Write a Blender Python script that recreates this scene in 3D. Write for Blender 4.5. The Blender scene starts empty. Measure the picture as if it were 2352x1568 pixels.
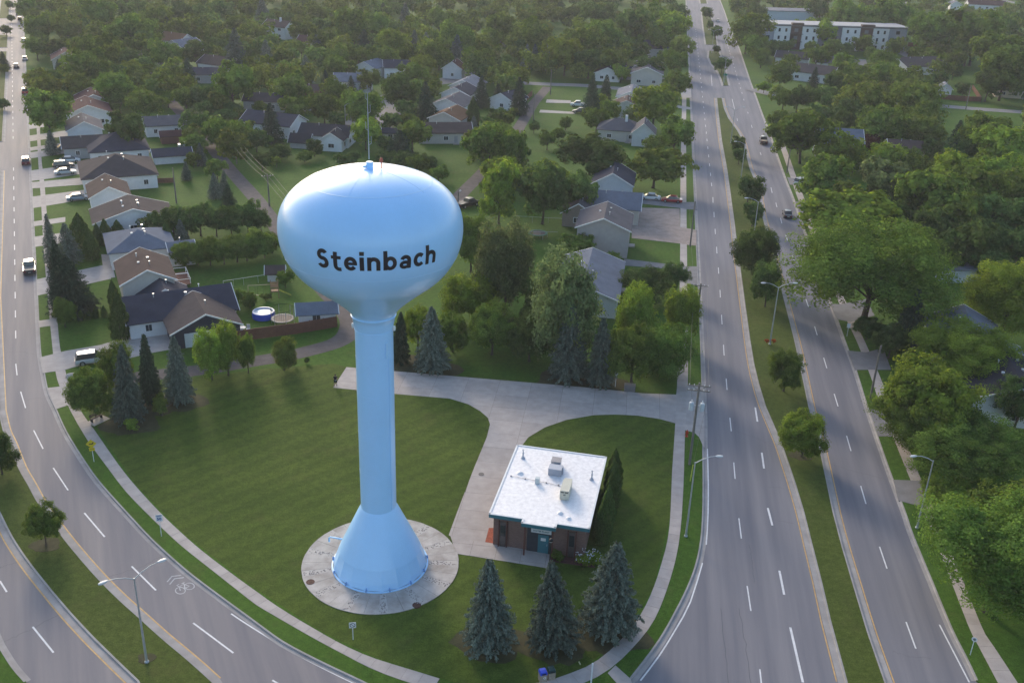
import bpy, bmesh, math, random
import numpy as np
from mathutils import Vector, Matrix
from mathutils.geometry import tessellate_polygon
S=bpy.context.scene; COL=S.collection
R=math.radians; PI=math.pi
random.seed(5); NP=np.random.default_rng(5)
# ---------------------------------------------------------------- camera
cam=bpy.data.cameras.new('camera'); co=bpy.data.objects.new('camera',cam); COL.objects.link(co)
cam.sensor_width=36; cam.lens=36*2272/2352; cam.clip_end=6000; cam.clip_start=.5
pitch=R(24.45); roll=R(2.1)
fw=Vector((0,math.cos(pitch),-math.sin(pitch))); rt=Vector((1,0,0)); up=rt.cross(fw)
Rx=rt*math.cos(roll)+up*math.sin(roll); Ux=-rt*math.sin(roll)+up*math.cos(roll)
co.matrix_world=Matrix(((Rx.x,Ux.x,-fw.x,0),(Rx.y,Ux.y,-fw.y,0),(Rx.z,Ux.z,-fw.z,62),(0,0,0,1)))
S.camera=co
# ---------------------------------------------------------------- sky, sun, exposure
SUN_AZ=-24.0   # degrees clockwise from +Y
SUN_EL=20.0
w=bpy.data.worlds.new('World'); S.world=w; w.use_nodes=True
nt=w.node_tree; bg=nt.nodes['Background']; sky=nt.nodes.new('ShaderNodeTexSky')
sky.sky_type='NISHITA'; sky.sun_disc=False; sky.sun_elevation=R(SUN_EL); sky.sun_rotation=R(SUN_AZ)
sky.dust_density=2.5; sky.air_density=1.2; sky.ozone_density=2.0
nt.links.new(sky.outputs[0],bg.inputs[0]); bg.inputs[1].default_value=.15
sl=bpy.data.lights.new('sun','SUN'); sl.energy=1.25; sl.angle=R(12); sl.color=(1,.86,.68)
so=bpy.data.objects.new('sun',sl); COL.objects.link(so)
sd=Vector((math.sin(R(SUN_AZ))*math.cos(R(SUN_EL)),math.cos(R(SUN_AZ))*math.cos(R(SUN_EL)),math.sin(R(SUN_EL))))
so.rotation_euler=(-sd).to_track_quat('-Z','Y').to_euler()
S.view_settings.view_transform='Standard'; S.view_settings.look='None'; S.view_settings.gamma=1; S.view_settings.use_curve_mapping=False
S.view_settings.exposure=1.05
S.render.engine='CYCLES'
S.cycles.max_bounces=6; S.cycles.diffuse_bounces=3; S.cycles.glossy_bounces=2; S.cycles.transmission_bounces=3; S.cycles.transparent_max_bounces=4
S.cycles.use_denoising=True; S.cycles.caustics_reflective=False; S.cycles.caustics_refractive=False
# ---------------------------------------------------------------- measured layout (metres, camera above the origin)
D={'kerb': {'lr_right': [[-453.09, 944.84], [-69.18, 130.83], [-68.34, 129.08], [-67.5, 127.32], [-66.61, 125.53], [-65.63, 123.66], [-64.61, 121.75], [-63.6, 119.89], [-62.64, 118.08], [-61.69, 116.31], [-60.74, 114.65], [-59.81, 113.19], [-58.88, 111.84], [-57.88, 110.37], [-56.78, 108.68], [-55.6, 106.88], [-54.35, 105.04], [-53, 103.17], [-51.58, 101.28], [-50.17, 99.43], [-48.83, 97.7], [-47.51, 96.01], [-46.08, 94.29], [-44.47, 92.47], [-42.77, 90.61], [-41.08, 88.79], [-39.46, 87.03], [-37.85, 85.3], [-36.25, 83.64], [-34.62, 82.04], [-33, 80.5], [-31.44, 79.07], [-29.99, 77.81], [-28.61, 76.66], [-27.19, 75.5], [-25.62, 74.22], [-24.01, 72.92], [-22.59, 71.77], [-21.51, 70.88], [-20.62, 70.15], [-19.66, 69.43], [-18.54, 68.7], [-17.36, 67.99], [-16.1, 67.26], [-14.6, 66.42], [-13.03, 65.57], [-11.92, 64.97]],
'lr_med_r': [[-64.57, 109.57], [-63.81, 108.27], [-62.72, 106.43], [-61.7, 104.77], [-60.92, 103.64], [-60.2, 102.68], [-59.36, 101.53], [-58.3, 99.96], [-57.12, 98.21], [-56.01, 96.61], [-55.06, 95.35], [-54.18, 94.25], [-53.28, 93.13], [-52.39, 91.96], [-51.48, 90.76], [-50.41, 89.43], [-49.03, 87.82], [-47.5, 86.09], [-46.11, 84.54], [-45.05, 83.38], [-44.15, 82.41], [-43.16, 81.37], [-41.97, 80.13], [-40.69, 78.82], [-39.46, 77.59], [-38.32, 76.49], [-37.24, 75.48], [-36.18, 74.51], [-35.16, 73.6], [-34.16, 72.75], [-33.19, 71.91], [-32.25, 71.08], [-31.33, 70.27], [-30.35, 69.43], [-29.26, 68.52], [-28.12, 67.59], [-27.05, 66.7], [-26.01, 65.8], [-25.04, 64.95], [-24.37, 64.35]],
'lr_med_l': [[-53.69, 87.21], [-52.94, 86.24], [-51.85, 84.85], [-50.76, 83.49], [-49.76, 82.32], [-48.75, 81.18], [-47.7, 80.03], [-46.59, 78.85], [-45.44, 77.66], [-44.27, 76.47], [-43.06, 75.25], [-41.83, 74.03], [-40.63, 72.86], [-39.5, 71.77], [-38.4, 70.75], [-37.34, 69.77], [-36.35, 68.87], [-35.39, 68.03], [-34.36, 67.13], [-33.07, 66.01], [-31.71, 64.84], [-30.75, 64.02]],
'lr_out': [[-44.2, 67.71], [-43.59, 67.05], [-42.72, 66.12], [-41.89, 65.27], [-41.15, 64.58], [-40.45, 63.98], [-39.97, 63.56]],
'm_left': [[154.42, 1030.8], [29.16, 139.56], [28.39, 134.25], [27.62, 128.94], [26.94, 124.26], [26.41, 120.58], [25.97, 117.54], [25.55, 114.68], [25.11, 111.92], [24.69, 109.35], [24.27, 106.76], [23.84, 104.01], [23.42, 101.26], [23.02, 98.72], [22.66, 96.53], [22.33, 94.55], [22, 92.68], [21.67, 90.87], [21.34, 89.16], [20.99, 87.53], [20.61, 86], [20.22, 84.55], [19.79, 83.15], [19.33, 81.8], [18.84, 80.51], [18.32, 79.24], [17.77, 77.98], [17.2, 76.74], [16.64, 75.57], [16.12, 74.47], [15.61, 73.44], [15.1, 72.44], [14.58, 71.49], [14.05, 70.57], [13.48, 69.63], [12.78, 68.51], [12.04, 67.36], [11.52, 66.55]],
'm_right': [[227.9, 1399.22], [131.9, 705.83], [122.15, 635.43], [109.98, 551.77], [101.62, 487.13], [99.75, 474.11], [97.88, 461.08], [96.01, 448.06], [86, 380.38], [84.3, 368.28], [82.6, 356.18], [81.03, 345.08], [79.65, 335.47], [78.4, 326.87], [77.25, 318.82], [76.22, 311.37], [75.3, 304.47], [74.37, 297.58], [66.04, 240.73], [65, 233], [63.97, 225.27], [62.93, 217.77], [61.9, 210.72], [60.87, 203.9], [59.84, 196.91], [58.8, 189.36], [57.76, 181.64], [56.77, 174.47], [55.86, 168.27], [54.99, 162.62], [54.15, 157.06], [53.28, 151.18], [52.43, 145.39], [51.71, 140.41], [51.21, 136.82], [50.85, 134.04], [50.42, 131.08], [49.84, 127.47], [49.2, 123.69], [48.61, 120.12], [48.12, 117], [47.67, 114.11], [47.22, 111.13], [46.73, 107.86], [46.24, 104.52], [45.8, 101.44], [45.43, 98.71], [45.11, 96.25], [44.83, 94.14], [44.6, 92.66], [44.4, 91.53], [44.17, 89.95], [43.88, 87.48], [43.56, 84.57], [43.26, 81.76], [42.96, 79.14], [42.68, 76.62], [42.47, 74.51], [42.37, 73.05], [42.34, 72], [42.3, 70.99], [42.23, 69.79], [42.15, 68.64], [42.09, 67.83]]},
'med': [[[117.37, 700.48], [113.71, 673.69], [118.2, 675.29], [122.03, 702.2]], [[110.31, 648.81], [95.24, 548.37], [85.22, 478.47], [90.49, 478.4], [101.33, 550.16], [115.24, 655.63]], [[83.33, 457.91], [79.72, 437.89], [77.89, 419.8], [77.25, 400.69], [75.12, 380.45], [73.66, 368.69], [75.73, 369.11], [82.98, 418.16], [87.31, 455.6]], [[66.92, 343.54], [65.49, 334.47], [61.39, 307.76], [56.87, 277.73], [52.46, 245.52], [49.41, 224.89], [45.64, 199.63], [42.84, 181.48], [40.74, 167.13], [39.16, 156.59], [36.69, 139.9], [35.52, 131.29], [34.87, 124.9], [34.38, 118.39], [34.25, 108.81], [33.96, 103.58], [33.68, 99.2], [33.21, 93.48], [32.46, 86.69], [31.82, 80.86], [31.11, 75.12], [30.67, 70.66], [30.32, 67.1], [30.01, 64.33], [33.6, 64.51], [33.92, 67.28], [34.42, 73.78], [35.12, 80.2], [35.87, 86.9], [36.76, 93.63], [39.06, 107.82], [40.45, 118.24], [42.64, 131.89], [44, 140.71], [47.05, 162.43], [49, 176.61], [53.44, 208.29], [57.21, 230.61], [58.71, 246.84], [61.38, 265.64], [63.46, 281.49], [64.27, 292.92], [64.83, 309.98], [66.28, 325.51], [68.85, 343.91]]],
'lr_isl': [[[-241.15, 480.92], [-296.6, 598.5], [-300.4, 596.71], [-244.95, 479.13]], [[-201.05, 395.9], [-216.41, 428.46], [-220.21, 426.67], [-204.85, 394.11]], [[-131.09, 247.57], [-196.36, 385.95], [-200.16, 384.16], [-134.89, 245.78]], [[-118.3, 220.44], [-100.29, 182.5], [-83.14, 146.36], [-64.57, 109.57], [-63.81, 108.27], [-62.72, 106.43], [-61.7, 104.77], [-60.92, 103.64], [-60.2, 102.68], [-59.36, 101.53], [-58.3, 99.96], [-57.12, 98.21], [-56.01, 96.61], [-55.06, 95.35], [-54.18, 94.25], [-53.28, 93.13], [-52.39, 91.96], [-51.48, 90.76], [-50.41, 89.43], [-49.03, 87.82], [-47.5, 86.09], [-46.11, 84.54], [-45.05, 83.38], [-44.15, 82.41], [-43.16, 81.37], [-41.97, 80.13], [-40.69, 78.82], [-39.46, 77.59], [-38.32, 76.49], [-37.24, 75.48], [-36.18, 74.51], [-35.16, 73.6], [-34.16, 72.75], [-33.19, 71.91], [-32.25, 71.08], [-31.33, 70.27], [-30.35, 69.43], [-29.26, 68.52], [-28.12, 67.59], [-27.05, 66.7], [-26.01, 65.8], [-25.04, 64.95], [-24.37, 64.35], [-18.37, 56.35], [-24.75, 56.02], [-30.75, 64.02], [-31.71, 64.84], [-33.07, 66.01], [-34.36, 67.13], [-35.39, 68.03], [-36.35, 68.87], [-37.34, 69.77], [-38.4, 70.75], [-39.5, 71.77], [-40.63, 72.86], [-41.83, 74.03], [-43.06, 75.25], [-44.27, 76.47], [-45.44, 77.66], [-46.59, 78.85], [-47.7, 80.03], [-48.75, 81.18], [-49.76, 82.32], [-50.76, 83.49], [-51.85, 84.85], [-52.94, 86.24], [-53.69, 87.21], [-69.38, 106.41], [-87.12, 144.48], [-104.18, 180.66], [-122.1, 218.65]]],
'left_block': [[-468.47, 937.59], [-127.21, 214.02], [-93.09, 141.67], [-78.16, 110.01], [-44.2, 67.71], [-43.59, 67.05], [-42.72, 66.12], [-41.89, 65.27], [-41.15, 64.58], [-40.45, 63.98], [-39.97, 63.56], [-31.97, 51.56], [-300, 51.56], [-900, 300], [-900, 1200]],
'lr_out_far': [[-468.47, 937.59], [-127.21, 214.02], [-93.09, 141.67], [-78.16, 110.01], [-44.2, 67.71], [-43.59, 67.05], [-42.72, 66.12], [-41.89, 65.27], [-41.15, 64.58], [-40.45, 63.98], [-39.97, 63.56]],
'centre': [[154.42, 1030.8], [29.16, 139.56], [28.39, 134.25], [27.62, 128.94], [26.94, 124.26], [26.41, 120.58], [25.97, 117.54], [25.55, 114.68], [25.11, 111.92], [24.69, 109.35], [24.27, 106.76], [23.84, 104.01], [23.42, 101.26], [23.02, 98.72], [22.66, 96.53], [22.33, 94.55], [22, 92.68], [21.67, 90.87], [21.34, 89.16], [20.99, 87.53], [20.61, 86], [20.22, 84.55], [19.79, 83.15], [19.33, 81.8], [18.84, 80.51], [18.32, 79.24], [17.77, 77.98], [17.2, 76.74], [16.64, 75.57], [16.12, 74.47], [15.61, 73.44], [15.1, 72.44], [14.58, 71.49], [14.05, 70.57], [13.48, 69.63], [12.78, 68.51], [12.04, 67.36], [11.52, 66.55], [11.02, 65.66], [8.58, 63.04], [4.87, 61.19], [0.23, 60.59], [-4.45, 61.21], [-8.23, 62.85], [-11.92, 64.97], [-13.03, 65.57], [-14.6, 66.42], [-16.1, 67.26], [-17.36, 67.99], [-18.54, 68.7], [-19.66, 69.43], [-20.62, 70.15], [-21.51, 70.88], [-22.59, 71.77], [-24.01, 72.92], [-25.62, 74.22], [-27.19, 75.5], [-28.61, 76.66], [-29.99, 77.81], [-31.44, 79.07], [-33, 80.5], [-34.62, 82.04], [-36.25, 83.64], [-37.85, 85.3], [-39.46, 87.03], [-41.08, 88.79], [-42.77, 90.61], [-44.47, 92.47], [-46.08, 94.29], [-47.51, 96.01], [-48.83, 97.7], [-50.17, 99.43], [-51.58, 101.28], [-53, 103.17], [-54.35, 105.04], [-55.6, 106.88], [-56.78, 108.68], [-57.88, 110.37], [-58.88, 111.84], [-59.81, 113.19], [-60.74, 114.65], [-61.69, 116.31], [-62.64, 118.08], [-63.6, 119.89], [-64.61, 121.75], [-65.63, 123.66], [-66.61, 125.53], [-67.5, 127.32], [-68.34, 129.08], [-69.18, 130.83], [-453.09, 944.84]],
'corner': [[11.52, 66.55], [11.02, 65.66], [8.58, 63.04], [4.87, 61.19], [0.23, 60.59], [-4.45, 61.21], [-8.23, 62.85], [-11.92, 64.97]],
'right_block': [[227.9, 1399.22], [131.9, 705.83], [122.15, 635.43], [109.98, 551.77], [101.62, 487.13], [99.75, 474.11], [97.88, 461.08], [96.01, 448.06], [86, 380.38], [84.3, 368.28], [82.6, 356.18], [81.03, 345.08], [79.65, 335.47], [78.4, 326.87], [77.25, 318.82], [76.22, 311.37], [75.3, 304.47], [74.37, 297.58], [66.04, 240.73], [65, 233], [63.97, 225.27], [62.93, 217.77], [61.9, 210.72], [60.87, 203.9], [59.84, 196.91], [58.8, 189.36], [57.76, 181.64], [56.77, 174.47], [55.86, 168.27], [54.99, 162.62], [54.15, 157.06], [53.28, 151.18], [52.43, 145.39], [51.71, 140.41], [51.21, 136.82], [50.85, 134.04], [50.42, 131.08], [49.84, 127.47], [49.2, 123.69], [48.61, 120.12], [48.12, 117], [47.67, 114.11], [47.22, 111.13], [46.73, 107.86], [46.24, 104.52], [45.8, 101.44], [45.43, 98.71], [45.11, 96.25], [44.83, 94.14], [44.6, 92.66], [44.4, 91.53], [44.17, 89.95], [43.88, 87.48], [43.56, 84.57], [43.26, 81.76], [42.96, 79.14], [42.68, 76.62], [42.47, 74.51], [42.37, 73.05], [42.34, 72], [42.3, 70.99], [42.23, 69.79], [42.15, 68.64], [42.09, 67.83], [48.09, 55.83], [300, 40], [1200, 300], [1200, 1400], [227.9, 1400]],
'lot': [[-58.81, 117.59], [-50.62, 105.79], [-41.8, 94.05], [-33.24, 84.81], [-23.8, 76.6], [-16.34, 70.95], [-10.73, 67.75], [-3.63, 65.15], [3.84, 64.41], [7.75, 67.95], [11.16, 71.73], [14.77, 78.8], [18.2, 91.91], [22.77, 120.9], [0.2, 123.45], [-23.34, 125.65], [-25.34, 126.48], [-34.92, 123.84], [-45.76, 119.7], [-53.75, 117.36]],
'lr_axis': [[-71.98, 129.51], [-81.57, 124.99], [-0.43, 0.9]],
'dash_l': [[[-68.92, 123.03], [-67.13, 119.6], 0.14], [[-64.48, 114.98], [-61.83, 110.65], 0.14], [[-58.28, 105.15], [-55.25, 100.94], 0.14], [[-52.25, 96.87], [-48.67, 92.44], 0.14], [[-45.15, 88.26], [-41.37, 84.17], 0.16], [[-36.88, 79.53], [-33.28, 76.04], 0.16], [[-28.34, 71.65], [-23.64, 67.96], 0.16], [[-48.51, 76.56], [-47.11, 75.01], 0.16], [[-42.52, 70.36], [-39.24, 67.19], 0.16], [[-19.46, 64.85], [-16.55, 62.98], 0.16]],
'm_axis': [[44.72, 220.31], [60.29, 230.55], [0.14, 0.99]],
'dash_m': [[[44.72, 220.31], [43.96, 215.68], 0.13], [[42.95, 208.59], [42.33, 204.71], 0.13], [[41.13, 196.54], [40.59, 193.1], 0.13], [[39.44, 184.96], [38.83, 181.04], 0.13], [[37.7, 173.04], [37.19, 169.77], 0.13], [[35.98, 161.59], [35.41, 158.01], 0.13], [[34.23, 150.23], [33.62, 146.31], 0.13], [[32.41, 138.31], [31.81, 134.42], 0.13], [[30.69, 126.61], [30.17, 123.05], 0.13], [[29.06, 114.95], [28.57, 111.33], 0.13], [[27.43, 103.63], [26.89, 99.92], 0.13], [[25.76, 91.77], [25.29, 87.99], 0.13], [[24.3, 80], [23.9, 76.22], 0.13], [[23.08, 68.34], [22.69, 65.48], 0.13], [[33.07, 118.13], [32.53, 114.18], 0.22], [[31.39, 106.21], [30.86, 102.49], 0.22], [[29.45, 94.01], [29.2, 90.64], 0.22], [[28.13, 82.66], [27.72, 78.85], 0.22], [[27.17, 74.06], [26.55, 66.91], 0.22], [[60.29, 230.55], [59.5, 225.76], 0.14], [[58.51, 217.63], [57.97, 214.17], 0.14], [[56.86, 205.94], [56.23, 202.02], 0.14], [[55.19, 194.23], [54.72, 190.56], 0.14], [[53.41, 181.38], [53.1, 178.56], 0.14], [[51.96, 170.52], [51.49, 167.03], 0.14], [[50.25, 158.66], [49.8, 155.19], 0.14], [[48.63, 146.81], [48.12, 143.32], 0.14], [[46.85, 134.87], [46.33, 131.29], 0.14], [[45.1, 123.06], [44.57, 119.33], 0.14], [[43.37, 111.26], [42.79, 107.42], 0.14], [[41.55, 99.38], [40.99, 95.59], 0.14], [[39.9, 87.43], [39.45, 83.68], 0.14], [[38.56, 75.45], [38.18, 71.77], 0.14], [[73.24, 392.18], [69.46, 367.83], 0.14], [[72.18, 343.38], [69.6, 325.24], 0.14], [[67.57, 310.46], [67.01, 306.82], 0.14], [[70.2, 301.42], [69.59, 297.52], 0.14], [[65.34, 266.24], [64.91, 263.13], 0.14], [[73.09, 321.5], [72.73, 318.86], 0.14], [[76.29, 344.17], [75.84, 341.17], 0.14]],
'lines': {'white_l': [[[-25.25, 73.1], [-24.15, 72.27], [-22.4, 71.01], [-19.93, 69.32], [-17.24, 67.56], [-14.86, 66.16], [-12.66, 64.94], [-10.53, 63.76], [-8.97, 62.91]]],
'white_m': [[[24.73, 106.68], [24.19, 103.04], [23.52, 98.66], [23.01, 95.56], [22.51, 92.71], [21.85, 89.31], [21.31, 86.66]], [[20.4, 83.48], [19.45, 80.62], [18.24, 77.25], [17.21, 75], [16.2, 73.09], [15.22, 71.25], [14.25, 69.53], [13.13, 67.74], [12.26, 66.4]], [[41.66, 75.23], [41.61, 73.62], [41.55, 71.52], [41.49, 69.36], [41.44, 67.66]]],
'yellow_m': [[[66.18, 343.66], [65.72, 340.79], [64.75, 334.58], [62.89, 322.54], [60.65, 307.87], [58.41, 293.2], [56.13, 277.84], [53.83, 261.14], [51.72, 245.62], [50.16, 234.88], [48.67, 225], [46.77, 212.21], [44.9, 199.74], [43.4, 189.98], [42.1, 181.59], [40.97, 173.94], [40, 167.24], [39.23, 162.12], [38.42, 156.7], [37.16, 148.23], [35.95, 140.01], [35.25, 135.05], [34.78, 131.38], [34.4, 128.04], [34.12, 124.97], [33.84, 121.9], [33.63, 118.42], [33.55, 113.53], [33.5, 108.83], [33.36, 105.91], [33.21, 103.63], [33.08, 101.47], [32.93, 99.25], [32.72, 96.55], [32.46, 93.55], [32.1, 90.17], [31.71, 86.77], [31.39, 83.79], [31.08, 80.95], [30.71, 77.99], [30.36, 75.2], [30.12, 72.82], [29.92, 70.73], [29.72, 68.67], [29.57, 67.17]], [[34.67, 67.22], [34.88, 70.07], [35.17, 73.71], [35.5, 76.9], [35.87, 80.12], [36.23, 83.45], [36.61, 86.81], [36.96, 89.7], [37.5, 93.51], [38.62, 100.37], [39.8, 107.71], [40.5, 112.96], [41.19, 118.13], [42.29, 125.04], [43.38, 131.77], [44.01, 135.69], [44.74, 140.6], [46.23, 151.14], [47.79, 162.33], [48.68, 168.8], [49.74, 176.51], [51.85, 191.84], [54.18, 208.18], [56.25, 220.3], [57.95, 230.51], [58.78, 238.87], [59.46, 246.75], [60.75, 256.15], [62.12, 265.53], [63.28, 273.93], [64.21, 281.41], [64.71, 287.08], [65.02, 292.89], [65.26, 301.17], [65.58, 309.94], [66.18, 317.59], [67.02, 325.42], [68.4, 335.58], [69.59, 343.8]]],
'yellow_l': [[[-117.67, 220.74], [-99.66, 182.8], [-82.51, 146.67], [-63.95, 109.89], [-63.21, 108.63], [-62.12, 106.79], [-61.11, 105.15], [-60.35, 104.05], [-59.64, 103.1], [-58.79, 101.93], [-57.72, 100.35], [-56.54, 98.61], [-55.44, 97.02], [-54.51, 95.78], [-53.63, 94.69], [-52.73, 93.56], [-51.83, 92.38], [-50.93, 91.19], [-49.87, 89.88], [-48.5, 88.28], [-46.98, 86.56], [-45.59, 85.01], [-44.53, 83.85], [-43.64, 82.89], [-42.65, 81.85], [-41.47, 80.62], [-40.19, 79.31], [-38.97, 78.09], [-37.84, 77], [-36.76, 75.99], [-35.71, 75.03], [-34.7, 74.13], [-33.7, 73.28], [-32.73, 72.44], [-31.79, 71.61], [-30.87, 70.8], [-29.9, 69.96], [-28.81, 69.06], [-27.68, 68.13], [-26.6, 67.23], [-25.55, 66.33], [-24.58, 65.47], [-23.9, 64.87]], [[-54.24, 86.78], [-53.49, 85.81], [-52.4, 84.42], [-51.3, 83.04], [-50.29, 81.86], [-49.27, 80.71], [-48.21, 79.55], [-47.1, 78.37], [-45.94, 77.17], [-44.77, 75.98], [-43.55, 74.76], [-42.32, 73.53], [-41.12, 72.36], [-39.98, 71.26], [-38.88, 70.24], [-37.81, 69.25], [-36.82, 68.35], [-35.85, 67.5], [-34.82, 66.6], [-33.53, 65.48], [-32.17, 64.31], [-31.2, 63.49]]]},
'cracks': [[[[-39.15, 77.6], [-38.13, 78], [-35.9, 79.5], [-34.63, 81.17]], 'l', 0.07],
[[[-49.51, 78.61], [-48.87, 79.08], [-48.13, 79.56]], 'l', 0.07],
[[[-44.33, 67.98], [-43.47, 69.01], [-42.23, 70.38], [-40.76, 72.24]], 'l', 0.07],
[[[25.43, 115.27], [27.45, 114.09], [29.94, 113.69]], 'm', 0.05],
[[[28.35, 111.99], [30.93, 110.22], [32.68, 108.7]], 'm', 0.05],
[[[39.29, 104.2], [41.6, 102.62], [45.05, 101.15]], 'm', 0.06],
[[[29.52, 91.79], [30.71, 91.45], [31.74, 91.25]], 'm', 0.05],
[[[30.46, 98.52], [32.42, 98.18]], 'm', 0.05],
[[[21.06, 76.45], [20.5, 71.56], [19.93, 66.32]], 'm', 0.09],
[[[22.87, 76.55], [22.42, 71.66], [21.94, 66.42]], 'm', 0.09],
[[[25.91, 86.87], [25.67, 84.59], [25.14, 80.65]], 'm', 0.08],
[[[35.81, 71.22], [37.23, 70.72], [39.15, 70.54]], 'm', 0.05],
[[[34.51, 158.62], [37.37, 159.92], [40.17, 160.71]], 'm', 0.05],
[[[-72.79, 126.45], [-69.89, 126.89], [-66.79, 125.88]], 'l', 0.05],
[[[-62.82, 112.66], [-61.73, 113.35], [-60.15, 113.32]], 'l', 0.05]],
'sw': [{'n': 'sidewalk',
'a': [[-135.27, 275.67], [-113.03, 227.75], [-109.48, 220.2], [-105.89, 212.57], [-102.48, 205.32], [-98.43, 196.7], [-92.26, 183.45], [-86.23, 170.49], [-82.75, 163.12], [-79.84, 157.01], [-75.92, 148.77], [-72.19, 140.94], [-69.38, 135.09], [-67.26, 130.71], [-66.08, 128.26], [-65.17, 126.39], [-63.79, 123.57], [-62.37, 120.74], [-61.21, 118.59], [-59.88, 116.35], [-57.97, 113.32], [-55.76, 110], [-53.39, 106.59], [-50.92, 103.21], [-48.41, 100.01], [-46.04, 97.09], [-44.12, 94.68], [-42.35, 92.55], [-40.6, 90.62], [-38.73, 88.67], [-36.36, 86.23], [-34.1, 83.96], [-32.86, 82.78], [-31.43, 81.51], [-28.3, 78.76], [-25.26, 76.09], [-23.97, 74.94], [-23.23, 74.32], [-22.45, 73.75], [-21.41, 73.06], [-19.43, 71.71], [-17.27, 70.26], [-15.52, 69.15], [-13.96, 68.19], [-12.6, 67.33], [-11.33, 66.59], [-10.11, 65.98], [-8.79, 65.41], [-6.95, 64.73], [-5.42, 64.2]],
'b': [[-134.48, 275.81], [-112.26, 227.86], [-108.06, 219.2], [-103.72, 210.19], [-98.95, 200], [-94.13, 189.64], [-89.45, 179.68], [-85.17, 170.6], [-81.76, 163.41], [-78.77, 157.12], [-75.96, 151.3], [-73.09, 145.35], [-69.41, 137.57], [-66.21, 130.8], [-65.04, 128.37], [-64.34, 127.05], [-62.85, 124.24], [-61.3, 121.37], [-60.15, 119.27], [-58.88, 117.07], [-57.01, 113.94], [-54.91, 110.65], [-52.84, 107.91], [-50.61, 105.09], [-47.91, 101.52], [-45.29, 98.1], [-43.42, 95.76], [-41.68, 93.7], [-39.58, 91.31], [-37.41, 88.92], [-35.22, 86.64], [-33.17, 84.59], [-31.6, 83.07], [-30.03, 81.63], [-27.82, 79.71], [-25.75, 77.95], [-24.64, 77.03], [-23.72, 76.28], [-22.45, 75.21], [-20.88, 73.96], [-18.62, 72.33], [-16.38, 70.78], [-14.9, 69.8], [-13.64, 69.04], [-12.35, 68.34], [-10.91, 67.69], [-8.97, 66.97], [-7, 66.28], [-5.45, 65.7], [-4.09, 65.23], [-2.73, 64.86], [-1.74, 64.63]],
'pan': [9, 999]},
{'n': 'sidewalk',
'a': [[57.19, 358.07], [50.2, 309.7], [47.43, 290.7], [44.79, 272.62], [42.55, 257.29], [40.44, 242.88], [34.82, 203.07], [32.68, 187.8], [30.68, 173.69], [29.11, 162.91], [27.73, 153.61], [26.34, 144.36], [25.09, 136.04], [24.11, 129.33], [23.24, 123.44], [22.38, 117.86], [21.5, 112.39], [20.49, 106.35], [19.53, 100.65], [18.83, 96.04], [18.25, 92.25], [17.76, 89.43], [17.28, 87.12], [16.69, 84.88], [16.05, 82.76], [15.39, 80.62], [14.68, 78.53], [13.87, 76.49], [12.99, 74.59], [12.04, 72.93], [11.08, 71.49], [10.18, 70.27], [9.32, 69.26], [8.56, 68.47], [7.78, 67.81], [6.84, 67.2], [5.81, 66.65], [4.81, 66.12], [3.61, 65.62], [1.73, 65.11], [0.12, 64.73]],
'b': [[58.78, 358.39], [51.59, 309.95], [48.83, 290.94], [46.21, 272.85], [43.98, 257.51], [41.89, 243.08], [36.19, 203.23], [34.34, 190.24], [32.53, 177.5], [30.76, 165.12], [29.13, 153.75], [27.76, 144.26], [26.59, 136.17], [25.67, 129.58], [24.78, 123.56], [23.62, 116.84], [22.49, 110.48], [21.67, 105.32], [20.96, 100.75], [20.23, 96.31], [19.54, 92.33], [18.92, 89.06], [18.31, 86.23], [17.66, 83.69], [16.98, 81.39], [16.29, 79.25], [15.59, 77.27], [14.89, 75.42], [14.13, 73.73], [13.26, 72.23], [12.31, 70.83], [11.24, 69.36], [10.2, 68.07], [9.37, 67.25], [8.66, 66.66], [8.15, 66.24], [7.48, 65.81], [6.19, 65.09], [4.58, 64.34], [2.55, 63.71], [0.89, 63.26]],
'pan': [5, 999]},
{'n': 'sidewalk',
'a': [[73.98, 283.99], [72.1, 271.56], [69.72, 255.93], [67.66, 242.67], [65.74, 230.34], [64.15, 219.7], [62.68, 209.65], [61.13, 199.12], [59.65, 188.71], [58.33, 178.48], [57.12, 168.92], [55.98, 160.67], [54.99, 153.37], [54.32, 147.09], [53.69, 141.12], [52.78, 134.36], [51.85, 128.09], [51.08, 123.62], [50.39, 119.7], [49.8, 115.38], [49.26, 111.05], [48.69, 106.79], [48.13, 102.61], [47.62, 98.6], [47.11, 94.62], [46.59, 90.75], [45.99, 86.46], [45.1, 80.4], [44.32, 75.07], [44.15, 73.47], [44.15, 72.67], [44.04, 70.36], [43.91, 67.65], [43.72, 64.5], [43.57, 61.97]],
'b': [[75.55, 284.24], [73.66, 271.8], [71.26, 256.16], [69.17, 242.89], [67.24, 230.54], [65.69, 219.9], [64.26, 209.85], [62.7, 199.31], [61.17, 188.88], [59.74, 178.63], [58.42, 169.05], [57.25, 160.8], [56.27, 153.49], [55.6, 147.2], [54.98, 141.23], [54.11, 134.47], [53.23, 128.2], [52.52, 123.7], [51.88, 119.81], [51.31, 115.69], [50.77, 111.61], [50.19, 107.62], [49.59, 103.6], [48.98, 99.38], [48.39, 95.13], [47.89, 91.21], [47.32, 86.92], [46.4, 80.82], [45.61, 75.45], [45.45, 73.85], [45.52, 73.03], [45.6, 70.56], [45.68, 67.74], [45.67, 64.81], [45.64, 62.54]],
'pan': [8, 999]}],
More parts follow.
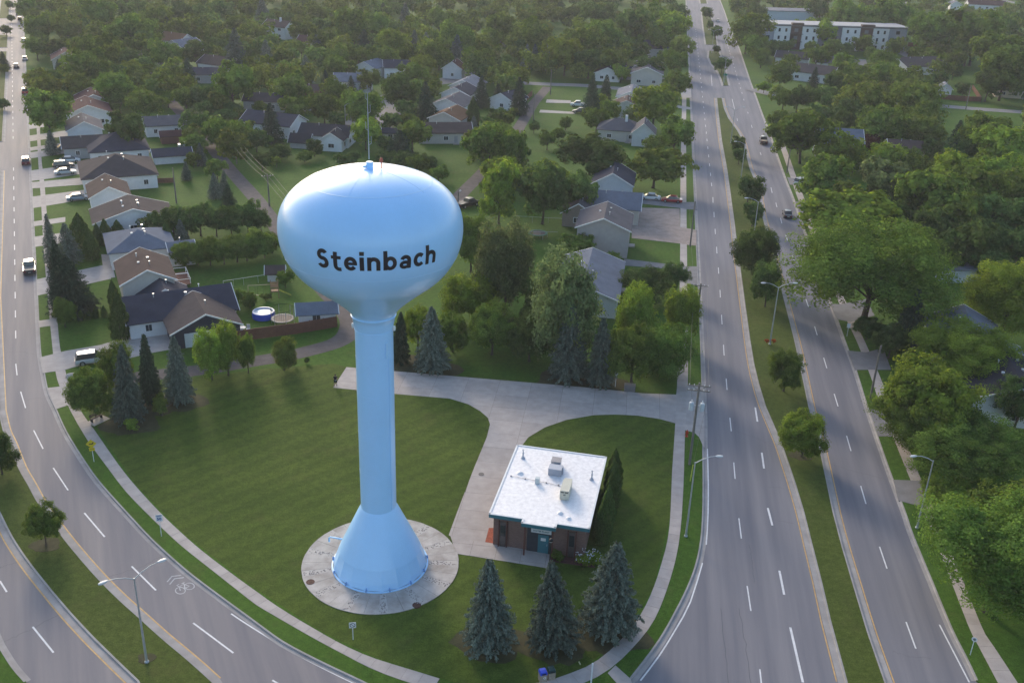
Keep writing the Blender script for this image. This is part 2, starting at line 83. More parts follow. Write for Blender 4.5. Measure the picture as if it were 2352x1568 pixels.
'bare': [[-47.21, 107.47, 3.6], [-45.99, 111.81, 3.2], [-43.01, 113.36, 3.4], [-0.89, 70.16, 3.2], [4.8, 70.46, 3.3], [9.81, 72.48, 3.9], [8.37, 124.12, 5], [12.44, 122.83, 4], [-11.14, 125.83, 4], [-15.51, 127.31, 4], [-46.64, 82.34, 1.5], [36.14, 105.61, 1.4], [-30.92, 66.76, 0.8]],
'paving': [{'n': 'tower_driveway',
'k': 'concrete',
'p': [[-23.28, 125.51], [-16.57, 124.82], [0.2, 123.05], [10.75, 121.9], [18.16, 120.8], [22.75, 120.77], [23.37, 123.99], [24.81, 123.83], [26.98, 124.01], [25.61, 114.45], [24.33, 106.54], [24.21, 107.49], [24.1, 109.21], [23.68, 110.4], [22.64, 110.88], [21.54, 112.68], [19.54, 113.7], [16.77, 114.37], [13.92, 114.45], [11.03, 114.05], [7.41, 112.49], [4.56, 110.28], [2.48, 107.64], [1.41, 104.8], [1.25, 101.74], [-0.47, 87.87], [-0.9, 85.13], [-5.23, 85.93], [-5.93, 86.47], [-5.3, 90.9], [-3.96, 99.76], [-2.71, 107.26], [-2.42, 110.6], [-2.76, 112.3], [-3.82, 113.99], [-5.49, 115.79], [-8.04, 117.2], [-15.72, 117.98], [-23.98, 119.11]],
'z': 0.02},
{'n': 'entrance_walk',
'k': 'concrete',
'p': [[-5.77, 86.44], [-5.19, 86.09], [-0.91, 85.28], [4.93, 83.69], [4.57, 81.44], [0.8, 82.21], [-4.92, 83.32]],
'z': 0.03},
{'n': 'curb_ramp',
'k': 'concrete',
'p': [[9.45, 67.03], [10.2, 68.01], [11.4, 66.4], [11.5, 65.5], [10.45, 65.32]],
'z': 0.03},
{'n': 'driveway',
'k': 'concrete',
'p': [[-133.42, 266.89], [-126.73, 274.78], [-124.25, 268.96], [-130.66, 261.4]],
'z': 0.02},
{'n': 'driveway',
'k': 'concrete',
'p': [[-127.41, 254.18], [-119.54, 262.86], [-116.89, 256.52], [-124.46, 248.25]],
'z': 0.02},
{'n': 'driveway',
'k': 'concrete',
'p': [[-121.71, 242.09], [-113.81, 250.24], [-112.3, 246.64], [-119.95, 238.73]],
'z': 0.02},
{'n': 'driveway',
'k': 'concrete',
'p': [[-119.42, 237.25], [-110.87, 245.84], [-108.46, 240], [-116.71, 231.8]],
'z': 0.02},
{'n': 'driveway',
'k': 'concrete',
'p': [[-111.81, 221.13], [-103.12, 229.1], [-99.42, 220.09], [-107.74, 212.68]],
'z': 0.02},
{'n': 'driveway',
'k': 'concrete',
'p': [[-107.34, 211.65], [-97.95, 216.98], [-95.69, 211.46], [-105.03, 207.04]],
'z': 0.02},
{'n': 'driveway',
'k': 'concrete',
'p': [[-102.31, 201.01], [-93.7, 207.52], [-90.85, 200.55], [-98.59, 193.27]],
'z': 0.02},
{'n': 'driveway',
'k': 'concrete',
'p': [[-94.6, 184.69], [-89.81, 188.22], [-88.54, 185.23], [-93.12, 181.82]],
'z': 0.02},
{'n': 'driveway',
'k': 'concrete',
'p': [[-90.39, 175.77], [-85.85, 178.93], [-83.44, 173.29], [-87.75, 170.31]],
'z': 0.02},
{'n': 'driveway',
'k': 'concrete',
'p': [[-80.28, 154.36], [-71.1, 163.26], [-68.31, 156], [-76.99, 147.4]],
'z': 0.02},
{'n': 'driveway',
'k': 'concrete',
'p': [[-72.32, 137.5], [-70.03, 138.72], [-68.98, 136.3], [-71.12, 135.12]],
'z': 0.03},
{'n': 'driveway',
'k': 'concrete',
'p': [[-66.46, 124.98], [-63.86, 127.39], [-59.72, 129.85], [-56.76, 133.53], [-55.7, 136.04], [-49.51, 134.18], [-48.68, 129.6], [-52.06, 127.53], [-55.39, 124.79], [-59.45, 123.46], [-61.35, 121.5], [-63.89, 120.21]],
'z': 0.03},
{'n': 'driveway',
'k': 'concrete',
'p': [[-61.37, 115.98], [-58.83, 116.95], [-56.23, 112.81], [-56.78, 111.45], [-57.85, 110.31]],
'z': 0.03},
{'n': 'driveway',
'k': 'concrete',
'p': [[-74.54, 167.59], [-72.28, 167.84], [-69.43, 161.88], [-71.9, 161.62]],
'z': 0.03},
{'n': 'driveway',
'k': 'concrete',
'p': [[-74.01, 160.02], [-69.96, 161.27], [-67.83, 156.68], [-71.52, 155.26]],
'z': 0.03},
{'n': 'driveway',
'k': 'asphalt2',
'p': [[51.16, 137.48], [53.96, 137.14], [57.14, 138.99], [55.73, 131.26], [52.04, 130.95], [50.3, 130.73]],
'z': 0.03},
{'n': 'driveway',
'k': 'asphalt2',
'p': [[48.57, 118.62], [50.32, 118.14], [53.47, 119.62], [53.28, 116.55], [51.19, 112.6], [49.05, 111.26], [47.35, 111.19]],
'z': 0.03},
{'n': 'driveway',
'k': 'asphalt2',
'p': [[45.8, 100.76], [47.62, 100.76], [51.59, 100.67], [51.16, 96.28], [47.26, 95.15], [44.94, 96.32]],
'z': 0.03},
{'n': 'driveway',
'k': 'asphalt2',
'p': [[66.43, 240.3], [68.41, 239.04], [73.27, 241.25], [72.45, 236.1], [67.56, 233.47], [65.39, 233.17]],
'z': 0.03},
{'n': 'driveway',
'k': 'asphalt2',
'p': [[63.13, 218.65], [65.06, 218.46], [69.66, 219.92], [68.56, 210.54], [63.15, 209.07], [61.6, 209.03]],
'z': 0.03},
{'n': 'driveway',
'k': 'asphalt2',
'p': [[53.87, 156.47], [56.06, 156.69], [60.79, 159.37], [59.96, 152.06], [55.04, 148.87], [53.09, 149.82]],
'z': 0.03},
{'n': 'driveway',
'k': 'asphalt2',
'p': [[27.18, 218.36], [36.44, 214.79], [37.93, 214.98], [40.04, 215.25], [39.37, 209.34], [37.12, 209.46], [35.78, 210.11], [26.38, 212.83]],
'z': 0.03},
{'n': 'gravel_yard',
'k': 'drygravel',
'p': [[24.32, 198.9], [26.99, 209.41], [31.06, 209.52], [35.61, 209.68], [33.86, 196.35], [35.13, 195.77], [37.02, 194.91], [35.45, 184.79], [33.59, 185.23], [32.38, 185.76], [23.06, 188.05], [23.46, 192.25]],
'z': 0.03},
{'n': 'driveway',
'k': 'asphalt2',
'p': [[20.44, 175.58], [27.76, 173.68], [30.61, 173.1], [31.76, 172.64], [33.7, 172.84], [32.31, 163.24], [30.44, 163.58], [29.5, 165.09], [27.43, 171.02], [20.13, 171.98]],
'z': 0.03},
{'n': 'driveway',
'k': 'concrete',
'p': [[56.43, 357.92], [60.89, 363.13], [58.09, 341.92], [54.66, 341.26]],
'z': 0.03},
{'n': 'driveway',
'k': 'concrete',
'p': [[47.99, 329.58], [52.62, 326.8], [55.5, 324.65], [54.95, 321.03], [52.33, 322.3], [47.52, 325.86]],
'z': 0.03},
{'n': 'gravel_lane',
'k': 'gravel',
'p': [[-59.85, 116.57], [-59.1, 117.25], [-57.96, 118.27], [-56.62, 119.28], [-55.25, 120.04], [-53.86, 120.68], [-52.36, 121.31], [-50.61, 122.02], [-48.73, 122.74], [-47.03, 123.39], [-45.72, 123.85], [-44.66, 124.21], [-43.36, 124.75], [-41.4, 125.7], [-39.12, 126.87], [-37.07, 127.92], [-35.53, 128.7], [-34.29, 129.32], [-33.19, 129.94], [-32.09, 130.66], [-31.06, 131.41], [-30.07, 132.19], [-29.09, 132.99], [-28.24, 133.74], [-27.62, 134.43], [-27.18, 135.12], [-26.89, 135.82], [-26.69, 136.63], [-26.61, 137.74], [-26.65, 139.04], [-26.77, 140.28], [-26.95, 141.26], [-27.23, 142.17], [-27.63, 143.25], [-28.17, 144.47], [-28.83, 145.81], [-29.68, 147.39], [-30.69, 149.16], [-31.92, 151.2], [-33.37, 153.81], [-34.97, 156.89], [-36.78, 160.48], [-38.98, 164.99], [-41.76, 170.83], [-44.92, 177.58], [-48.12, 184.42], [-51.19, 191.04], [-54.31, 197.74], [-57.63, 204.62], [-61.21, 211.6], [-65.03, 218.81], [-69.1, 226.67], [-73.53, 235.49], [-78.21, 244.93], [-82.94, 254.34], [-87.85, 263.81], [-92.83, 273.29], [-97.32, 281.85], [-100.99, 288.88], [-104.19, 294.98], [-107.4, 301.14], [-134.37, 357.35], [-186.75, 467.09], [-234.97, 569.18], [-231.89, 570.64], [-183.67, 468.55], [-131.31, 358.81], [-104.34, 302.62], [-101.17, 296.56], [-97.97, 290.46], [-94.3, 283.43], [-89.81, 274.87], [-84.83, 265.39], [-79.92, 255.88], [-75.17, 246.45], [-70.49, 237.01], [-66.08, 228.21], [-62.01, 220.39], [-58.19, 213.18], [-54.59, 206.14], [-51.23, 199.2], [-48.11, 192.48], [-45.04, 185.86], [-41.84, 179.02], [-38.68, 172.29], [-35.92, 166.47], [-33.74, 161.98], [-31.95, 158.43], [-30.37, 155.41], [-28.98, 152.9], [-27.77, 150.88], [-26.7, 149.05], [-25.81, 147.37], [-25.09, 145.91], [-24.49, 144.53], [-24.01, 143.27], [-23.65, 142.06], [-23.41, 140.74], [-23.25, 139.26], [-23.21, 137.66], [-23.33, 136.13], [-23.65, 134.76], [-24.18, 133.54], [-24.9, 132.39], [-25.84, 131.32], [-26.89, 130.39], [-27.93, 129.55], [-29, 128.69], [-30.17, 127.86], [-31.41, 127.04], [-32.69, 126.32], [-34.01, 125.66], [-35.53, 124.9], [-37.56, 123.85], [-39.88, 122.66], [-41.94, 121.65], [-43.44, 121.03], [-44.6, 120.63], [-45.85, 120.19], [-47.53, 119.56], [-49.37, 118.86], [-51.06, 118.17], [-52.48, 117.56], [-53.71, 117], [-54.76, 116.42], [-55.8, 115.65], [-56.82, 114.73], [-57.57, 114.05]],
'z': 0.01,
'strip': 1},
{'n': 'gravel_lane',
'k': 'gravel',
'p': [[-27.22, 142.57], [-26.72, 144.68], [-25.99, 147.7], [-25.23, 150.94], [-24.52, 153.99], [-23.77, 157.24], [-22.96, 161.16], [-22.04, 166.18], [-21.07, 171.89], [-20.1, 177.62], [-19.15, 183.19], [-18.21, 188.77], [-17.34, 194.18], [-16.6, 199.49], [-15.93, 204.68], [-15.25, 209.47], [-14.54, 213.54], [-13.82, 217.18], [-13.02, 221.06], [-12.13, 225.21], [-11.17, 229.61], [-10.12, 234.96], [-8.99, 241.8], [-7.76, 249.64], [-6.49, 257.64], [-5.16, 265.59], [-3.77, 273.69], [-2.4, 281.71], [2.52, 322.84], [4.39, 334], [6.26, 345.11], [7.56, 352.88], [10.92, 352.32], [9.62, 344.55], [7.75, 333.44], [5.9, 322.4], [0.98, 281.27], [-0.41, 273.11], [-1.8, 265.03], [-3.13, 257.1], [-4.4, 249.1], [-5.63, 241.26], [-6.78, 234.36], [-7.83, 228.93], [-8.81, 224.49], [-9.7, 220.36], [-10.48, 216.5], [-11.2, 212.92], [-11.89, 208.95], [-12.57, 204.22], [-13.24, 199.03], [-13.98, 193.68], [-14.85, 188.21], [-15.79, 182.63], [-16.74, 177.06], [-17.71, 171.31], [-18.7, 165.58], [-19.62, 160.52], [-20.45, 156.52], [-21.2, 153.23], [-21.93, 150.16], [-22.69, 146.92], [-23.42, 143.88], [-23.92, 141.79]],
'z': 0.01,
'strip': 1},
{'n': 'side_street',
'k': 'asphalt2',
'p': [[-10.43, 361.93], [-7.56, 361.84], [-3.48, 361.71], [0.5, 361.55], [3.79, 361.33], [6.86, 361.1], [10.14, 360.94], [13.96, 361.04], [18.37, 361.21], [23.26, 360.92], [28.04, 359.73], [32.59, 358.2], [37.62, 356.99], [44.83, 356.27], [53.01, 355.8], [58.85, 355.49], [58.53, 349.49], [52.67, 349.8], [44.37, 350.29], [36.68, 351.07], [30.95, 352.42], [26.34, 353.97], [22.34, 354.98], [18.31, 355.21], [14.16, 355.04], [10.08, 354.94], [6.5, 355.12], [3.37, 355.35], [0.2, 355.55], [-3.7, 355.71], [-7.76, 355.84], [-10.61, 355.93]],
'z': 0.02,
'strip': 1},
{'n': 'side_street',
'k': 'asphalt2',
'p': [[85.28, 364.77], [87.37, 361.32], [90.32, 356.67], [93.59, 353], [96.42, 351], [99.75, 349.64], [105.66, 348.5], [116.38, 347.71], [129.66, 347.3], [140.87, 346.71], [147.74, 345.67], [152.23, 344.49], [156.32, 343.45], [160.73, 342.6], [165.08, 341.8], [170.1, 340.89], [177.02, 339.64], [184.61, 338.28], [189.99, 337.32], [188.93, 331.42], [183.55, 332.38], [175.96, 333.74], [169.04, 334.99], [164, 335.9], [159.61, 336.7], [155.02, 337.59], [150.73, 338.69], [146.58, 339.79], [140.33, 340.73], [129.42, 341.3], [116.08, 341.71], [104.96, 342.54], [98.15, 343.86], [93.54, 345.74], [89.53, 348.58], [85.52, 353.05], [82.27, 358.14], [80.14, 361.67]],
'z': 0.02,
'strip': 1},
{'n': 'side_street',
'k': 'asphalt2',
'p': [[-44.55, 293.33], [-44.78, 296.05], [-45.1, 299.9], [-45.37, 303.55], [-45.54, 306.27], [-45.68, 308.79], [-45.76, 311.85], [-45.83, 315.86], [-45.85, 320.46], [-45.73, 325.14], [-45.5, 329.88], [-45.12, 334.8], [-44.36, 339.44], [-43.21, 343.35], [-41.61, 346.8], [-39.29, 350.38], [-35.92, 354.12], [-32.35, 357.58], [-29.85, 360.68], [-28.45, 363.95], [-27.43, 367.89], [-26.56, 372], [-25.79, 376.35], [-25.25, 380.69], [-24.88, 383.79], [-15.94, 382.73], [-16.31, 379.59], [-16.89, 375.01], [-17.72, 370.28], [-18.67, 365.81], [-19.95, 361.01], [-22.15, 356], [-25.69, 351.52], [-29.46, 347.86], [-32.21, 344.84], [-33.75, 342.42], [-34.77, 340.21], [-35.58, 337.5], [-36.18, 333.76], [-36.52, 329.32], [-36.73, 324.8], [-36.85, 320.36], [-36.83, 315.96], [-36.76, 312.05], [-36.68, 309.13], [-36.56, 306.79], [-36.39, 304.17], [-36.12, 300.6], [-35.82, 296.79], [-35.59, 294.09]],
'z': 0.02,
'strip': 1},
{'n': 'cul_de_sac',
'k': 'asphalt2',
'p': [[-55.72, 285.18], [-53.66, 293.17], [-49.77, 297.03], [-42.24, 296.79], [-41.05, 305.16], [-33.15, 300.02], [-32.94, 292.18], [-35.37, 285.73], [-36.9, 273.39], [-40.01, 280.57], [-43.62, 277.82], [-49.58, 276.82]],
'z': 0.02},
{'n': 'parking_lot',
'k': 'asphalt2',
'p': [[172.97, 479.4], [181.67, 478.12], [200.63, 475.98], [195.46, 461.6], [177.74, 457.37], [171.82, 454.38]],
'z': 0.02},
{'n': 'driveway',
'k': 'asphalt2',
'p': [[145.76, 449.74], [150.41, 447.74], [138.22, 402.95], [132.31, 399.15]],
'z': 0.02},
{'n': 'driveway',
'k': 'concrete',
'p': [[8.54, 329.52], [16.42, 329.15], [16.24, 324.52], [8.09, 323.89]],
'z': 0.02},
{'n': 'driveway',
'k': 'concrete',
'p': [[6.2, 312.13], [16.71, 310.66], [16.93, 307.71], [5.82, 307.86]],
'z': 0.02},
{'n': 'side_street',
'k': 'asphalt2',
'p': [[221.6, 692.08], [212.18, 638.41], [211.01, 646.67], [215.94, 652.28], [220.44, 657.27], [244.49, 704.54], [264.28, 740.58], [270.42, 737.22], [250.69, 701.28], [226.58, 653.91], [221.2, 647.66], [216.27, 642.05], [205.22, 639.07], [214.7, 693.28]],
'z': 0.02,
'strip': 1},
{'n': 'side_street',
'k': 'asphalt2',
'p': [[359.24, 821.06], [361.05, 771.59], [366.27, 728.86], [358.33, 727.9], [353.07, 770.99], [351.24, 820.76]],
'z': 0.02,
'strip': 1},
{'n': 'mulch_bed',
'k': 'mulch',
'p': [[4.95, 83.64], [9.28, 83.08], [9.21, 81.82], [4.87, 82.6]],
'z': 0.03},
{'n': 'red_gravel_bed',
'k': 'redgravel',
'p': [[-1.74, 88.01], [-1.04, 88.05], [-0.9, 85.24], [-2.04, 85.46]],
'z': 0.04}],
'houses': [{'l': 'low house with dark slate and brown cross gabled roof beside the brown fence',
'n': 'house',
'c': [-51.44, 139.78],
'a': 27.5,
'L': 15.5,
'W': 9.5,
'e': 2.6,
'r': 2.3,
'hip': 0,
'rc': 'slate',
'wc': 'white',
'v': 4,
'w': 1,
'wings': [[2.2, -6.2, 9, 9.6, 90, 2.6, 2.25, 0, 'navy'],
[-1.5, 4.5, 6, 7.5, 90, 2.6, 2.2, 0, 'white']],
'cat': 'house'},
{'l': 'beige house with brown gable roof between the spruces and the slate roofed house',
'n': 'house',
'c': [-59.44, 148.62],
'a': 115.3,
'L': 10.55,
'W': 7.76,
'e': 4.6,
'r': 1.9,
'hip': 0,
'rc': 'brown',
'wc': 'beige',
'v': 4,
'w': 1,
'wings': [],
'cat': 'house'},
{'l': 'house with pale blue grey hipped roof behind the brown gabled house',
'n': 'house',
'c': [-67.17, 167.12],
'a': 115.3,
'L': 10.97,
'W': 10.5,
'e': 3.2,
'r': 2,
'hip': 1,
'rc': 'bluegrey',
'wc': 'white',
'v': 5,
'w': 1,
'wings': [[-4.5, -6.5, 4, 5, 90, 2.8, 0.8, 0, 'white']],
'cat': 'house'},
{'l': 'house with long grey brown roof behind the cedar hedge',
'n': 'house',
'c': [-74.26, 182.98],
'a': 115.3,
'L': 9.27,
'W': 14,
'e': 3,
'r': 2.2,
'hip': 0,
'rc': 'greybrown',
'wc': 'white',
'v': 6,
'w': 1,
'wings': [],
'cat': 'house'},
{'l': 'small white house with brown gable roof facing the camera near driveway',
'n': 'house',
'c': [-83.86, 196.13],
'a': 115.3,
'L': 10,
'W': 7.34,
'e': 3.6,
'r': 1.9,
'hip': 0,
'rc': 'brown',
'wc': 'white',
'v': 2,
'w': 1,
'wings': [],
'cat': 'house'},
{'l': 'wide white house with brown hipped roof behind the small brown gabled house',
'n': 'house',
'c': [-89.08, 214.74],
'a': 115.3,
'L': 15,
'W': 15,
'e': 3.2,
'r': 3,
'hip': 1,
'rc': 'greybrown',
'wc': 'white',
'v': 4,
'w': 1,
'wings': [],
'cat': 'house'},
{'l': 'house with dark hipped roof behind the wide brown roofed house',
'n': 'house',
'c': [-97.41, 236.64],
'a': 115.3,
'L': 13,
'W': 13,
'e': 3,
'r': 2.8,
'hip': 1,
'rc': 'slate',
'wc': 'white',
'v': 2,
'w': 1,
'wings': [],
'cat': 'house'},
{'l': 'low house with brown roof and carport beside the dark hipped roof',
'n': 'house',
'c': [-104.54, 237.67],
'a': 25.3,
'L': 12,
'W': 8,
'e': 2.8,
'r': 1.8,
'hip': 0,
'rc': 'greybrown',
'wc': 'grey',
'v': 2,
'w': 1,
'wings': [],
'cat': 'house'},
{'l': 'white house with grey gable roof between the dark spruce and brown roofs',
'n': 'house',
'c': [-111.23, 250.87],
'a': 115.3,
'L': 11,
'W': 8.05,
'e': 4,
'r': 2,
'hip': 0,
'rc': 'grey',
'wc': 'white',
'v': 2,
'w': 1,
'wings': [],
'cat': 'house'},
{'l': 'house with red brown gable roof and white trim left of gravel lane',
'n': 'house',
'c': [-119.02, 272.35],
'a': 115.3,
'L': 13,
'W': 11,
'e': 3.6,
'r': 2.2,
'hip': 0,
'rc': 'redbrown',
'wc': 'white',
'v': 2,
'w': 1,
'wings': [],
'cat': 'house'},
{'l': 'house with dull red roof half hidden behind the trees along left road',
'n': 'house',
'c': [-123.9, 288.07],
'a': 115.3,
'L': 11,
'W': 9,
'e': 3.4,
'r': 2,
'hip': 0,
'rc': 'redbrown',
'wc': 'grey',
'v': 2,
'w': 1,
'wings': [],
'cat': 'house'},
{'l': 'long white garage with grey roof beside the row of small cedars',
'n': 'garage',
'c': [-94.74, 262.38],
'a': 25.3,
'L': 9.87,
'W': 7.5,
'e': 3,
'r': 1.6,
'hip': 0,
'rc': 'grey',
'wc': 'white',
'v': 2,
'w': 1,
'wings': [],
'cat': 'garage'},
{'l': 'small red brown roofed shed beside the dark cedar hedge',
'n': 'shed',
'c': [-90.05, 253.13],
'a': 25.3,
'L': 5,
'W': 4,
'e': 2,
'r': 0.9,
'hip': 0,
'rc': 'redbrown',
'wc': 'redbrown',
'v': 0,
'w': 0,
'wings': [],
'cat': 'shed'},
{'l': 'low dark roofed shed with white lattice wall behind the backyard hedge',
'n': 'shed',
'c': [-83.41, 233.9],
'a': 25.3,
'L': 8.5,
'W': 4.5,
'e': 2,
'r': 1.2,
'hip': 0,
'rc': 'slate',
'wc': 'white',
'v': 0,
'w': 0,
'wings': [],
'cat': 'shed'},
{'l': 'white backyard shed with grey roof behind the brown fence',
'n': 'shed',
'c': [-30.33, 140.62],
'a': 14,
'L': 5.6,
'W': 3.4,
'e': 2.4,
'r': 1,
'hip': 0,
'rc': 'bluegrey',
'wc': 'white',
'v': 0,
'w': 1,
'wings': [],
'cat': 'shed'},
{'l': 'tiny white shed with brown roof on the lawn left of tower',
'n': 'shed',
'c': [-40.91, 158.43],
'a': 10,
'L': 2.6,
'W': 2,
'e': 1.7,
'r': 0.8,
'hip': 0,
'rc': 'brown',
'wc': 'white',
'v': 0,
'w': 0,
'wings': [],
'cat': 'shed'},
{'l': 'white house with dark grey roof behind the tall front spruce',
'n': 'house',
'c': [-66.65, 267.32],
'a': -18,
'L': 15,
'W': 9,
'e': 3.4,
'r': 2.2,
'hip': 0,
'rc': 'slate',
'wc': 'white',
'v': 2,
'w': 1,
'wings': [],
'cat': 'house'},
{'l': 'white bungalow with charcoal roof and glazed sunroom facing the lawn',
'n': 'house',
'c': [-50.32, 257.9],
'a': -5,
'L': 13,
'W': 8.5,
'e': 3,
'r': 2,
'hip': 0,
'rc': 'charcoal',
'wc': 'white',
'v': 2,
'w': 1,
'wings': [[3.2, -5.5, 6, 5.6, 90, 3, 1.7, 0, 'white']],
'cat': 'house'},
{'l': 'dark barrel roofed shed left of the charcoal roofed bungalow',
'n': 'shed',
'c': [-56.22, 253.04],
'a': -5,
'L': 5,
'W': 4,
'e': 1.8,
'r': 1.6,
'hip': 0,
'rc': 'charcoal',
'wc': 'grey',
'v': 0,
'w': 0,
'wings': [],
'cat': 'shed'},
{'l': 'bungalow with brown roof and beige walls on green lawn',
'n': 'house',
'c': [-20.4, 266.13],
'a': 10,
'L': 14,
'W': 8,
'e': 3,
'r': 1.8,
'hip': 0,
'rc': 'brown',
'wc': 'beige',
'v': 2,
'w': 1,
'wings': [],
'cat': 'house'},
{'l': 'house with orange tan gable roof in the row behind brown bungalow',
'n': 'house',
'c': [-19.74, 281.48],
'a': 75,
'L': 11,
'W': 9,
'e': 3.6,
'r': 1.9,
'hip': 0,
'rc': 'orange',
'wc': 'beige',
'v': 2,
'w': 1,
'wings': [],
'cat': 'house'},
{'l': 'house with grey roof directly behind the orange tan roof',
'n': 'house',
'c': [-20.45, 300.58],
'a': 75,
'L': 12,
'W': 10,
'e': 3.6,
'r': 2,
'hip': 0,
'rc': 'grey',
'wc': 'white',
'v': 2,
'w': 1,
'wings': [],
'cat': 'house'},
{'l': 'house with dark grey gable roof, fourth of the row behind bungalow',
'n': 'house',
'c': [-19.23, 318.77],
'a': 75,
'L': 11,
'W': 9,
'e': 3.6,
'r': 2,
'hip': 0,
'rc': 'slate',
'wc': 'white',
'v': 2,
'w': 1,
'wings': [],
'cat': 'house'},
{'l': 'house with pale grey roof at the far end of the row',
'n': 'house',
'c': [-17.64, 332.49],
'a': 75,
'L': 11,
'W': 9,
'e': 3.6,
'r': 2,
'hip': 0,
'rc': 'palegrey',
'wc': 'white',
'v': 2,
'w': 1,
'wings': [],
'cat': 'house'},
{'l': 'dark roofed house right of two spruces near the lane bend',
'n': 'house',
'c': [-3.89, 313.43],
'a': 60,
'L': 9,
'W': 8,
'e': 3.2,
'r': 1.9,
'hip': 0,
'rc': 'slate',
'wc': 'white',
'v': 2,
'w': 1,
'wings': [],
'cat': 'house'},
{'l': 'pale blue roofed white house behind the small dark spruce',
'n': 'house',
'c': [-55.53, 332.78],
'a': 5,
'L': 12,
'W': 8,
'e': 3.6,
'r': 2,
'hip': 0,
'rc': 'palegrey',
'wc': 'white',
'v': 2,
'w': 1,
'wings': [],
'cat': 'house'},
{'l': 'white house with blue grey roof between round trees, upper centre',
'n': 'house',
'c': [-53.6, 360.27],
'a': 70,
'L': 10,
'W': 8,
'e': 3.8,
'r': 2,
'hip': 0,
'rc': 'bluegrey',
'wc': 'white',
'v': 2,
'w': 1,
'wings': [],
'cat': 'house'},
{'l': 'house with slate blue roof right of a similar blue grey one',
'n': 'house',
'c': [-44.4, 362.38],
'a': 10,
'L': 10,
'W': 8,
'e': 3.8,
'r': 2,
'hip': 0,
'rc': 'slate',
'wc': 'white',
'v': 2,
'w': 1,
'wings': [],
'cat': 'house'},
{'l': 'small dark roofed garage between the round tree and brown bungalow',
'n': 'garage',
'c': [-34.24, 264.09],
'a': 0,
'L': 4.5,
'W': 4,
'e': 2.4,
'r': 0.8,
'hip': 0,
'rc': 'charcoal',
'wc': 'beige',
'v': 0,
'w': 1,
'wings': [],
'cat': 'garage'},
{'l': 'narrow mauve roofed house beside the parked white car, upper centre',
'n': 'house',
'c': [-24.32, 365.03],
'a': 80,
'L': 7,
'W': 7,
'e': 3.6,
'r': 2.4,
'hip': 0,
'rc': 'redbrown',
'wc': 'white',
'v': 2,
'w': 1,
'wings': [],
'cat': 'house'},
{'l': 'tall white house with chimney among far trees',
'n': 'house',
'c': [-106.59, 448.98],
'a': -25,
'L': 12,
'W': 8,
'e': 5.2,
'r': 2.2,
'hip': 0,
'rc': 'brown',
'wc': 'white',
'v': 2,
'w': 1,
'wings': [],
'cat': 'house'},
{'l': 'house with tan orange roof among the far trees, upper left',
'n': 'house',
'c': [-138.63, 408.46],
'a': -30,
'L': 12,
'W': 8,
'e': 3.6,
'r': 2.4,
'hip': 0,
'rc': 'orange',
'wc': 'white',
'v': 2,
'w': 1,
'wings': [],
'cat': 'house'},
{'l': 'house with blue grey roof beside the tan orange roof',
'n': 'house',
'c': [-130.96, 394.17],
'a': 60,
'L': 11,
'W': 9,
'e': 3.8,
'r': 2,
'hip': 0,
'rc': 'bluegrey',
'wc': 'white',
'v': 2,
'w': 1,
'wings': [],
'cat': 'house'},
{'l': 'brown roofed house behind the broad round tree, upper left',
'n': 'house',
'c': [-106.57, 356.42],
'a': -25,
'L': 12,
'W': 9,
'e': 3.6,
'r': 2.2,
'hip': 0,
'rc': 'brown',
'wc': 'white',
'v': 2,
'w': 1,
'wings': [],
'cat': 'house'},
{'l': 'low dark roofed building left of the broad round tree',
'n': 'house',
'c': [-105.4, 339.64],
'a': 10,
'L': 12,
'W': 8,
'e': 3,
'r': 1.6,
'hip': 0,
'rc': 'slate',
'wc': 'grey',
'v': 2,
'w': 1,
'wings': [],
'cat': 'house'},
{'l': 'red brown roofed house peeking between trees near left road',
'n': 'house',
'c': [-160.87, 356.44],
'a': 115.3,
'L': 11,
'W': 9,
'e': 3.6,
'r': 2.4,
'hip': 0,
'rc': 'redbrown',
'wc': 'beige',
'v': 2,
'w': 1,
'wings': [],
'cat': 'house'},
{'l': 'brown roofed house right of the far dark spruce, upper centre',
'n': 'house',
'c': [-86.24, 417.39],
'a': -15,
'L': 10,
'W': 8,
'e': 3.6,
'r': 2,
'hip': 0,
'rc': 'redbrown',
'wc': 'grey',
'v': 2,
'w': 1,
'wings': [],
'cat': 'house'},
{'l': 'brown roofed house half hidden left of the street lamp',
'n': 'house',
'c': [-64.66, 313.38],
'a': 5,
'L': 10,
'W': 8,
'e': 3.2,
'r': 1.8,
'hip': 0,
'rc': 'brown',
'wc': 'white',
'v': 2,
'w': 1,
'wings': [],
'cat': 'house'},
{'l': 'tan roofed house peeking over the round tree beside lamp',
'n': 'house',
'c': [-62.96, 302.06],
'a': 30,
'L': 9,
'W': 7,
'e': 3.2,
'r': 1.8,
'hip': 0,
'rc': 'orange',
'wc': 'white',
'v': 2,
'w': 1,
'wings': [],
'cat': 'house'},
{'l': 'dark roofed bungalow above the white dark grey roofed house',
'n': 'house',
'c': [-76.17, 298.84],
'a': 0,
'L': 12,
'W': 8,
'e': 3,
'r': 1.6,
'hip': 0,
'rc': 'slate',
'wc': 'grey',
'v': 2,
'w': 1,
'wings': [],
'cat': 'house'},
{'l': 'white cottage with chimney and grey hipped roof beside main road',
'n': 'house',
'c': [28.17, 276.49],
'a': -8,
'L': 12,
'W': 9,
'e': 3.2,
'r': 2.2,
'hip': 1,
'rc': 'grey',
'wc': 'beige',
'v': 0,
'w': 1,
'wings': [[6.5, -4.5, 8, 6, 90, 3.6, 2.6, 0, 'white']],
'cat': 'house'},
{'l': 'white house with brown roof behind the two yellow green trees',
'n': 'house',
'c': [32.65, 307.9],
'a': 82,
'L': 9,
'W': 8,
'e': 3.6,
'r': 1.8,
'hip': 0,
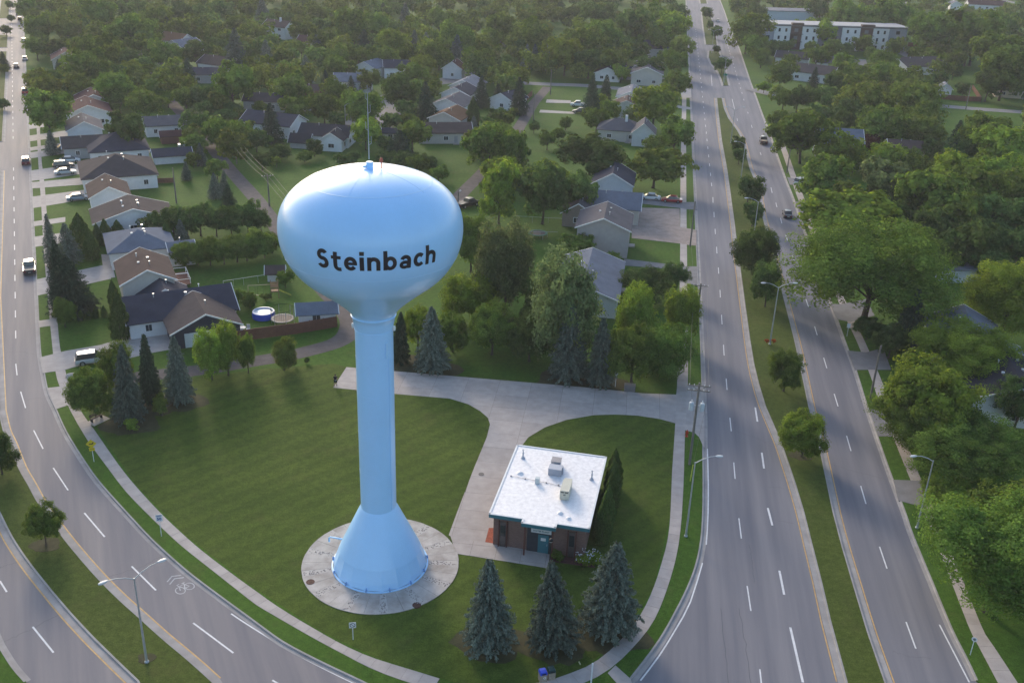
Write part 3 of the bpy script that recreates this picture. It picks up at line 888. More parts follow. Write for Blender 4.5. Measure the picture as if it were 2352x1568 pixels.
'rc': 'brown',
'wc': 'white',
'v': 2,
'w': 1,
'wings': [],
'cat': 'house'},
{'l': 'house with large pale grey roof left of big round tree',
'n': 'house',
'c': [35.93, 325.65],
'a': 82,
'L': 13,
'W': 9,
'e': 3.6,
'r': 1.8,
'hip': 0,
'rc': 'palegrey',
'wc': 'white',
'v': 2,
'w': 1,
'wings': [],
'cat': 'house'},
{'l': 'white garage with grey gable roof beside the side street',
'n': 'garage',
'c': [31.65, 371.97],
'a': 82,
'L': 9,
'W': 9,
'e': 3,
'r': 2,
'hip': 0,
'rc': 'greybrown',
'wc': 'white',
'v': 2,
'w': 1,
'wings': [],
'cat': 'garage'},
{'l': 'beige house with grey gable roof facing camera, upper right centre',
'n': 'house',
'c': [45.45, 367.59],
'a': 82,
'L': 11,
'W': 11,
'e': 4.2,
'r': 2.2,
'hip': 0,
'rc': 'grey',
'wc': 'beige',
'v': 2,
'w': 1,
'wings': [],
'cat': 'house'},
{'l': 'white gabled house with dark roof behind the beige gabled house',
'n': 'house',
'c': [46.9, 376.92],
'a': 82,
'L': 11,
'W': 10,
'e': 5.2,
'r': 2,
'hip': 0,
'rc': 'slate',
'wc': 'white',
'v': 2,
'w': 1,
'wings': [],
'cat': 'house'},
{'l': 'low grey roofed house between white garage and beige house',
'n': 'house',
'c': [40.09, 376.79],
'a': -8,
'L': 10,
'W': 7,
'e': 2.8,
'r': 1.4,
'hip': 0,
'rc': 'slate',
'wc': 'grey',
'v': 2,
'w': 1,
'wings': [],
'cat': 'house'},
{'l': 'dark roofed building between dense trees left of main road',
'n': 'house',
'c': [53.81, 438.93],
'a': -8,
'L': 22,
'W': 12,
'e': 3.6,
'r': 2.4,
'hip': 0,
'rc': 'slate',
'wc': 'grey',
'v': 2,
'w': 1,
'wings': [],
'cat': 'house'},
{'l': 'house with dark roof and pale blue gable behind the white car',
'n': 'house',
'c': [21.43, 217.03],
'a': 82,
'L': 11,
'W': 8.66,
'e': 4.4,
'r': 2.4,
'hip': 0,
'rc': 'slate',
'wc': 'paleblue',
'v': 2,
'w': 1,
'wings': [],
'cat': 'house'},
{'l': 'house with blue grey roof between pale blue gable and tall beige house',
'n': 'house',
'c': [20.24, 201.52],
'a': -8,
'L': 11,
'W': 9,
'e': 3.4,
'r': 2.2,
'hip': 0,
'rc': 'bluegrey',
'wc': 'beige',
'v': 2,
'w': 1,
'wings': [],
'cat': 'house'},
{'l': 'low beige wing with grey roof left of the tall beige house',
'n': 'garage',
'c': [13.05, 197.93],
'a': 82,
'L': 8.5,
'W': 6.39,
'e': 3,
'r': 2,
'hip': 0,
'rc': 'grey',
'wc': 'tan',
'v': 2,
'w': 1,
'wings': [],
'cat': 'garage'},
{'l': 'tall beige house with grey gable roof beside the gravel yard',
'n': 'house',
'c': [16.92, 181.8],
'a': 82,
'L': 10.5,
'W': 9.65,
'e': 5.4,
'r': 2,
'hip': 0,
'rc': 'grey',
'wc': 'beige2',
'v': 3,
'w': 0,
'wings': [],
'cat': 'house'},
{'l': 'house with wide blue grey roof behind the tall poplar',
'n': 'house',
'c': [12.3, 156.34],
'a': 82,
'L': 18.2,
'W': 11,
'e': 3.2,
'r': 2,
'hip': 0,
'rc': 'bluegrey',
'wc': 'white',
'v': 2,
'w': 1,
'wings': [],
'cat': 'house'},
{'l': 'three storey apartment block with white and dark panels',
'n': 'apartment_building',
'c': [143.54, 471.55],
'a': 0,
'L': 10,
'W': 10,
'e': 9,
'r': 0,
'hip': 0,
'rc': 'flat',
'wc': 'white',
'v': 2,
'w': 1,
'wings': [],
'cat': 'apartment'},
{'l': 'long building with pale flat roof behind the apartment block',
'n': 'warehouse',
'c': [151.33, 589.35],
'a': 6,
'L': 34,
'W': 16,
'e': 6,
'r': 0.4,
'hip': 0,
'rc': 'palegrey',
'wc': 'paleblue',
'v': 0,
'w': 0,
'wings': [],
'cat': 'building'},
{'l': 'large brown grey roofed house with pale skylight strips near parking lot',
'n': 'house',
'c': [160.8, 417.42],
'a': 20,
'L': 20,
'W': 14,
'e': 3.4,
'r': 2.6,
'hip': 0,
'rc': 'greybrown',
'wc': 'white',
'v': 4,
'w': 1,
'wings': [],
'cat': 'house'},
{'l': 'house with grey roof behind the small dark spruce, right side',
'n': 'house',
'c': [111.63, 387.81],
'a': -30,
'L': 16,
'W': 11,
'e': 3.4,
'r': 2.4,
'hip': 0,
'rc': 'greybrown',
'wc': 'white',
'v': 2,
'w': 1,
'wings': [],
'cat': 'house'},
{'l': 'grey roofed house below the apartment block, left end',
'n': 'house',
'c': [112.24, 424.38],
'a': -20,
'L': 13,
'W': 9,
'e': 3.4,
'r': 2,
'hip': 0,
'rc': 'greybrown',
'wc': 'white',
'v': 2,
'w': 1,
'wings': [],
'cat': 'house'},
{'l': 'pale roofed house between round trees below the apartment block',
'n': 'house',
'c': [124.49, 414.44],
'a': -20,
'L': 9,
'W': 9,
'e': 3.4,
'r': 2,
'hip': 0,
'rc': 'grey',
'wc': 'white',
'v': 2,
'w': 1,
'wings': [],
'cat': 'house'},
{'l': 'two storey white house with blue grey roof among right side trees',
'n': 'house',
'c': [85, 263.63],
'a': -8,
'L': 11,
'W': 9.5,
'e': 5.2,
'r': 2.4,
'hip': 0,
'rc': 'bluegrey',
'wc': 'white',
'v': 2,
'w': 1,
'wings': [],
'cat': 'house'},
{'l': 'beige house with dark roof on green lawn, right edge',
'n': 'house',
'c': [179.21, 368.16],
'a': -12,
'L': 14,
'W': 9,
'e': 3.6,
'r': 2.4,
'hip': 0,
'rc': 'slate',
'wc': 'cream',
'v': 2,
'w': 1,
'wings': [],
'cat': 'house'},
{'l': 'small white cottage at the corner of a fenced yard',
'n': 'house',
'c': [152.01, 363.62],
'a': 75,
'L': 5,
'W': 4.5,
'e': 3,
'r': 1.6,
'hip': 0,
'rc': 'palegrey',
'wc': 'white',
'v': 2,
'w': 1,
'wings': [],
'cat': 'house'},
{'l': 'brown roof peeking over trees right of dark red bush',
'n': 'house',
'c': [103.61, 265.15],
'a': -8,
'L': 9,
'W': 7,
'e': 3.2,
'r': 1.6,
'hip': 0,
'rc': 'brown',
'wc': 'beige',
'v': 2,
'w': 1,
'wings': [],
'cat': 'house'},
{'l': 'long red brown roofed building at the top right corner',
'n': 'house',
'c': [310.43, 704.94],
'a': -8,
'L': 24,
'W': 11,
'e': 3.4,
'r': 2.4,
'hip': 0,
'rc': 'redbrown',
'wc': 'white',
'v': 2,
'w': 1,
'wings': [],
'cat': 'house'},
{'l': 'house with pale blue grey roof among trees at right edge',
'n': 'house',
'c': [67.96, 136.26],
'a': 75,
'L': 13,
'W': 10,
'e': 3.6,
'r': 2.4,
'hip': 0,
'rc': 'bluegrey',
'wc': 'white',
'v': 2,
'w': 1,
'wings': [],
'cat': 'house'},
{'l': 'dark charcoal roofed bungalow at the right edge',
'n': 'house',
'c': [67.82, 121.27],
'a': 78,
'L': 13,
'W': 14,
'e': 3.2,
'r': 2.6,
'hip': 0,
'rc': 'charcoal',
'wc': 'white',
'v': 5,
'w': 1,
'wings': [],
'cat': 'house'},
{'l': 'pale garage with blue grey roof at right edge',
'n': 'garage',
'c': [71.37, 131.83],
'a': 78,
'L': 6,
'W': 6,
'e': 3,
'r': 1,
'hip': 0,
'rc': 'bluegrey',
'wc': 'white',
'v': 0,
'w': 1,
'wings': [],
'cat': 'garage'},
{'l': 'white peaked building at the far top right',
'n': 'house',
'c': [285.75, 695.55],
'a': 82,
'L': 9,
'W': 7,
'e': 3.6,
'r': 2,
'hip': 0,
'rc': 'palegrey',
'wc': 'white',
'v': 2,
'w': 1,
'wings': [],
'cat': 'house'},
{'l': 'white roofed cabin trailer in the trees, right side',
'n': 'trailer',
'c': [80.99, 170.77],
'a': 5,
'L': 7,
'W': 3,
'e': 2.4,
'r': 0.3,
'hip': 0,
'rc': 'palegrey',
'wc': 'paleblue',
'v': 0,
'w': 0,
'wings': [],
'cat': 'trailer'}],
'trees': [[-1, 69.9, 9.4, 4.3, 's', 's', 'blue spruce standing nearest the tower base slab, leftmost of three', 1],
[4.8, 70.4, 9.2, 4.2, 's', 's', 'blue spruce in front of the pump house door, middle of three', 1],
[9.9, 72.6, 10, 5.5, 's', 's', 'broadest blue spruce at the pump house corner, rightmost of three', 1],
[12.2, 96.6, 5.3, 1.8, 'c', 'k', 'tall columnar cedar at the far corner of the pump house', 1],
[11.9, 94.1, 5.3, 1.7, 'c', 'k', 'columnar cedar second from the far pump house corner', 1],
[11.3, 91.3, 5.4, 1.7, 'c', 'k', 'columnar cedar in the middle of the pump house hedge', 1],
[10.7, 88.6, 5.4, 1.7, 'c', 'k', 'columnar cedar second from the near pump house corner', 1],
[10.2, 86.1, 5.6, 1.6, 'c', 'k', 'columnar cedar nearest the front of the pump house', 1],
[-52.1, 109, 6.9, 5, 'd', 'g', 'leafy tree beside the sidewalk bench, left end of lot', 1],
[-52, 115.6, 7.2, 5, 'd', 'g', 'leafy tree beside the silver parked car on long driveway', 1],
[-47.4, 107.9, 10.7, 3.6, 's', 's', 'blue grey spruce with full skirt at left end of lot', 1],
[-46.5, 113, 9.8, 3, 's', 'p', 'dark thin spruce with bare lower trunk, lot tree group', 1],
[-43, 113.6, 9.6, 3.7, 's', 's', 'blue spruce standing alone right of the lot tree group', 1],
[-46.2, 105.4, 2, 1.5, 'd', 'b', 'round bright green shrub in front of the blue spruce', 1],
[-44, 109.6, 3.1, 2.2, 'd', 'y', 'yellowish shrub under the dark thin spruce', 1],
[-40.7, 120.1, 7.9, 4.6, 'd', 'b', 'bright green tree hiding the garage of slate roofed house', 1],
[-38.9, 121.6, 8.1, 4.4, 'd', 'b', 'bright green tree left of the brown fence end', 1],
[-36.4, 122.6, 6, 2.5, 'd', 'g', 'slim dark green tree before the brown fence', 1],
[-31.7, 123.8, 5, 3.7, 'd', 'y', 'small yellow green tree standing alone beside the gravel lane', 1],
[-30.5, 125.1, 1, 0.6, 'd', 'k', 'tiny dark shrub right of the lone yellow green tree', 1],
[-29, 126.3, 1, 0.8, 'd', 'k', 'small dark shrub between gravel lane and driveway end', 1],
[-11.1, 125.8, 9.9, 4.7, 's', 's', 'blue spruce just right of the tower column', 1],
[-16, 127.7, 8.1, 2.8, 's', 'p', 'dark spruce touching the right edge of tower column', 1],
[8.1, 124.4, 11.7, 5.3, 's', 's', 'broad blue spruce beside driveway, left of two', 1],
[12.4, 122.8, 10.5, 3.9, 's', 's', 'narrow blue spruce beside driveway, right of two', 1],
[16.9, 124, 9.4, 7.5, 'd', 'g', 'green tree overhanging the driveway beside the narrow blue spruce', 1],
[22.3, 125.8, 8.4, 8.2, 'd', 'g', 'green tree overhanging the sidewalk where driveway meets main road', 1],
[18.6, 135.5, 10.6, 6.8, 'd', 'b', 'yellow green tree beside the wide blue grey roof', 1],
[26.1, 137.7, 9.5, 5.6, 'd', 'b', 'yellow green tree by the sidewalk and power pole', 1],
[22, 155, 5.8, 7.6, 'd', 'k', 'dark leaved crabapple in front of wide blue grey roof', 1],
[27.4, 159.1, 6, 4.3, 'd', 'k', 'dark small tree reaching over the sidewalk', 1],
[7.4, 129.2, 17.9, 11, 'd', 'w', 'large grey green poplar, broadest behind the driveway', 1],
[-1.3, 145.7, 16.5, 9.6, 'd', 'w', 'tall slim poplar right of the tower bowl', 1],
[-7.8, 165.5, 11.3, 8, 'd', 'g', 'tree with bare trunk just right of the tower bowl', 1],
[-6.3, 142.2, 8.2, 8.4, 'd', 'b', 'yellow green bush below the tall slim poplar', 1],
[-13.9, 132.6, 7, 4.8, 'd', 'b', 'yellow green bushy tree behind the spruce right of column', 1],
[-8.7, 131.9, 6.5, 5.1, 'd', 'g', 'green tree between the column spruce and grey poplar', 1],
[-2.9, 131.3, 8.6, 6.9, 'd', 'g', 'green tree behind driveway, left of the broad blue spruce', 1],
[2.6, 129.6, 8.5, 6.5, 'd', 'k', 'dark green tree under the large poplar beside driveway', 1],
[4.3, 140.7, 8.7, 6, 'd', 'k', 'mid sized dark green leafy tree left of the house with wide blue grey roof', 1],
[17.4, 226.5, 12.4, 16.9, 'd', 'k', 'wide dark green tree behind the pale blue gabled house', 0],
[31.6, 225.8, 10.4, 13.6, 'd', 'y', 'yellow green tree cluster by sidewalk before the white cottage', 0],
[-3.6, 193.9, 14.7, 9.4, 'd', 'b', 'bright green tree beside the gravel lane right of tower', 0],
[5.3, 195, 14.2, 11, 'd', 'k', 'dark green tree behind the trampoline lawn', 0],
[12, 200.3, 11.3, 8.6, 'd', 'k', 'dark green tree left of the pale blue gabled house', 0],
[11.2, 175.2, 5.1, 7, 'd', 'g', 'round green tree against the tall beige house wall', 0],
[17.6, 169.3, 3.7, 3.1, 'd', 'g', 'small green leafy tree in front of the tall beige house with grey gable roof', 1],
[51.9, 110, 12, 11.6, 'd', 'b', 'bright green tree nearest the dark charcoal bungalow, by sidewalk', 1],
[51.7, 107.8, 7.5, 12.6, 'd', 'g', 'green street tree with visible trunk, second from the corner', 1],
[54.9, 100.9, 7.7, 13.5, 'd', 'g', 'wide green tree over the right sidewalk beside driveway', 1],
[46.9, 77.3, 12.8, 13.7, 'd', 'g', 'huge street tree at bottom right with thick dark trunk', 1],
[50, 95.7, 4.1, 5.9, 'd', 'b', 'low bright green bush beside the right hand driveway', 1],
[55, 87, 8.5, 9, 'd', 'g', 'green tree cut by right edge behind the huge street tree', 1],
[62.8, 127.5, 9.3, 12.6, 'd', 'b', 'yellow green tree hiding the pale blue grey roof', 1],
[77.8, 144.8, 13.1, 13.9, 'd', 'b', 'yellow green tree at right edge above the pale roof', 1],
[57.4, 149.4, 17.9, 22, 'd', 'g', 'huge spreading tree overhanging right carriageway', 1],
[60.5, 139.1, 10, 4.9, 's', 'p', 'dark spruce right of the huge spreading tree', 1],
[65.5, 192.6, 11.3, 17, 'd', 'b', 'bright green tree behind the dark sedan on right carriageway', 0],
[79.6, 213.4, 13.2, 10.7, 'd', 'w', 'grey green willow behind the bright street tree', 0],
[66.3, 114.5, 6.8, 6.8, 'd', 'k', 'mid sized dark green leafy tree in front of the dark charcoal roofed bungalow', 1],
[70.9, 124.7, 4.8, 3.6, 'd', 'k', 'small dark green leafy tree behind the dark charcoal roofed bungalow', 1],
[36.1, 105.4, 6.5, 5.3, 'd', 'b', 'bright median tree nearest the camera on main road', 1],
[38, 123, 6.6, 4.8, 'd', 'g', 'median tree second from the camera on main road', 1],
[42.2, 154.2, 8.1, 5.2, 'd', 'k', 'median tree third from the camera on main road', 1],
[43.5, 167.1, 10.2, 7.7, 'd', 'k', 'large dark median tree, fourth from the camera', 1],
[49.2, 198.8, 5.8, 4.5, 'd', 'k', 'small median tree behind the second street lamp', 0],
[51, 213.4, 7.9, 5.8, 'd', 'k', 'dark median tree, sixth from the camera', 0],
[56.5, 251.3, 4.7, 3.6, 'd', 'k', 'slim median tree, seventh from the camera', 0],
[58.3, 261.7, 5.3, 3.9, 'd', 'k', 'slim median tree, eighth from the camera', 0],
[-46.6, 82.3, 5.2, 3.5, 'd', 'g', 'round tree on the left road median nearest the camera', 1],
[-57.2, 95, 5.5, 4, 'd', 'k', 'median tree cut by the left edge of the picture', 1],
[-80.4, 161.3, 9.6, 2.8, 's', 's', 'blue spruce nearest the left road sidewalk, front yard group', 0],
[-71.5, 144.1, 11.1, 3.6, 's', 'p', 'dark spruce at the left edge of the front yard group', 1],
[-77.9, 162.6, 7.6, 4.3, 's', 's', 'blue grey spruce in the middle of the front yard group', 0],
[-68.1, 140.9, 9.9, 6.5, 's', 'p', 'broadest dark spruce of the front yard group', 1],
[-79.7, 171.2, 6.4, 3.5, 'c', 'k', 'dark rounded cedar behind the blue spruces', 0],
[-74.9, 164.7, 5.9, 2.4, 'c', 'k', 'dark cedar left of the pale blue grey roof', 0],
[-76.8, 172.2, 4.3, 1.6, 'c', 'k', 'first small cedar left of the hedge', 0],
[-75.6, 172.9, 5.1, 2, 'c', 'k', 'second small cedar in the hedge', 0],
[-74.4, 175.6, 4, 2.4, 'c', 'k', 'third small cedar in the hedge behind blue grey roof', 0],
[-62.9, 143.6, 4.7, 1.6, 'c', 'k', 'columnar cedar at the corner of the brown roofed house', 1],
[-57.7, 132.1, 7.7, 2.5, 'c', 'k', 'tall columnar cedar at the corner of slate roofed house', 1],
[-66.1, 138.5, 1.8, 0.8, 'c', 'k', 'leftmost tiny cone cedar in the row before slate roofed house', 1],
[-65.1, 138.8, 1.7, 0.8, 'c', 'k', 'second tiny cone cedar in the row before slate roofed house', 1],
[-64.2, 139.3, 1.9, 0.8, 'c', 'k', 'third tiny cone cedar in the row before slate roofed house', 1],
[-63.1, 139.8, 2, 0.9, 'c', 'k', 'rightmost tiny cone cedar in the row before slate roofed house', 1],
[-67.3, 135.5, 4.8, 3.2, 'd', 'g', 'round green bush beside the left sidewalk and spruces', 1],
[-68.9, 177.5, 5.2, 4.5, 'd', 'k', 'round dark tree behind the blue grey roof, hedge row', 0],
[-65, 178.6, 6.2, 5.3, 'd', 'k', 'dark tree in the middle of the backyard hedge row', 0],
[-60.2, 179.8, 7.1, 7, 'd', 'k', 'widest dark tree of the backyard hedge row', 0],
[-52.1, 183.4, 6.5, 5.3, 'd', 'k', 'dark tree at the lane end of hedge row', 0],
[-58, 163.1, 4.6, 4.5, 'd', 'g', 'round green tree right of the blue grey roof', 1],
[-53.8, 164.1, 5.2, 4.5, 'd', 'g', 'second round green tree right of the blue grey roof', 1],
[-49.6, 166.2, 5.1, 5.4, 'd', 'g', 'third round green tree right of the blue grey roof', 1],
[-47, 168.8, 6.1, 3.9, 'd', 'g', 'green tree left of the tower bowl in backyard hedge', 0],
[-44.6, 171.5, 4.2, 4, 'd', 'g', 'green tree touching the left side of tower bowl', 0],
[-44.7, 145.8, 3, 2.6, 'd', 'g', 'rightmost small green leafy tree left of the tiny white shed with brown roof', 1],
[-41.9, 145.2, 3, 2.2, 'd', 'g', 'second small green leafy tree in front of the tiny white shed with brown roof', 1],
[-64, 172.4, 5.2, 2.1, 'c', 'k', 'dark columnar cedar between the hedge and round tree', 0],
[-62, 174.4, 5, 2.8, 's', 's', 'blue spruce in the backyard hedge', 0],
[-64.5, 204.3, 5.9, 3.2, 's', 's', 'blue spruce beside the gravel lane, left of two', 0],
[-58.3, 192.6, 6.8, 3.9, 's', 'p', 'dark spruce beside the gravel lane, tallest of hedge', 0],
[-63.4, 206.9, 5.7, 2.6, 's', 's', 'slim blue spruce beside the gravel lane', 0],
[-38.5, 154.9, 3.1, 2.9, 'd', 'g', 'grey green shrub right of the tiny white shed', 1],
[-43.8, 148.6, 1.6, 2.1, 'd', 'g', 'leftmost small green leafy tree in front of the tiny white shed with brown roof', 1],
[-42.1, 146, 1.8, 2.4, 'd', 'g', 'third small green leafy tree in front of the tiny white shed with brown roof', 1],
[-40.4, 148.9, 1.3, 1.7, 'd', 'g', 'fourth small green leafy tree in front of the tiny white shed with brown roof', 1],
[-67.2, 177.7, 5.5, 4.7, 'd', 'k', 'small dark green leafy tree right of the house with long grey brown roof', 0],
[-62.3, 178.6, 6, 4.7, 'd', 'k', 'mid sized dark green leafy tree right of the house with long grey brown roof', 0],
[-57.3, 180.1, 6.6, 5.4, 'd', 'k', 'mid sized dark green leafy tree in the open tree cover, left side of picture', 0],
[-54.7, 181.1, 6.2, 5, 'd', 'k', 'mid sized dark green leafy tree in the open tree cover, upper centre of picture', 0],
[-49.6, 183.7, 5, 4.2, 'd', 'k', 'small dark green leafy tree in the open tree cover, upper centre of picture', 0],
[-56, 163.9, 4.6, 4.2, 'd', 'g', 'small green leafy tree right of the house with pale blue grey hipped roof', 1],
[-51.6, 164.9, 4.8, 4.6, 'd', 'g', 'leftmost small green leafy tree left of the tiny white shed with brown roof', 1],
[-48.1, 167, 5.3, 4.7, 'd', 'g', 'leftmost small green leafy tree behind the tiny white shed with brown roof', 1],
[-45.4, 169, 4.9, 4.3, 'd', 'g', 'rightmost small green leafy tree behind the tiny white shed with brown roof', 0],
[-6.8, 232.1, 13.9, 9.5, 'd', 'g', 'tall green leafy tree right of the bungalow with brown roof and beige walls', 0],
[-1.2, 228.9, 12.6, 6.3, 'd', 'g', 'mid sized green leafy tree in front of the dark roofed house', 0],
[-82.9, 252.4, 8.8, 6.7, 'd', 'k', 'mid sized dark green leafy tree right of the red brown roofed shed', 0],
[-76.1, 246.4, 9, 6.5, 'd', 'g', 'rightmost green leafy tree right of the red brown roofed shed', 0],
[-70.5, 244, 8.3, 6.7, 'd', 'g', 'rightmost green leafy tree left of the white house with dark grey roof', 0],
[-96.7, 287.4, 8.8, 7.5, 'd', 'g', 'mid sized green leafy tree in front of the low dark roofed building', 0],
[-91.9, 288.2, 9.1, 7.8, 'd', 'k', 'leftmost dark green leafy tree in front of the low dark roofed building', 0],
[-66, 245.6, 6.5, 6.1, 'd', 'k', 'mid sized dark green leafy tree left of the white house with dark grey roof', 0],
[-58.5, 237, 4, 5.3, 'd', 'k', 'leftmost small dark green leafy tree left of the dark barrel roofed shed', 0],
[-52.3, 237.9, 2.9, 4.3, 'd', 'g', 'small green leafy tree in front of the dark barrel roofed shed', 0],
[-41, 234.1, 3.7, 6.3, 'd', 'k', 'small dark green leafy tree in front of the white bungalow with charcoal roof and glazed', 0],
[-32.8, 235.3, 4.3, 6.3, 'd', 'k', 'leftmost small dark green leafy tree in front of the dark roofed garage', 0],
[-27.9, 233.9, 4.8, 7.3, 'd', 'k', 'third small dark green leafy tree in front of the dark roofed garage', 0],
[-182.1, 442.1, 16.5, 15.7, 'd', 'g', 'tall green leafy tree in the open tree cover, far left side of picture', 0],
[-199.7, 452.6, 10.9, 10.2, 'd', 'y', 'mid sized olive green leafy tree in the open tree cover, far left side of picture', 0],
[-215.2, 452.7, 9, 8.6, 'd', 'g', 'rightmost green leafy tree in the open tree cover, far left side of picture', 0],
[-190.6, 404.2, 13.3, 12.5, 'd', 'g', 'tall green leafy tree behind the red brown roofed house peeking', 0],
[-179.5, 402.5, 13.3, 12.5, 'd', 'y', 'tall olive green leafy tree behind the red brown roofed house peeking', 0],
[-150.5, 393.9, 16.4, 15.5, 'd', 'g', 'tall green leafy tree left of the house with tan orange roof', 0],
[-147.2, 415.4, 9.9, 9.4, 'd', 'g', 'mid sized green leafy tree behind the house with tan orange roof', 0],
[-144.6, 339.2, 15.6, 14.7, 'd', 'g', 'rightmost tall green leafy tree right of the red brown roofed house peeking', 0],
[-135.9, 312.3, 14.4, 13.6, 'd', 'g', 'leftmost tall green leafy tree right of the red brown roofed house peeking', 0],
[-146.4, 395.5, 7.5, 7.1, 'd', 'y', 'mid sized olive green leafy tree left of the house with tan orange roof', 0],
[-124.5, 356.2, 11.7, 11.1, 'd', 'g', 'mid sized green leafy tree in front of the house with tan orange roof', 0],
[-130.5, 335.7, 7.4, 6.9, 'd', 'b', 'mid sized bright green leafy tree left of the house with tan orange roof', 0],
[-117.2, 289.9, 12.1, 11.3, 'd', 'g', 'leftmost green leafy tree right of the house with dull red roof', 0],
[-122.4, 320.3, 7.1, 6.6, 'd', 'g', 'third green leafy tree right of the house with dull red roof', 0],
[-113, 310.1, 5.9, 5.7, 'd', 'g', 'small green leafy tree left of the low dark roofed building', 0],
[-114.7, 284.1, 7.3, 7, 'd', 'g', 'second green leafy tree right of the house with dull red roof', 0],
[-103.7, 274.8, 10, 9.4, 'd', 'g', 'mid sized green leafy tree behind the long white garage with grey roof', 0],
[-104.5, 294.7, 5.7, 5.4, 'd', 'g', 'small green leafy tree behind the long white garage with grey roof', 0],
[-152.6, 315.2, 7, 6.5, 'd', 'g', 'leftmost green leafy tree left of the red brown roofed house peeking', 0],
[-120.2, 250.9, 14.1, 13.3, 'd', 'g', 'tall green leafy tree left of the house with red brown gable roof', 0],
[-95.6, 238.1, 10.9, 10.3, 'd', 'k', 'mid sized dark green leafy tree behind the house with dark hipped roof', 0],
[-79.5, 239.5, 6.1, 5.7, 'd', 'g', 'leftmost green leafy tree right of the red brown roofed shed', 0],
[-100.5, 305.8, 5.5, 5.2, 'd', 'g', 'small green leafy tree in front of the low dark roofed building', 0],
[-71.8, 247.9, 8.2, 7.7, 'd', 'g', 'leftmost green leafy tree left of the white house with dark grey roof', 0],
[-81.1, 280, 5.8, 5.5, 'd', 'k', 'rightmost small dark green leafy tree left of the dark roofed bungalow', 0],
[-84.3, 291.8, 15.1, 14.2, 'd', 'g', 'tall green leafy tree in front of the brown roofed house', 0],
[-116.5, 387.7, 8.4, 7.9, 'd', 'k', 'mid sized dark green leafy tree behind the brown roofed house', 0],
[-116.2, 362, 11.5, 10.9, 'd', 'k', 'mid sized dark green leafy tree right of the house with blue grey roof', 0],
[-121.9, 439.2, 11.2, 10.4, 'd', 'g', 'leftmost green leafy tree left of the tall white house with chimney', 0],
[-142.1, 463.1, 8.6, 8.2, 'd', 'y', 'mid sized olive green leafy tree right of the house with tan orange roof', 0],
[-146.3, 467.3, 11.8, 11, 'd', 'k', 'second dark green leafy tree behind the house with tan orange roof', 0],
[-156.8, 438.4, 13.8, 13, 'd', 'g', 'tall green leafy tree behind the house with tan orange roof', 0],
[-153.6, 463.7, 12.8, 12.1, 'd', 'k', 'leftmost dark green leafy tree behind the house with tan orange roof', 0],
[-144.1, 484.2, 12.2, 11.4, 'd', 'k', 'third dark green leafy tree behind the house with tan orange roof', 0],
[-133.3, 497.7, 11.3, 10.6, 'd', 'g', 'rightmost green leafy tree left of the tall white house with chimney', 0],
[-176.4, 368, 9.3, 8.8, 'd', 'g', 'rightmost green leafy tree left of the red brown roofed house peeking', 0],
[-230.5, 476.5, 10.8, 10.1, 'd', 'g', 'leftmost green leafy tree in the open tree cover, far left side of picture', 0],
[-76.6, 228.6, 4, 3.7, 'd', 'g', 'leftmost small green leafy tree right of the low dark roofed shed with white lattice', 0],
[-68.5, 219.8, 4.9, 4.7, 'd', 'g', 'rightmost small green leafy tree right of the low dark roofed shed with white lattice', 0],
[-127.3, 264.4, 3.8, 3.6, 'd', 'k', 'small dark green leafy tree left of the house with red brown gable roof', 0],
[-215.4, 425.1, 4.9, 4.6, 'd', 'k', 'leftmost small dark green leafy tree in the open tree cover, far left side of picture', 0],
[-175, 339.6, 3.6, 3.3, 'd', 'g', 'small green leafy tree left of the red brown roofed house peeking', 0],
[-148.4, 284.5, 3.3, 3.1, 'd', 'k', 'small dark green leafy tree in the open tree cover, left side of picture', 0],
[-255.8, 513.7, 4.5, 4.2, 'd', 'k', 'second small dark green leafy tree in the open tree cover, far left side of picture', 0],
[-233.4, 467.2, 3.6, 3.3, 'd', 'k', 'third small dark green leafy tree in the open tree cover, far left side of picture', 0],
[-165.2, 366.8, 9.3, 8.8, 'd', 'k', 'mid sized dark green leafy tree behind the red brown roofed house peeking', 0],
[-150.5, 367.7, 7.1, 6.6, 'd', 'k', 'mid sized dark green leafy tree right of the red brown roofed house peeking', 0],
[-139.1, 351.1, 9, 8.5, 'd', 'k', 'mid sized dark green leafy tree left of the house with tan orange roof', 0],
[-144.7, 313.6, 7.4, 6.9, 'd', 'k', 'mid sized dark green leafy tree in front of the red brown roofed house peeking', 0],
[-88.5, 278.9, 6.5, 6.2, 'd', 'k', 'rightmost dark green leafy tree in front of the low dark roofed building', 0],
[-81.1, 272.2, 5.7, 5.4, 'd', 'k', 'leftmost small dark green leafy tree left of the dark roofed bungalow', 0],
[-97.3, 290.4, 5.6, 5.3, 'd', 'k', 'small dark green leafy tree in front of the low dark roofed building', 0],
[-106.3, 321.2, 10.6, 5.9, 's', 'p', 'mid sized dark spruce left of the low dark roofed building', 0],
[-100.2, 353.2, 16.2, 9.1, 's', 's', 'tall blue grey spruce behind the brown roofed house', 0],
[-113.1, 236, 6.1, 3.4, 's', 's', 'mid sized blue grey spruce left of the white house with grey gable roof', 0],
[-75.5, 230.8, 5.6, 3.1, 's', 's', 'small blue grey spruce right of the low dark roofed shed with white lattice', 0],
[-74.9, 217.8, 4.5, 2.5, 's', 's', 'small blue grey spruce in front of the low dark roofed shed with white lattice', 0],
[-177.2, 344.9, 6.7, 3.7, 's', 'p', 'mid sized dark spruce left of the red brown roofed house peeking', 0],
[-150.8, 327.9, 7.6, 4.3, 's', 'p', 'mid sized dark spruce in front of the red brown roofed house peeking', 0],
[-152.3, 437.6, 10.1, 5.6, 's', 'p', 'mid sized dark spruce behind the house with tan orange roof', 0],
[-70.5, 426, 17.6, 16.6, 'd', 'g', 'tall green leafy tree right of the brown roofed house', 0],
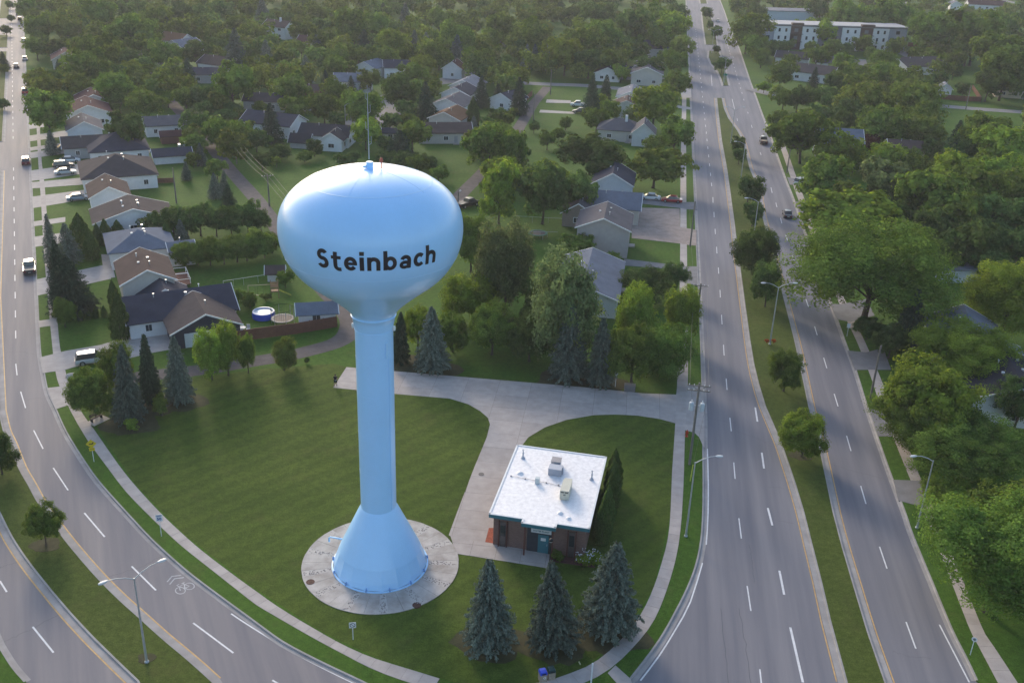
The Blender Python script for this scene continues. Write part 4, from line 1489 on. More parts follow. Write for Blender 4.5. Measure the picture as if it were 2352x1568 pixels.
[-62.3, 442.5, 14.5, 13.6, 'd', 'g', 'leftmost tall green leafy tree in the open tree cover, far upper centre of picture', 0],
[-92, 430.7, 10.7, 10.2, 'd', 'g', 'leftmost green leafy tree behind the brown roofed house', 0],
[-118.9, 497.7, 6.8, 6.5, 'd', 'g', 'mid sized green leafy tree behind the tall white house with chimney', 0],
[-96.1, 477.8, 12.1, 11.3, 'd', 'g', 'rightmost green leafy tree behind the brown roofed house', 0],
[-109.7, 482, 7.8, 7.4, 'd', 'k', 'mid sized dark green leafy tree behind the tall white house with chimney', 0],
[-77.2, 398.8, 12, 11.4, 'd', 'g', 'leftmost green leafy tree right of the brown roofed house', 0],
[-49.7, 390.5, 13.9, 13, 'd', 'b', 'tall bright green leafy tree behind the house with slate blue roof', 0],
[-23.6, 396.1, 17, 16, 'd', 'g', 'tall green leafy tree behind the narrow mauve roofed house', 0],
[-12.5, 419.9, 11.6, 11, 'd', 'g', 'rightmost green leafy tree behind the narrow mauve roofed house', 0],
[-9.4, 438.3, 15.4, 14.5, 'd', 'g', 'second tall green leafy tree in the open tree cover, far upper centre of picture', 0],
[-44, 448.6, 9.5, 9, 'd', 'g', 'rightmost green leafy tree behind the house with slate blue roof', 0],
[-15.2, 398, 11, 10.4, 'd', 'y', 'mid sized olive green leafy tree behind the narrow mauve roofed house', 0],
[-31.1, 378.6, 9.6, 9.1, 'd', 'g', 'leftmost green leafy tree behind the narrow mauve roofed house', 0],
[-65.6, 348.3, 9.8, 9.2, 'd', 'g', 'rightmost green leafy tree in front of the brown roofed house', 0],
[-59.7, 368.6, 9.4, 8.8, 'd', 'g', 'mid sized green leafy tree behind the white house with blue grey roof', 0],
[-49.6, 367.5, 10.3, 9.7, 'd', 'g', 'leftmost green leafy tree behind the house with slate blue roof', 0],
[-48.1, 371.2, 7.1, 6.7, 'd', 'y', 'mid sized olive green leafy tree behind the house with slate blue roof', 0],
[-35.5, 361.1, 9.2, 8.7, 'd', 'b', 'mid sized bright green leafy tree right of the house with slate blue roof', 0],
[-66.2, 360.6, 11, 10.4, 'd', 'g', 'rightmost green leafy tree right of the brown roofed house', 0],
[-79.7, 335.7, 8.7, 8.1, 'd', 'g', 'leftmost green leafy tree in front of the brown roofed house', 0],
[-86.3, 337.2, 7.8, 7.3, 'd', 'y', 'mid sized olive green leafy tree behind the dark roofed bungalow', 0],
[-68.5, 296.2, 12.5, 11.9, 'd', 'g', 'mid sized green leafy tree left of the brown roofed house', 0],
[-56, 302.7, 9.7, 9.2, 'd', 'g', 'mid sized green leafy tree left of the pale blue roofed white house', 0],
[-49, 328, 8.5, 7.9, 'd', 'y', 'mid sized olive green leafy tree in front of the white house with blue grey roof', 0],
[-36.4, 302.4, 12.4, 11.7, 'd', 'k', 'mid sized dark green leafy tree in front of the house with slate blue roof', 0],
[-35.6, 333, 10.3, 9.6, 'd', 'g', 'mid sized green leafy tree right of the house with slate blue roof', 0],
[-16.2, 358.2, 12.7, 12, 'd', 'g', 'mid sized green leafy tree right of the narrow mauve roofed house', 0],
[-15.3, 363.1, 9.3, 8.7, 'd', 'k', 'leftmost dark green leafy tree right of the narrow mauve roofed house', 0],
[-5.8, 378.1, 7.3, 6.8, 'd', 'k', 'rightmost dark green leafy tree right of the narrow mauve roofed house', 0],
[-55.5, 280.8, 9.5, 8.9, 'd', 'g', 'mid sized green leafy tree right of the tan roofed house', 0],
[-62.9, 275, 9.6, 9.1, 'd', 'g', 'mid sized green leafy tree left of the tan roofed house', 0],
[-42.6, 273.4, 12.4, 11.7, 'd', 'g', 'mid sized green leafy tree in front of the pale blue roofed white house', 0],
[-39.4, 252, 9.5, 9, 'd', 'b', 'mid sized bright green leafy tree left of the dark roofed garage', 0],
[-27.3, 251.3, 9.8, 9.3, 'd', 'g', 'mid sized green leafy tree right of the dark roofed garage', 0],
[-51, 243.6, 4.9, 4.6, 'd', 'k', 'small dark green leafy tree right of the dark barrel roofed shed', 0],
[-57.9, 232.1, 2.8, 2.6, 'd', 'b', 'small bright green leafy tree in front of the dark barrel roofed shed', 0],
[-24, 229.7, 5.4, 5.2, 'd', 'g', 'small green leafy tree in front of the dark roofed garage', 0],
[-7.2, 244.2, 11.2, 10.6, 'd', 'g', 'mid sized green leafy tree right of the house with orange tan gable roof', 0],
[-2.3, 261.7, 5.2, 4.9, 'd', 'g', 'leftmost small green leafy tree in front of the dark roofed house', 0],
[-18.3, 223.3, 4.4, 4.2, 'd', 'g', 'small green leafy tree in front of the bungalow with brown roof and beige walls', 0],
[-75.1, 287.2, 4.8, 4.6, 'd', 'g', 'small green leafy tree in front of the dark roofed bungalow', 0],
[-38.6, 482.3, 12.2, 11.4, 'd', 'g', 'mid sized green leafy tree in the open tree cover, far upper centre of picture', 0],
[-28.7, 336.3, 5.1, 4.9, 'd', 'g', 'small green leafy tree left of the narrow mauve roofed house', 0],
[-64.9, 294.6, 5.7, 5.4, 'd', 'k', 'small dark green leafy tree left of the tan roofed house', 0],
[-88.4, 383.2, 8.7, 8.3, 'd', 'y', 'mid sized olive green leafy tree in front of the tall white house with chimney', 0],
[-85.4, 392.9, 8, 7.5, 'd', 'y', 'mid sized olive green leafy tree left of the brown roofed house', 0],
[-57.9, 372.9, 5.8, 5.4, 'd', 'k', 'small dark green leafy tree behind the white house with blue grey roof', 0],
[-5.8, 284.9, 5.9, 5.6, 'd', 'k', 'leftmost small dark green leafy tree in front of the dark roofed house', 0],
[-58.2, 238.4, 4.5, 4.2, 'd', 'k', 'rightmost small dark green leafy tree left of the dark barrel roofed shed', 0],
[-60.3, 228.3, 4.9, 4.6, 'd', 'k', 'small dark green leafy tree in front of the white house with dark grey roof', 0],
[-34.3, 249.5, 5, 4.7, 'd', 'k', 'second small dark green leafy tree in front of the dark roofed garage', 0],
[-21.2, 233.7, 3.8, 3.5, 'd', 'k', 'small dark green leafy tree in front of the bungalow with brown roof and beige walls', 0],
[-91.4, 361.6, 11.5, 6.6, 's', 's', 'mid sized blue grey spruce in front of the tall white house with chimney', 0],
[-80.1, 398.1, 9.5, 5.5, 's', 's', 'mid sized blue grey spruce right of the brown roofed house', 0],
[-73.4, 342.4, 9.7, 5.5, 's', 's', 'mid sized blue grey spruce in front of the brown roofed house', 0],
[-63.5, 406.6, 10.7, 6.1, 's', 'p', 'mid sized dark spruce behind the white house with blue grey roof', 0],
[-55.7, 483.8, 13.4, 7.6, 's', 's', 'tall blue grey spruce in the open tree cover, far upper centre of picture', 0],
[-43.1, 403.6, 11.4, 6.4, 's', 's', 'leftmost blue grey spruce behind the house with slate blue roof', 0],
[-39, 410.8, 9.8, 5.7, 's', 's', 'rightmost blue grey spruce behind the house with slate blue roof', 0],
[-25.2, 388.8, 12.2, 7, 's', 's', 'mid sized blue grey spruce behind the narrow mauve roofed house', 0],
[-27, 287.5, 12, 6.9, 's', 'p', 'mid sized dark spruce left of the house with grey roof directly', 0],
[-55.1, 326, 6.2, 3.5, 's', 'p', 'mid sized dark spruce behind the pale blue roofed white house', 0],
[-43.3, 286.4, 6.1, 3.4, 's', 'p', 'mid sized dark spruce in front of the pale blue roofed white house', 0],
[-12.3, 311.5, 10.1, 5.7, 's', 'p', 'mid sized dark spruce right of the house with pale grey roof', 0],
[-7.3, 315.8, 7.2, 4.1, 's', 'p', 'leftmost dark spruce behind the dark roofed house', 0],
[-64.3, 255.1, 10.7, 6.2, 's', 'p', 'mid sized dark spruce behind the white house with dark grey roof', 0],
[-12.7, 272.6, 5.7, 3.3, 's', 's', 'small blue grey spruce right of the house with orange tan gable roof', 0],
[-10.6, 448.5, 12.5, 7.1, 's', 's', 'mid sized blue grey spruce in the open tree cover, far upper centre of picture', 0],
[-38.6, 488.7, 9.1, 5.2, 's', 'p', 'rightmost dark spruce in the open tree cover, far upper centre of picture', 0],
[-66.4, 340.9, 5.1, 2.9, 's', 'p', 'small dark spruce behind the brown roofed house', 0],
[-122.6, 484.7, 13.4, 7.7, 's', 's', 'tall blue grey spruce behind the tall white house with chimney', 0],
[-69.4, 510, 10.4, 5.9, 's', 'p', 'leftmost dark spruce in the open tree cover, far upper centre of picture', 0],
[-29.7, 243.2, 7.6, 8.1, 's', 'p', 'wide dark spruce mound left of the brown bungalow', 0],
[-13.5, 282.8, 8.8, 3.4, 'c', 'k', 'dark columnar cedar beside the orange tan roof', 0],
[-3.7, 215.1, 9.7, 8.1, 'd', 'b', 'mid sized bright green leafy tree in the open tree cover, upper centre of picture', 0],
[2.4, 511.2, 10.7, 10.2, 'd', 'g', 'mid sized green leafy tree in the open tree cover, far centre right of picture', 0],
[4.6, 411.5, 17.1, 16.1, 'd', 'g', 'tall green leafy tree in the open tree cover, far centre right of picture', 0],
[-1.1, 407.3, 13.2, 12.6, 'd', 'g', 'third tall green leafy tree in the open tree cover, far upper centre of picture', 0],
[15.8, 377, 15.2, 14.4, 'd', 'b', 'tall bright green leafy tree left of the white garage with grey gable roof', 0],
[23.3, 395.6, 17.5, 16.5, 'd', 'g', 'tall green leafy tree behind the white garage with grey gable roof', 0],
[32.6, 421, 17.5, 16.5, 'd', 'g', 'tall green leafy tree left of the dark roofed building', 0],
[44.2, 462.7, 11.5, 10.9, 'd', 'y', 'mid sized olive green leafy tree left of the dark roofed building', 0],
[52.5, 456.6, 13.8, 13, 'd', 'g', 'leftmost tall green leafy tree behind the dark roofed building', 0],
[64.7, 453.7, 18.7, 17.7, 'd', 'b', 'tall bright green leafy tree behind the dark roofed building', 0],
[58.2, 435.5, 12, 11.4, 'd', 'g', 'mid sized green leafy tree behind the dark roofed building', 0],
[63.3, 415, 12.5, 11.8, 'd', 'y', 'mid sized olive green leafy tree right of the dark roofed building', 0],
[57.3, 383, 11.2, 10.5, 'd', 'g', 'mid sized green leafy tree right of the dark roofed building', 0],
[32.7, 374.4, 11.9, 11.2, 'd', 'g', 'mid sized green leafy tree behind the white garage with grey gable roof', 0],
[47.4, 411.9, 9.4, 8.8, 'd', 'k', 'third dark green leafy tree left of the dark roofed building', 0],
[46.1, 451, 19.6, 18.6, 'd', 'k', 'leftmost tall dark green leafy tree behind the dark roofed building', 0],
[63.4, 487.2, 18.1, 17.2, 'd', 'g', 'rightmost tall green leafy tree behind the dark roofed building', 0],
[78.9, 537, 13.5, 12.6, 'd', 'k', 'rightmost tall dark green leafy tree behind the dark roofed building', 0],
[34.4, 502.8, 15.7, 14.8, 'd', 'k', 'tall dark green leafy tree in the open tree cover, far centre right of picture', 0],
[25.4, 517, 13, 12.2, 'd', 'k', 'leftmost dark green leafy tree in the open tree cover, far centre right of picture', 0],
[52.4, 340.8, 10.1, 9.5, 'd', 'g', 'mid sized green leafy tree right of the beige house with grey gable roof', 0],
[38.7, 288.9, 14.2, 13.4, 'd', 'b', 'tall bright green leafy tree right of the house with pale grey roof', 0],
[36, 366, 7.1, 6.6, 'd', 'b', 'mid sized bright green leafy tree left of the low grey roofed house', 0],
[25, 318.7, 4.9, 4.7, 'd', 'b', 'small bright green leafy tree left of the white house with brown roof', 0],
[26.7, 298.9, 6.9, 6.6, 'd', 'b', 'mid sized bright green leafy tree left of the white house with brown roof', 0],
[21.8, 282.4, 7.7, 7.3, 'd', 'g', 'mid sized green leafy tree left of the white cottage with chimney and grey hipped', 0],
[13.1, 284.5, 4.1, 3.8, 'd', 'g', 'rightmost small green leafy tree left of the white cottage with chimney and grey hipped', 0],
[4, 278.4, 3.6, 3.4, 'd', 'k', 'rightmost small dark green leafy tree in front of the dark roofed house', 0],
[7.4, 259.2, 5.5, 5.1, 'd', 'g', 'rightmost small green leafy tree in front of the dark roofed house', 0],
[10.9, 271.1, 3.9, 3.7, 'd', 'g', 'leftmost small green leafy tree left of the white cottage with chimney and grey hipped', 0],
[32.9, 294.4, 6.1, 5.8, 'd', 'w', 'mid sized grey green leafy tree right of the white house with brown roof', 0],
[32.8, 280.6, 5.1, 4.8, 'd', 'w', 'small grey green leafy tree right of the white cottage with chimney and grey hipped', 0],
[40.6, 257.6, 10.7, 10.2, 'd', 'g', 'rightmost green leafy tree right of the white cottage with chimney and grey hipped', 0],
[34.9, 255.8, 6.1, 5.7, 'd', 'g', 'leftmost green leafy tree right of the white cottage with chimney and grey hipped', 0],
[6.2, 217.1, 8.6, 8.2, 'd', 'b', 'mid sized bright green leafy tree in the open tree cover, centre right of picture', 0],
[98.1, 451.5, 19.1, 18.1, 'd', 'g', 'tall green leafy tree left of the long building with pale flat roof', 0],
[98.4, 430.1, 11.8, 11.2, 'd', 'g', 'leftmost green leafy tree left of the grey roofed house', 0],
[96.6, 412.7, 8.9, 8.4, 'd', 'g', 'second green leafy tree left of the grey roofed house', 0],
[85.6, 355.8, 4.5, 4.3, 'd', 'b', 'small bright green leafy tree in front of the grey roofed house', 0],
[122.9, 549.8, 13.8, 12.9, 'd', 'k', 'tall dark green leafy tree left of the long building with pale flat roof', 0],
[103, 583.6, 7.2, 6.8, 'd', 'k', 'rightmost dark green leafy tree in the open tree cover, far centre right of picture', 0],
[96.2, 534, 4.7, 4.4, 'd', 'k', 'small dark green leafy tree in the open tree cover, far centre right of picture', 0],
[92.9, 496.7, 6.9, 6.5, 'd', 'k', 'mid sized dark green leafy tree in the open tree cover, far right side of picture', 0],
[84.8, 448.2, 4.1, 3.7, 'd', 'k', 'small dark green leafy tree in the open tree cover, far right side of picture', 0],
[78.2, 397.5, 6.6, 6.2, 'd', 'k', 'leftmost dark green leafy tree in the open tree cover, right side of picture', 0],
[41.7, 406.8, 12.7, 12.1, 'd', 'k', 'second dark green leafy tree left of the dark roofed building', 0],
[24.5, 372.7, 11.8, 11.2, 'd', 'k', 'mid sized dark green leafy tree left of the white garage with grey gable roof', 0],
[45.7, 371.6, 10.4, 9.8, 'd', 'k', 'mid sized dark green leafy tree behind the white house with dark roof', 0],
[39.6, 435.3, 10.9, 10.3, 'd', 'k', 'leftmost dark green leafy tree left of the dark roofed building', 0],
[-1.5, 405, 10.2, 9.7, 'd', 'k', 'mid sized dark green leafy tree in the open tree cover, far upper centre of picture', 0],
[51.4, 475.1, 11.8, 11.2, 'd', 'k', 'mid sized dark green leafy tree behind the dark roofed building', 0],
[1.6, 388.7, 9.6, 4.6, 's', 's', 'leftmost blue grey spruce in the open tree cover, far centre right of picture', 0],
[4.9, 389.4, 9.6, 4.6, 's', 's', 'second blue grey spruce in the open tree cover, far centre right of picture', 0],
[9.1, 385.8, 10.3, 4.9, 's', 's', 'third blue grey spruce in the open tree cover, far centre right of picture', 0],
[21.6, 306.2, 12.5, 6, 's', 'p', 'leftmost dark spruce in front of the white garage with grey gable roof', 0],
[27.3, 325.9, 9.5, 4.6, 's', 'p', 'rightmost dark spruce in front of the white garage with grey gable roof', 0],
[-0.5, 303, 11.6, 5.6, 's', 'p', 'rightmost dark spruce behind the dark roofed house', 0],
[160.4, 514.9, 20.9, 19.9, 'd', 'g', 'tall green leafy tree behind the three storey apartment block with white', 0],
[165.1, 581.6, 14.5, 13.6, 'd', 'k', 'tall dark green leafy tree right of the long building with pale flat roof', 0],
[176.6, 501.3, 23.7, 22.3, 'd', 'g', 'tall green leafy tree in the open tree cover, far right side of picture', 0],
[165.9, 492.6, 14.9, 13.9, 'd', 'g', 'tall green leafy tree right of the three storey apartment block with white', 0],
[180.6, 506.9, 15.8, 14.9, 'd', 'y', 'tall olive green leafy tree right of the three storey apartment block with white', 0],
[181.8, 455.2, 22.6, 21.4, 'd', 'g', 'leftmost tall green leafy tree in front of the white peaked building', 0],
[192.9, 440.8, 24.9, 23.3, 'd', 'g', 'rightmost tall green leafy tree in front of the white peaked building', 0],
[234.2, 509.4, 19, 17.9, 'd', 'g', 'rightmost tall green leafy tree in front of the long red brown roofed building', 0],
[271.1, 573.9, 12.6, 12.1, 'd', 'k', 'mid sized dark green leafy tree right of the long red brown roofed building', 0],
[189.8, 438.9, 15.3, 14.5, 'd', 'y', 'tall olive green leafy tree in front of the white peaked building', 0],
[182.6, 396.5, 21, 19.7, 'd', 'g', 'leftmost tall green leafy tree in front of the long red brown roofed building', 0],
[169.6, 357.8, 19, 17.9, 'd', 'g', 'tall green leafy tree behind the beige house with dark roof', 0],
[201, 412.9, 10.5, 9.8, 'd', 'k', 'mid sized dark green leafy tree behind the beige house with dark roof', 0],
[117.6, 456.3, 6.9, 6.5, 'd', 'k', 'mid sized dark green leafy tree behind the grey roofed house', 0],
[126, 451.3, 7.4, 7, 'd', 'g', 'mid sized green leafy tree behind the grey roofed house', 0],
[118.9, 413.4, 10.4, 9.8, 'd', 'g', 'mid sized green leafy tree left of the pale roofed house', 0],
[134.8, 444.6, 9.5, 9, 'd', 'g', 'mid sized green leafy tree left of the three storey apartment block with white', 0],
[123.3, 390.3, 10.9, 10.3, 'd', 'g', 'leftmost green leafy tree right of the pale roofed house', 0],
[117.6, 363.8, 10.7, 10, 'd', 'g', 'rightmost green leafy tree right of the pale roofed house', 0],
[149.4, 438.4, 7.2, 6.8, 'd', 'g', 'mid sized green leafy tree right of the three storey apartment block with white', 0],
[142.2, 401.8, 11.2, 10.5, 'd', 'g', 'leftmost green leafy tree left of the brown grey roofed house with pale skylight', 0],
[131, 366.2, 12.1, 11.4, 'd', 'g', 'rightmost green leafy tree left of the brown grey roofed house with pale skylight', 0],
[141.1, 380.9, 7.4, 6.8, 'd', 'k', 'mid sized dark green leafy tree left of the brown grey roofed house with pale skylight', 0],
[93.8, 367.6, 10.8, 10.1, 'd', 'g', 'third green leafy tree left of the grey roofed house', 0],
[106.6, 431.4, 9.8, 9.2, 'd', 'k', 'mid sized dark green leafy tree left of the grey roofed house', 0],
[105.9, 405.2, 7.7, 7.3, 'd', 'g', 'fourth green leafy tree left of the grey roofed house', 0],
[108.5, 350.9, 9.1, 8.4, 'd', 'k', 'mid sized dark green leafy tree right of the house with grey roof', 0],
[103.2, 304.3, 14.8, 14, 'd', 'y', 'tall olive green leafy tree right of the house with grey roof', 0],
[120.1, 301.3, 16.2, 15.3, 'd', 'y', 'tall olive green leafy tree left of the white cottage', 0],
[122.1, 335.5, 8.5, 8.1, 'd', 'y', 'mid sized olive green leafy tree in front of the brown grey roofed house with pale', 0],
[89, 322.7, 9.9, 9.4, 'd', 'k', 'leftmost dark green leafy tree in front of the house with grey roof', 0],
[85, 325.1, 8.3, 7.9, 'd', 'y', 'mid sized olive green leafy tree left of the house with grey roof', 0],
[133, 496.7, 12.3, 11.7, 'd', 'b', 'mid sized bright green leafy tree in front of the long building with pale flat roof', 0],
[137.6, 474.7, 14.4, 13.4, 'd', 'b', 'tall bright green leafy tree behind the three storey apartment block with white', 0],
[73.1, 254.6, 15.3, 14.4, 'd', 'g', 'tall green leafy tree left of the white house with blue grey roof', 0],
[75.2, 265.2, 8.4, 7.8, 'd', 'y', 'mid sized olive green leafy tree left of the white house with blue grey roof', 0],
[80.6, 246.3, 11, 10.4, 'd', 'b', 'mid sized bright green leafy tree behind the white house with blue grey roof', 0],
[97.7, 295.8, 10.7, 10.1, 'd', 'k', 'rightmost dark green leafy tree behind the white house with blue grey roof', 0],
[99.1, 276.7, 12.8, 12.2, 'd', 'g', 'leftmost green leafy tree behind the brown roof', 0],
[102.9, 272.4, 10.5, 10, 'd', 'g', 'rightmost green leafy tree behind the brown roof', 0],
[114.5, 284.7, 11.9, 11.1, 'd', 'g', 'mid sized green leafy tree in front of the white cottage', 0],
[111.3, 273.2, 11.3, 10.7, 'd', 'y', 'mid sized olive green leafy tree behind the brown roof', 0],
[89.8, 243.1, 9.6, 9, 'd', 'b', 'mid sized bright green leafy tree left of the brown roof', 0],
[123.5, 264.1, 14.4, 13.6, 'd', 'g', 'tall green leafy tree in front of the white cottage', 0],
[123.5, 251.2, 13.7, 13, 'd', 'b', 'tall bright green leafy tree in the open tree cover, right side of picture', 0],
[94.7, 267.5, 6, 5.6, 'd', 'r', 'mid sized dark red leafy tree right of the white house with blue grey roof', 0],
[99.4, 252, 6.6, 6.2, 'd', 'k', 'mid sized dark green leafy tree in front of the brown roof', 0],
[169.5, 400.1, 6.2, 5.7, 'd', 'k', 'mid sized dark green leafy tree behind the white cottage', 0],
[158.6, 363, 5.5, 5.2, 'd', 'k', 'small dark green leafy tree right of the white cottage', 0],
[68.7, 219.1, 11.7, 11, 'd', 'g', 'mid sized green leafy tree in front of the white house with blue grey roof', 0],
[84.7, 247.1, 5.8, 5.5, 'd', 'b', 'small bright green leafy tree right of the white house with blue grey roof', 0],
[98.2, 220.5, 13.7, 12.9, 'd', 'b', 'tall bright green leafy tree right of the brown roof', 0],
[112.6, 230.2, 10.6, 10, 'd', 'b', 'leftmost bright green leafy tree in the open tree cover, right side of picture', 0],
[121.1, 235.3, 8.1, 7.6, 'd', 'b', 'rightmost bright green leafy tree in the open tree cover, right side of picture', 0],
[95.9, 237.9, 7.9, 7.4, 'd', 'g', 'mid sized green leafy tree in front of the brown roof', 0],
[75.6, 288.7, 7.5, 7.1, 'd', 'g', 'leftmost green leafy tree in the open tree cover, right side of picture', 0],
[97.6, 315.4, 8.1, 7.7, 'd', 'k', 'third dark green leafy tree in front of the house with grey roof', 0],
[95.3, 327.7, 7.5, 7.1, 'd', 'k', 'second dark green leafy tree in front of the house with grey roof', 0],
[193.1, 477.5, 17.9, 16.9, 'd', 'k', 'tall dark green leafy tree in front of the white peaked building', 0],
[190.6, 493.1, 12.2, 11.6, 'd', 'k', 'mid sized dark green leafy tree behind the brown grey roofed house with pale skylight', 0],
[163.5, 355, 11.8, 11.1, 'd', 'k', 'leftmost dark green leafy tree left of the beige house with dark roof', 0],
[173.1, 367.5, 9.4, 8.8, 'd', 'k', 'rightmost dark green leafy tree left of the beige house with dark roof', 0],
[94.6, 288.4, 8.3, 7.8, 'd', 'k', 'leftmost dark green leafy tree behind the white house with blue grey roof', 0],
[109.9, 261.4, 6.8, 6.5, 'd', 'k', 'leftmost dark green leafy tree right of the brown roof', 0],
[94.2, 249, 6.5, 6.2, 'd', 'k', 'mid sized dark green leafy tree left of the brown roof', 0],
[119.2, 262.8, 8.5, 8.1, 'd', 'k', 'rightmost dark green leafy tree right of the brown roof', 0],
[104.8, 364.2, 8.7, 3.9, 's', 'p', 'mid sized dark spruce left of the house with grey roof', 0],
[125.7, 284.6, 7.1, 4.4, 's', 'p', 'mid sized dark spruce in front of the white cottage', 0],
[84.1, 197.9, 14.7, 14, 'd', 'g', 'tall green leafy tree in front of the brown roof', 0],
[97.5, 205.9, 13.7, 12.9, 'd', 'g', 'tall green leafy tree in the open tree cover, right side of picture', 0],
[109.7, 214.8, 11.4, 10.8, 'd', 'g', 'third green leafy tree in the open tree cover, right side of picture', 0],
[86.2, 188.6, 12.7, 12, 'd', 'g', 'second green leafy tree in the open tree cover, right side of picture', 0],
[94.4, 187.6, 12.6, 11.9, 'd', 'k', 'fifth dark green leafy tree in the open tree cover, right side of picture', 0],
[101.5, 191.3, 10.3, 9.7, 'd', 'g', 'fourth green leafy tree in the open tree cover, right side of picture', 0],
[80.5, 182.2, 10.4, 9.8, 'd', 'k', 'fourth dark green leafy tree in the open tree cover, right side of picture', 0],
[86, 174.9, 11, 10.3, 'd', 'k', 'rightmost dark green leafy tree behind the white roofed cabin trailer', 0],
[93.8, 176.4, 9.6, 9.1, 'd', 'k', 'sixth dark green leafy tree in the open tree cover, right side of picture', 0],
[80.3, 173.5, 8.3, 7.8, 'd', 'k', 'leftmost dark green leafy tree behind the white roofed cabin trailer', 0],
[87.7, 218.3, 8.7, 8.2, 'd', 'w', 'mid sized grey green leafy tree in front of the brown roof', 0],
[79.1, 196.6, 7.9, 7.5, 'd', 'k', 'third dark green leafy tree in the open tree cover, right side of picture', 0],
[81.3, 209.9, 7.3, 6.9, 'd', 'k', 'second dark green leafy tree in the open tree cover, right side of picture', 0],
[85.7, 169.5, 7, 6.6, 'd', 'k', 'mid sized dark green leafy tree right of the white roofed cabin trailer', 0],
[56.6, 135.3, 5.7, 5.4, 'd', 'k', 'rightmost small dark green leafy tree in the open tree cover, right side of picture', 1],
[55.4, 142, 4.1, 3.8, 'd', 'k', 'leftmost small dark green leafy tree in the open tree cover, right side of picture', 1],
[63.1, 197.2, 5.3, 5, 'd', 'y', 'small olive green leafy tree in the open tree cover, right side of picture', 0]],
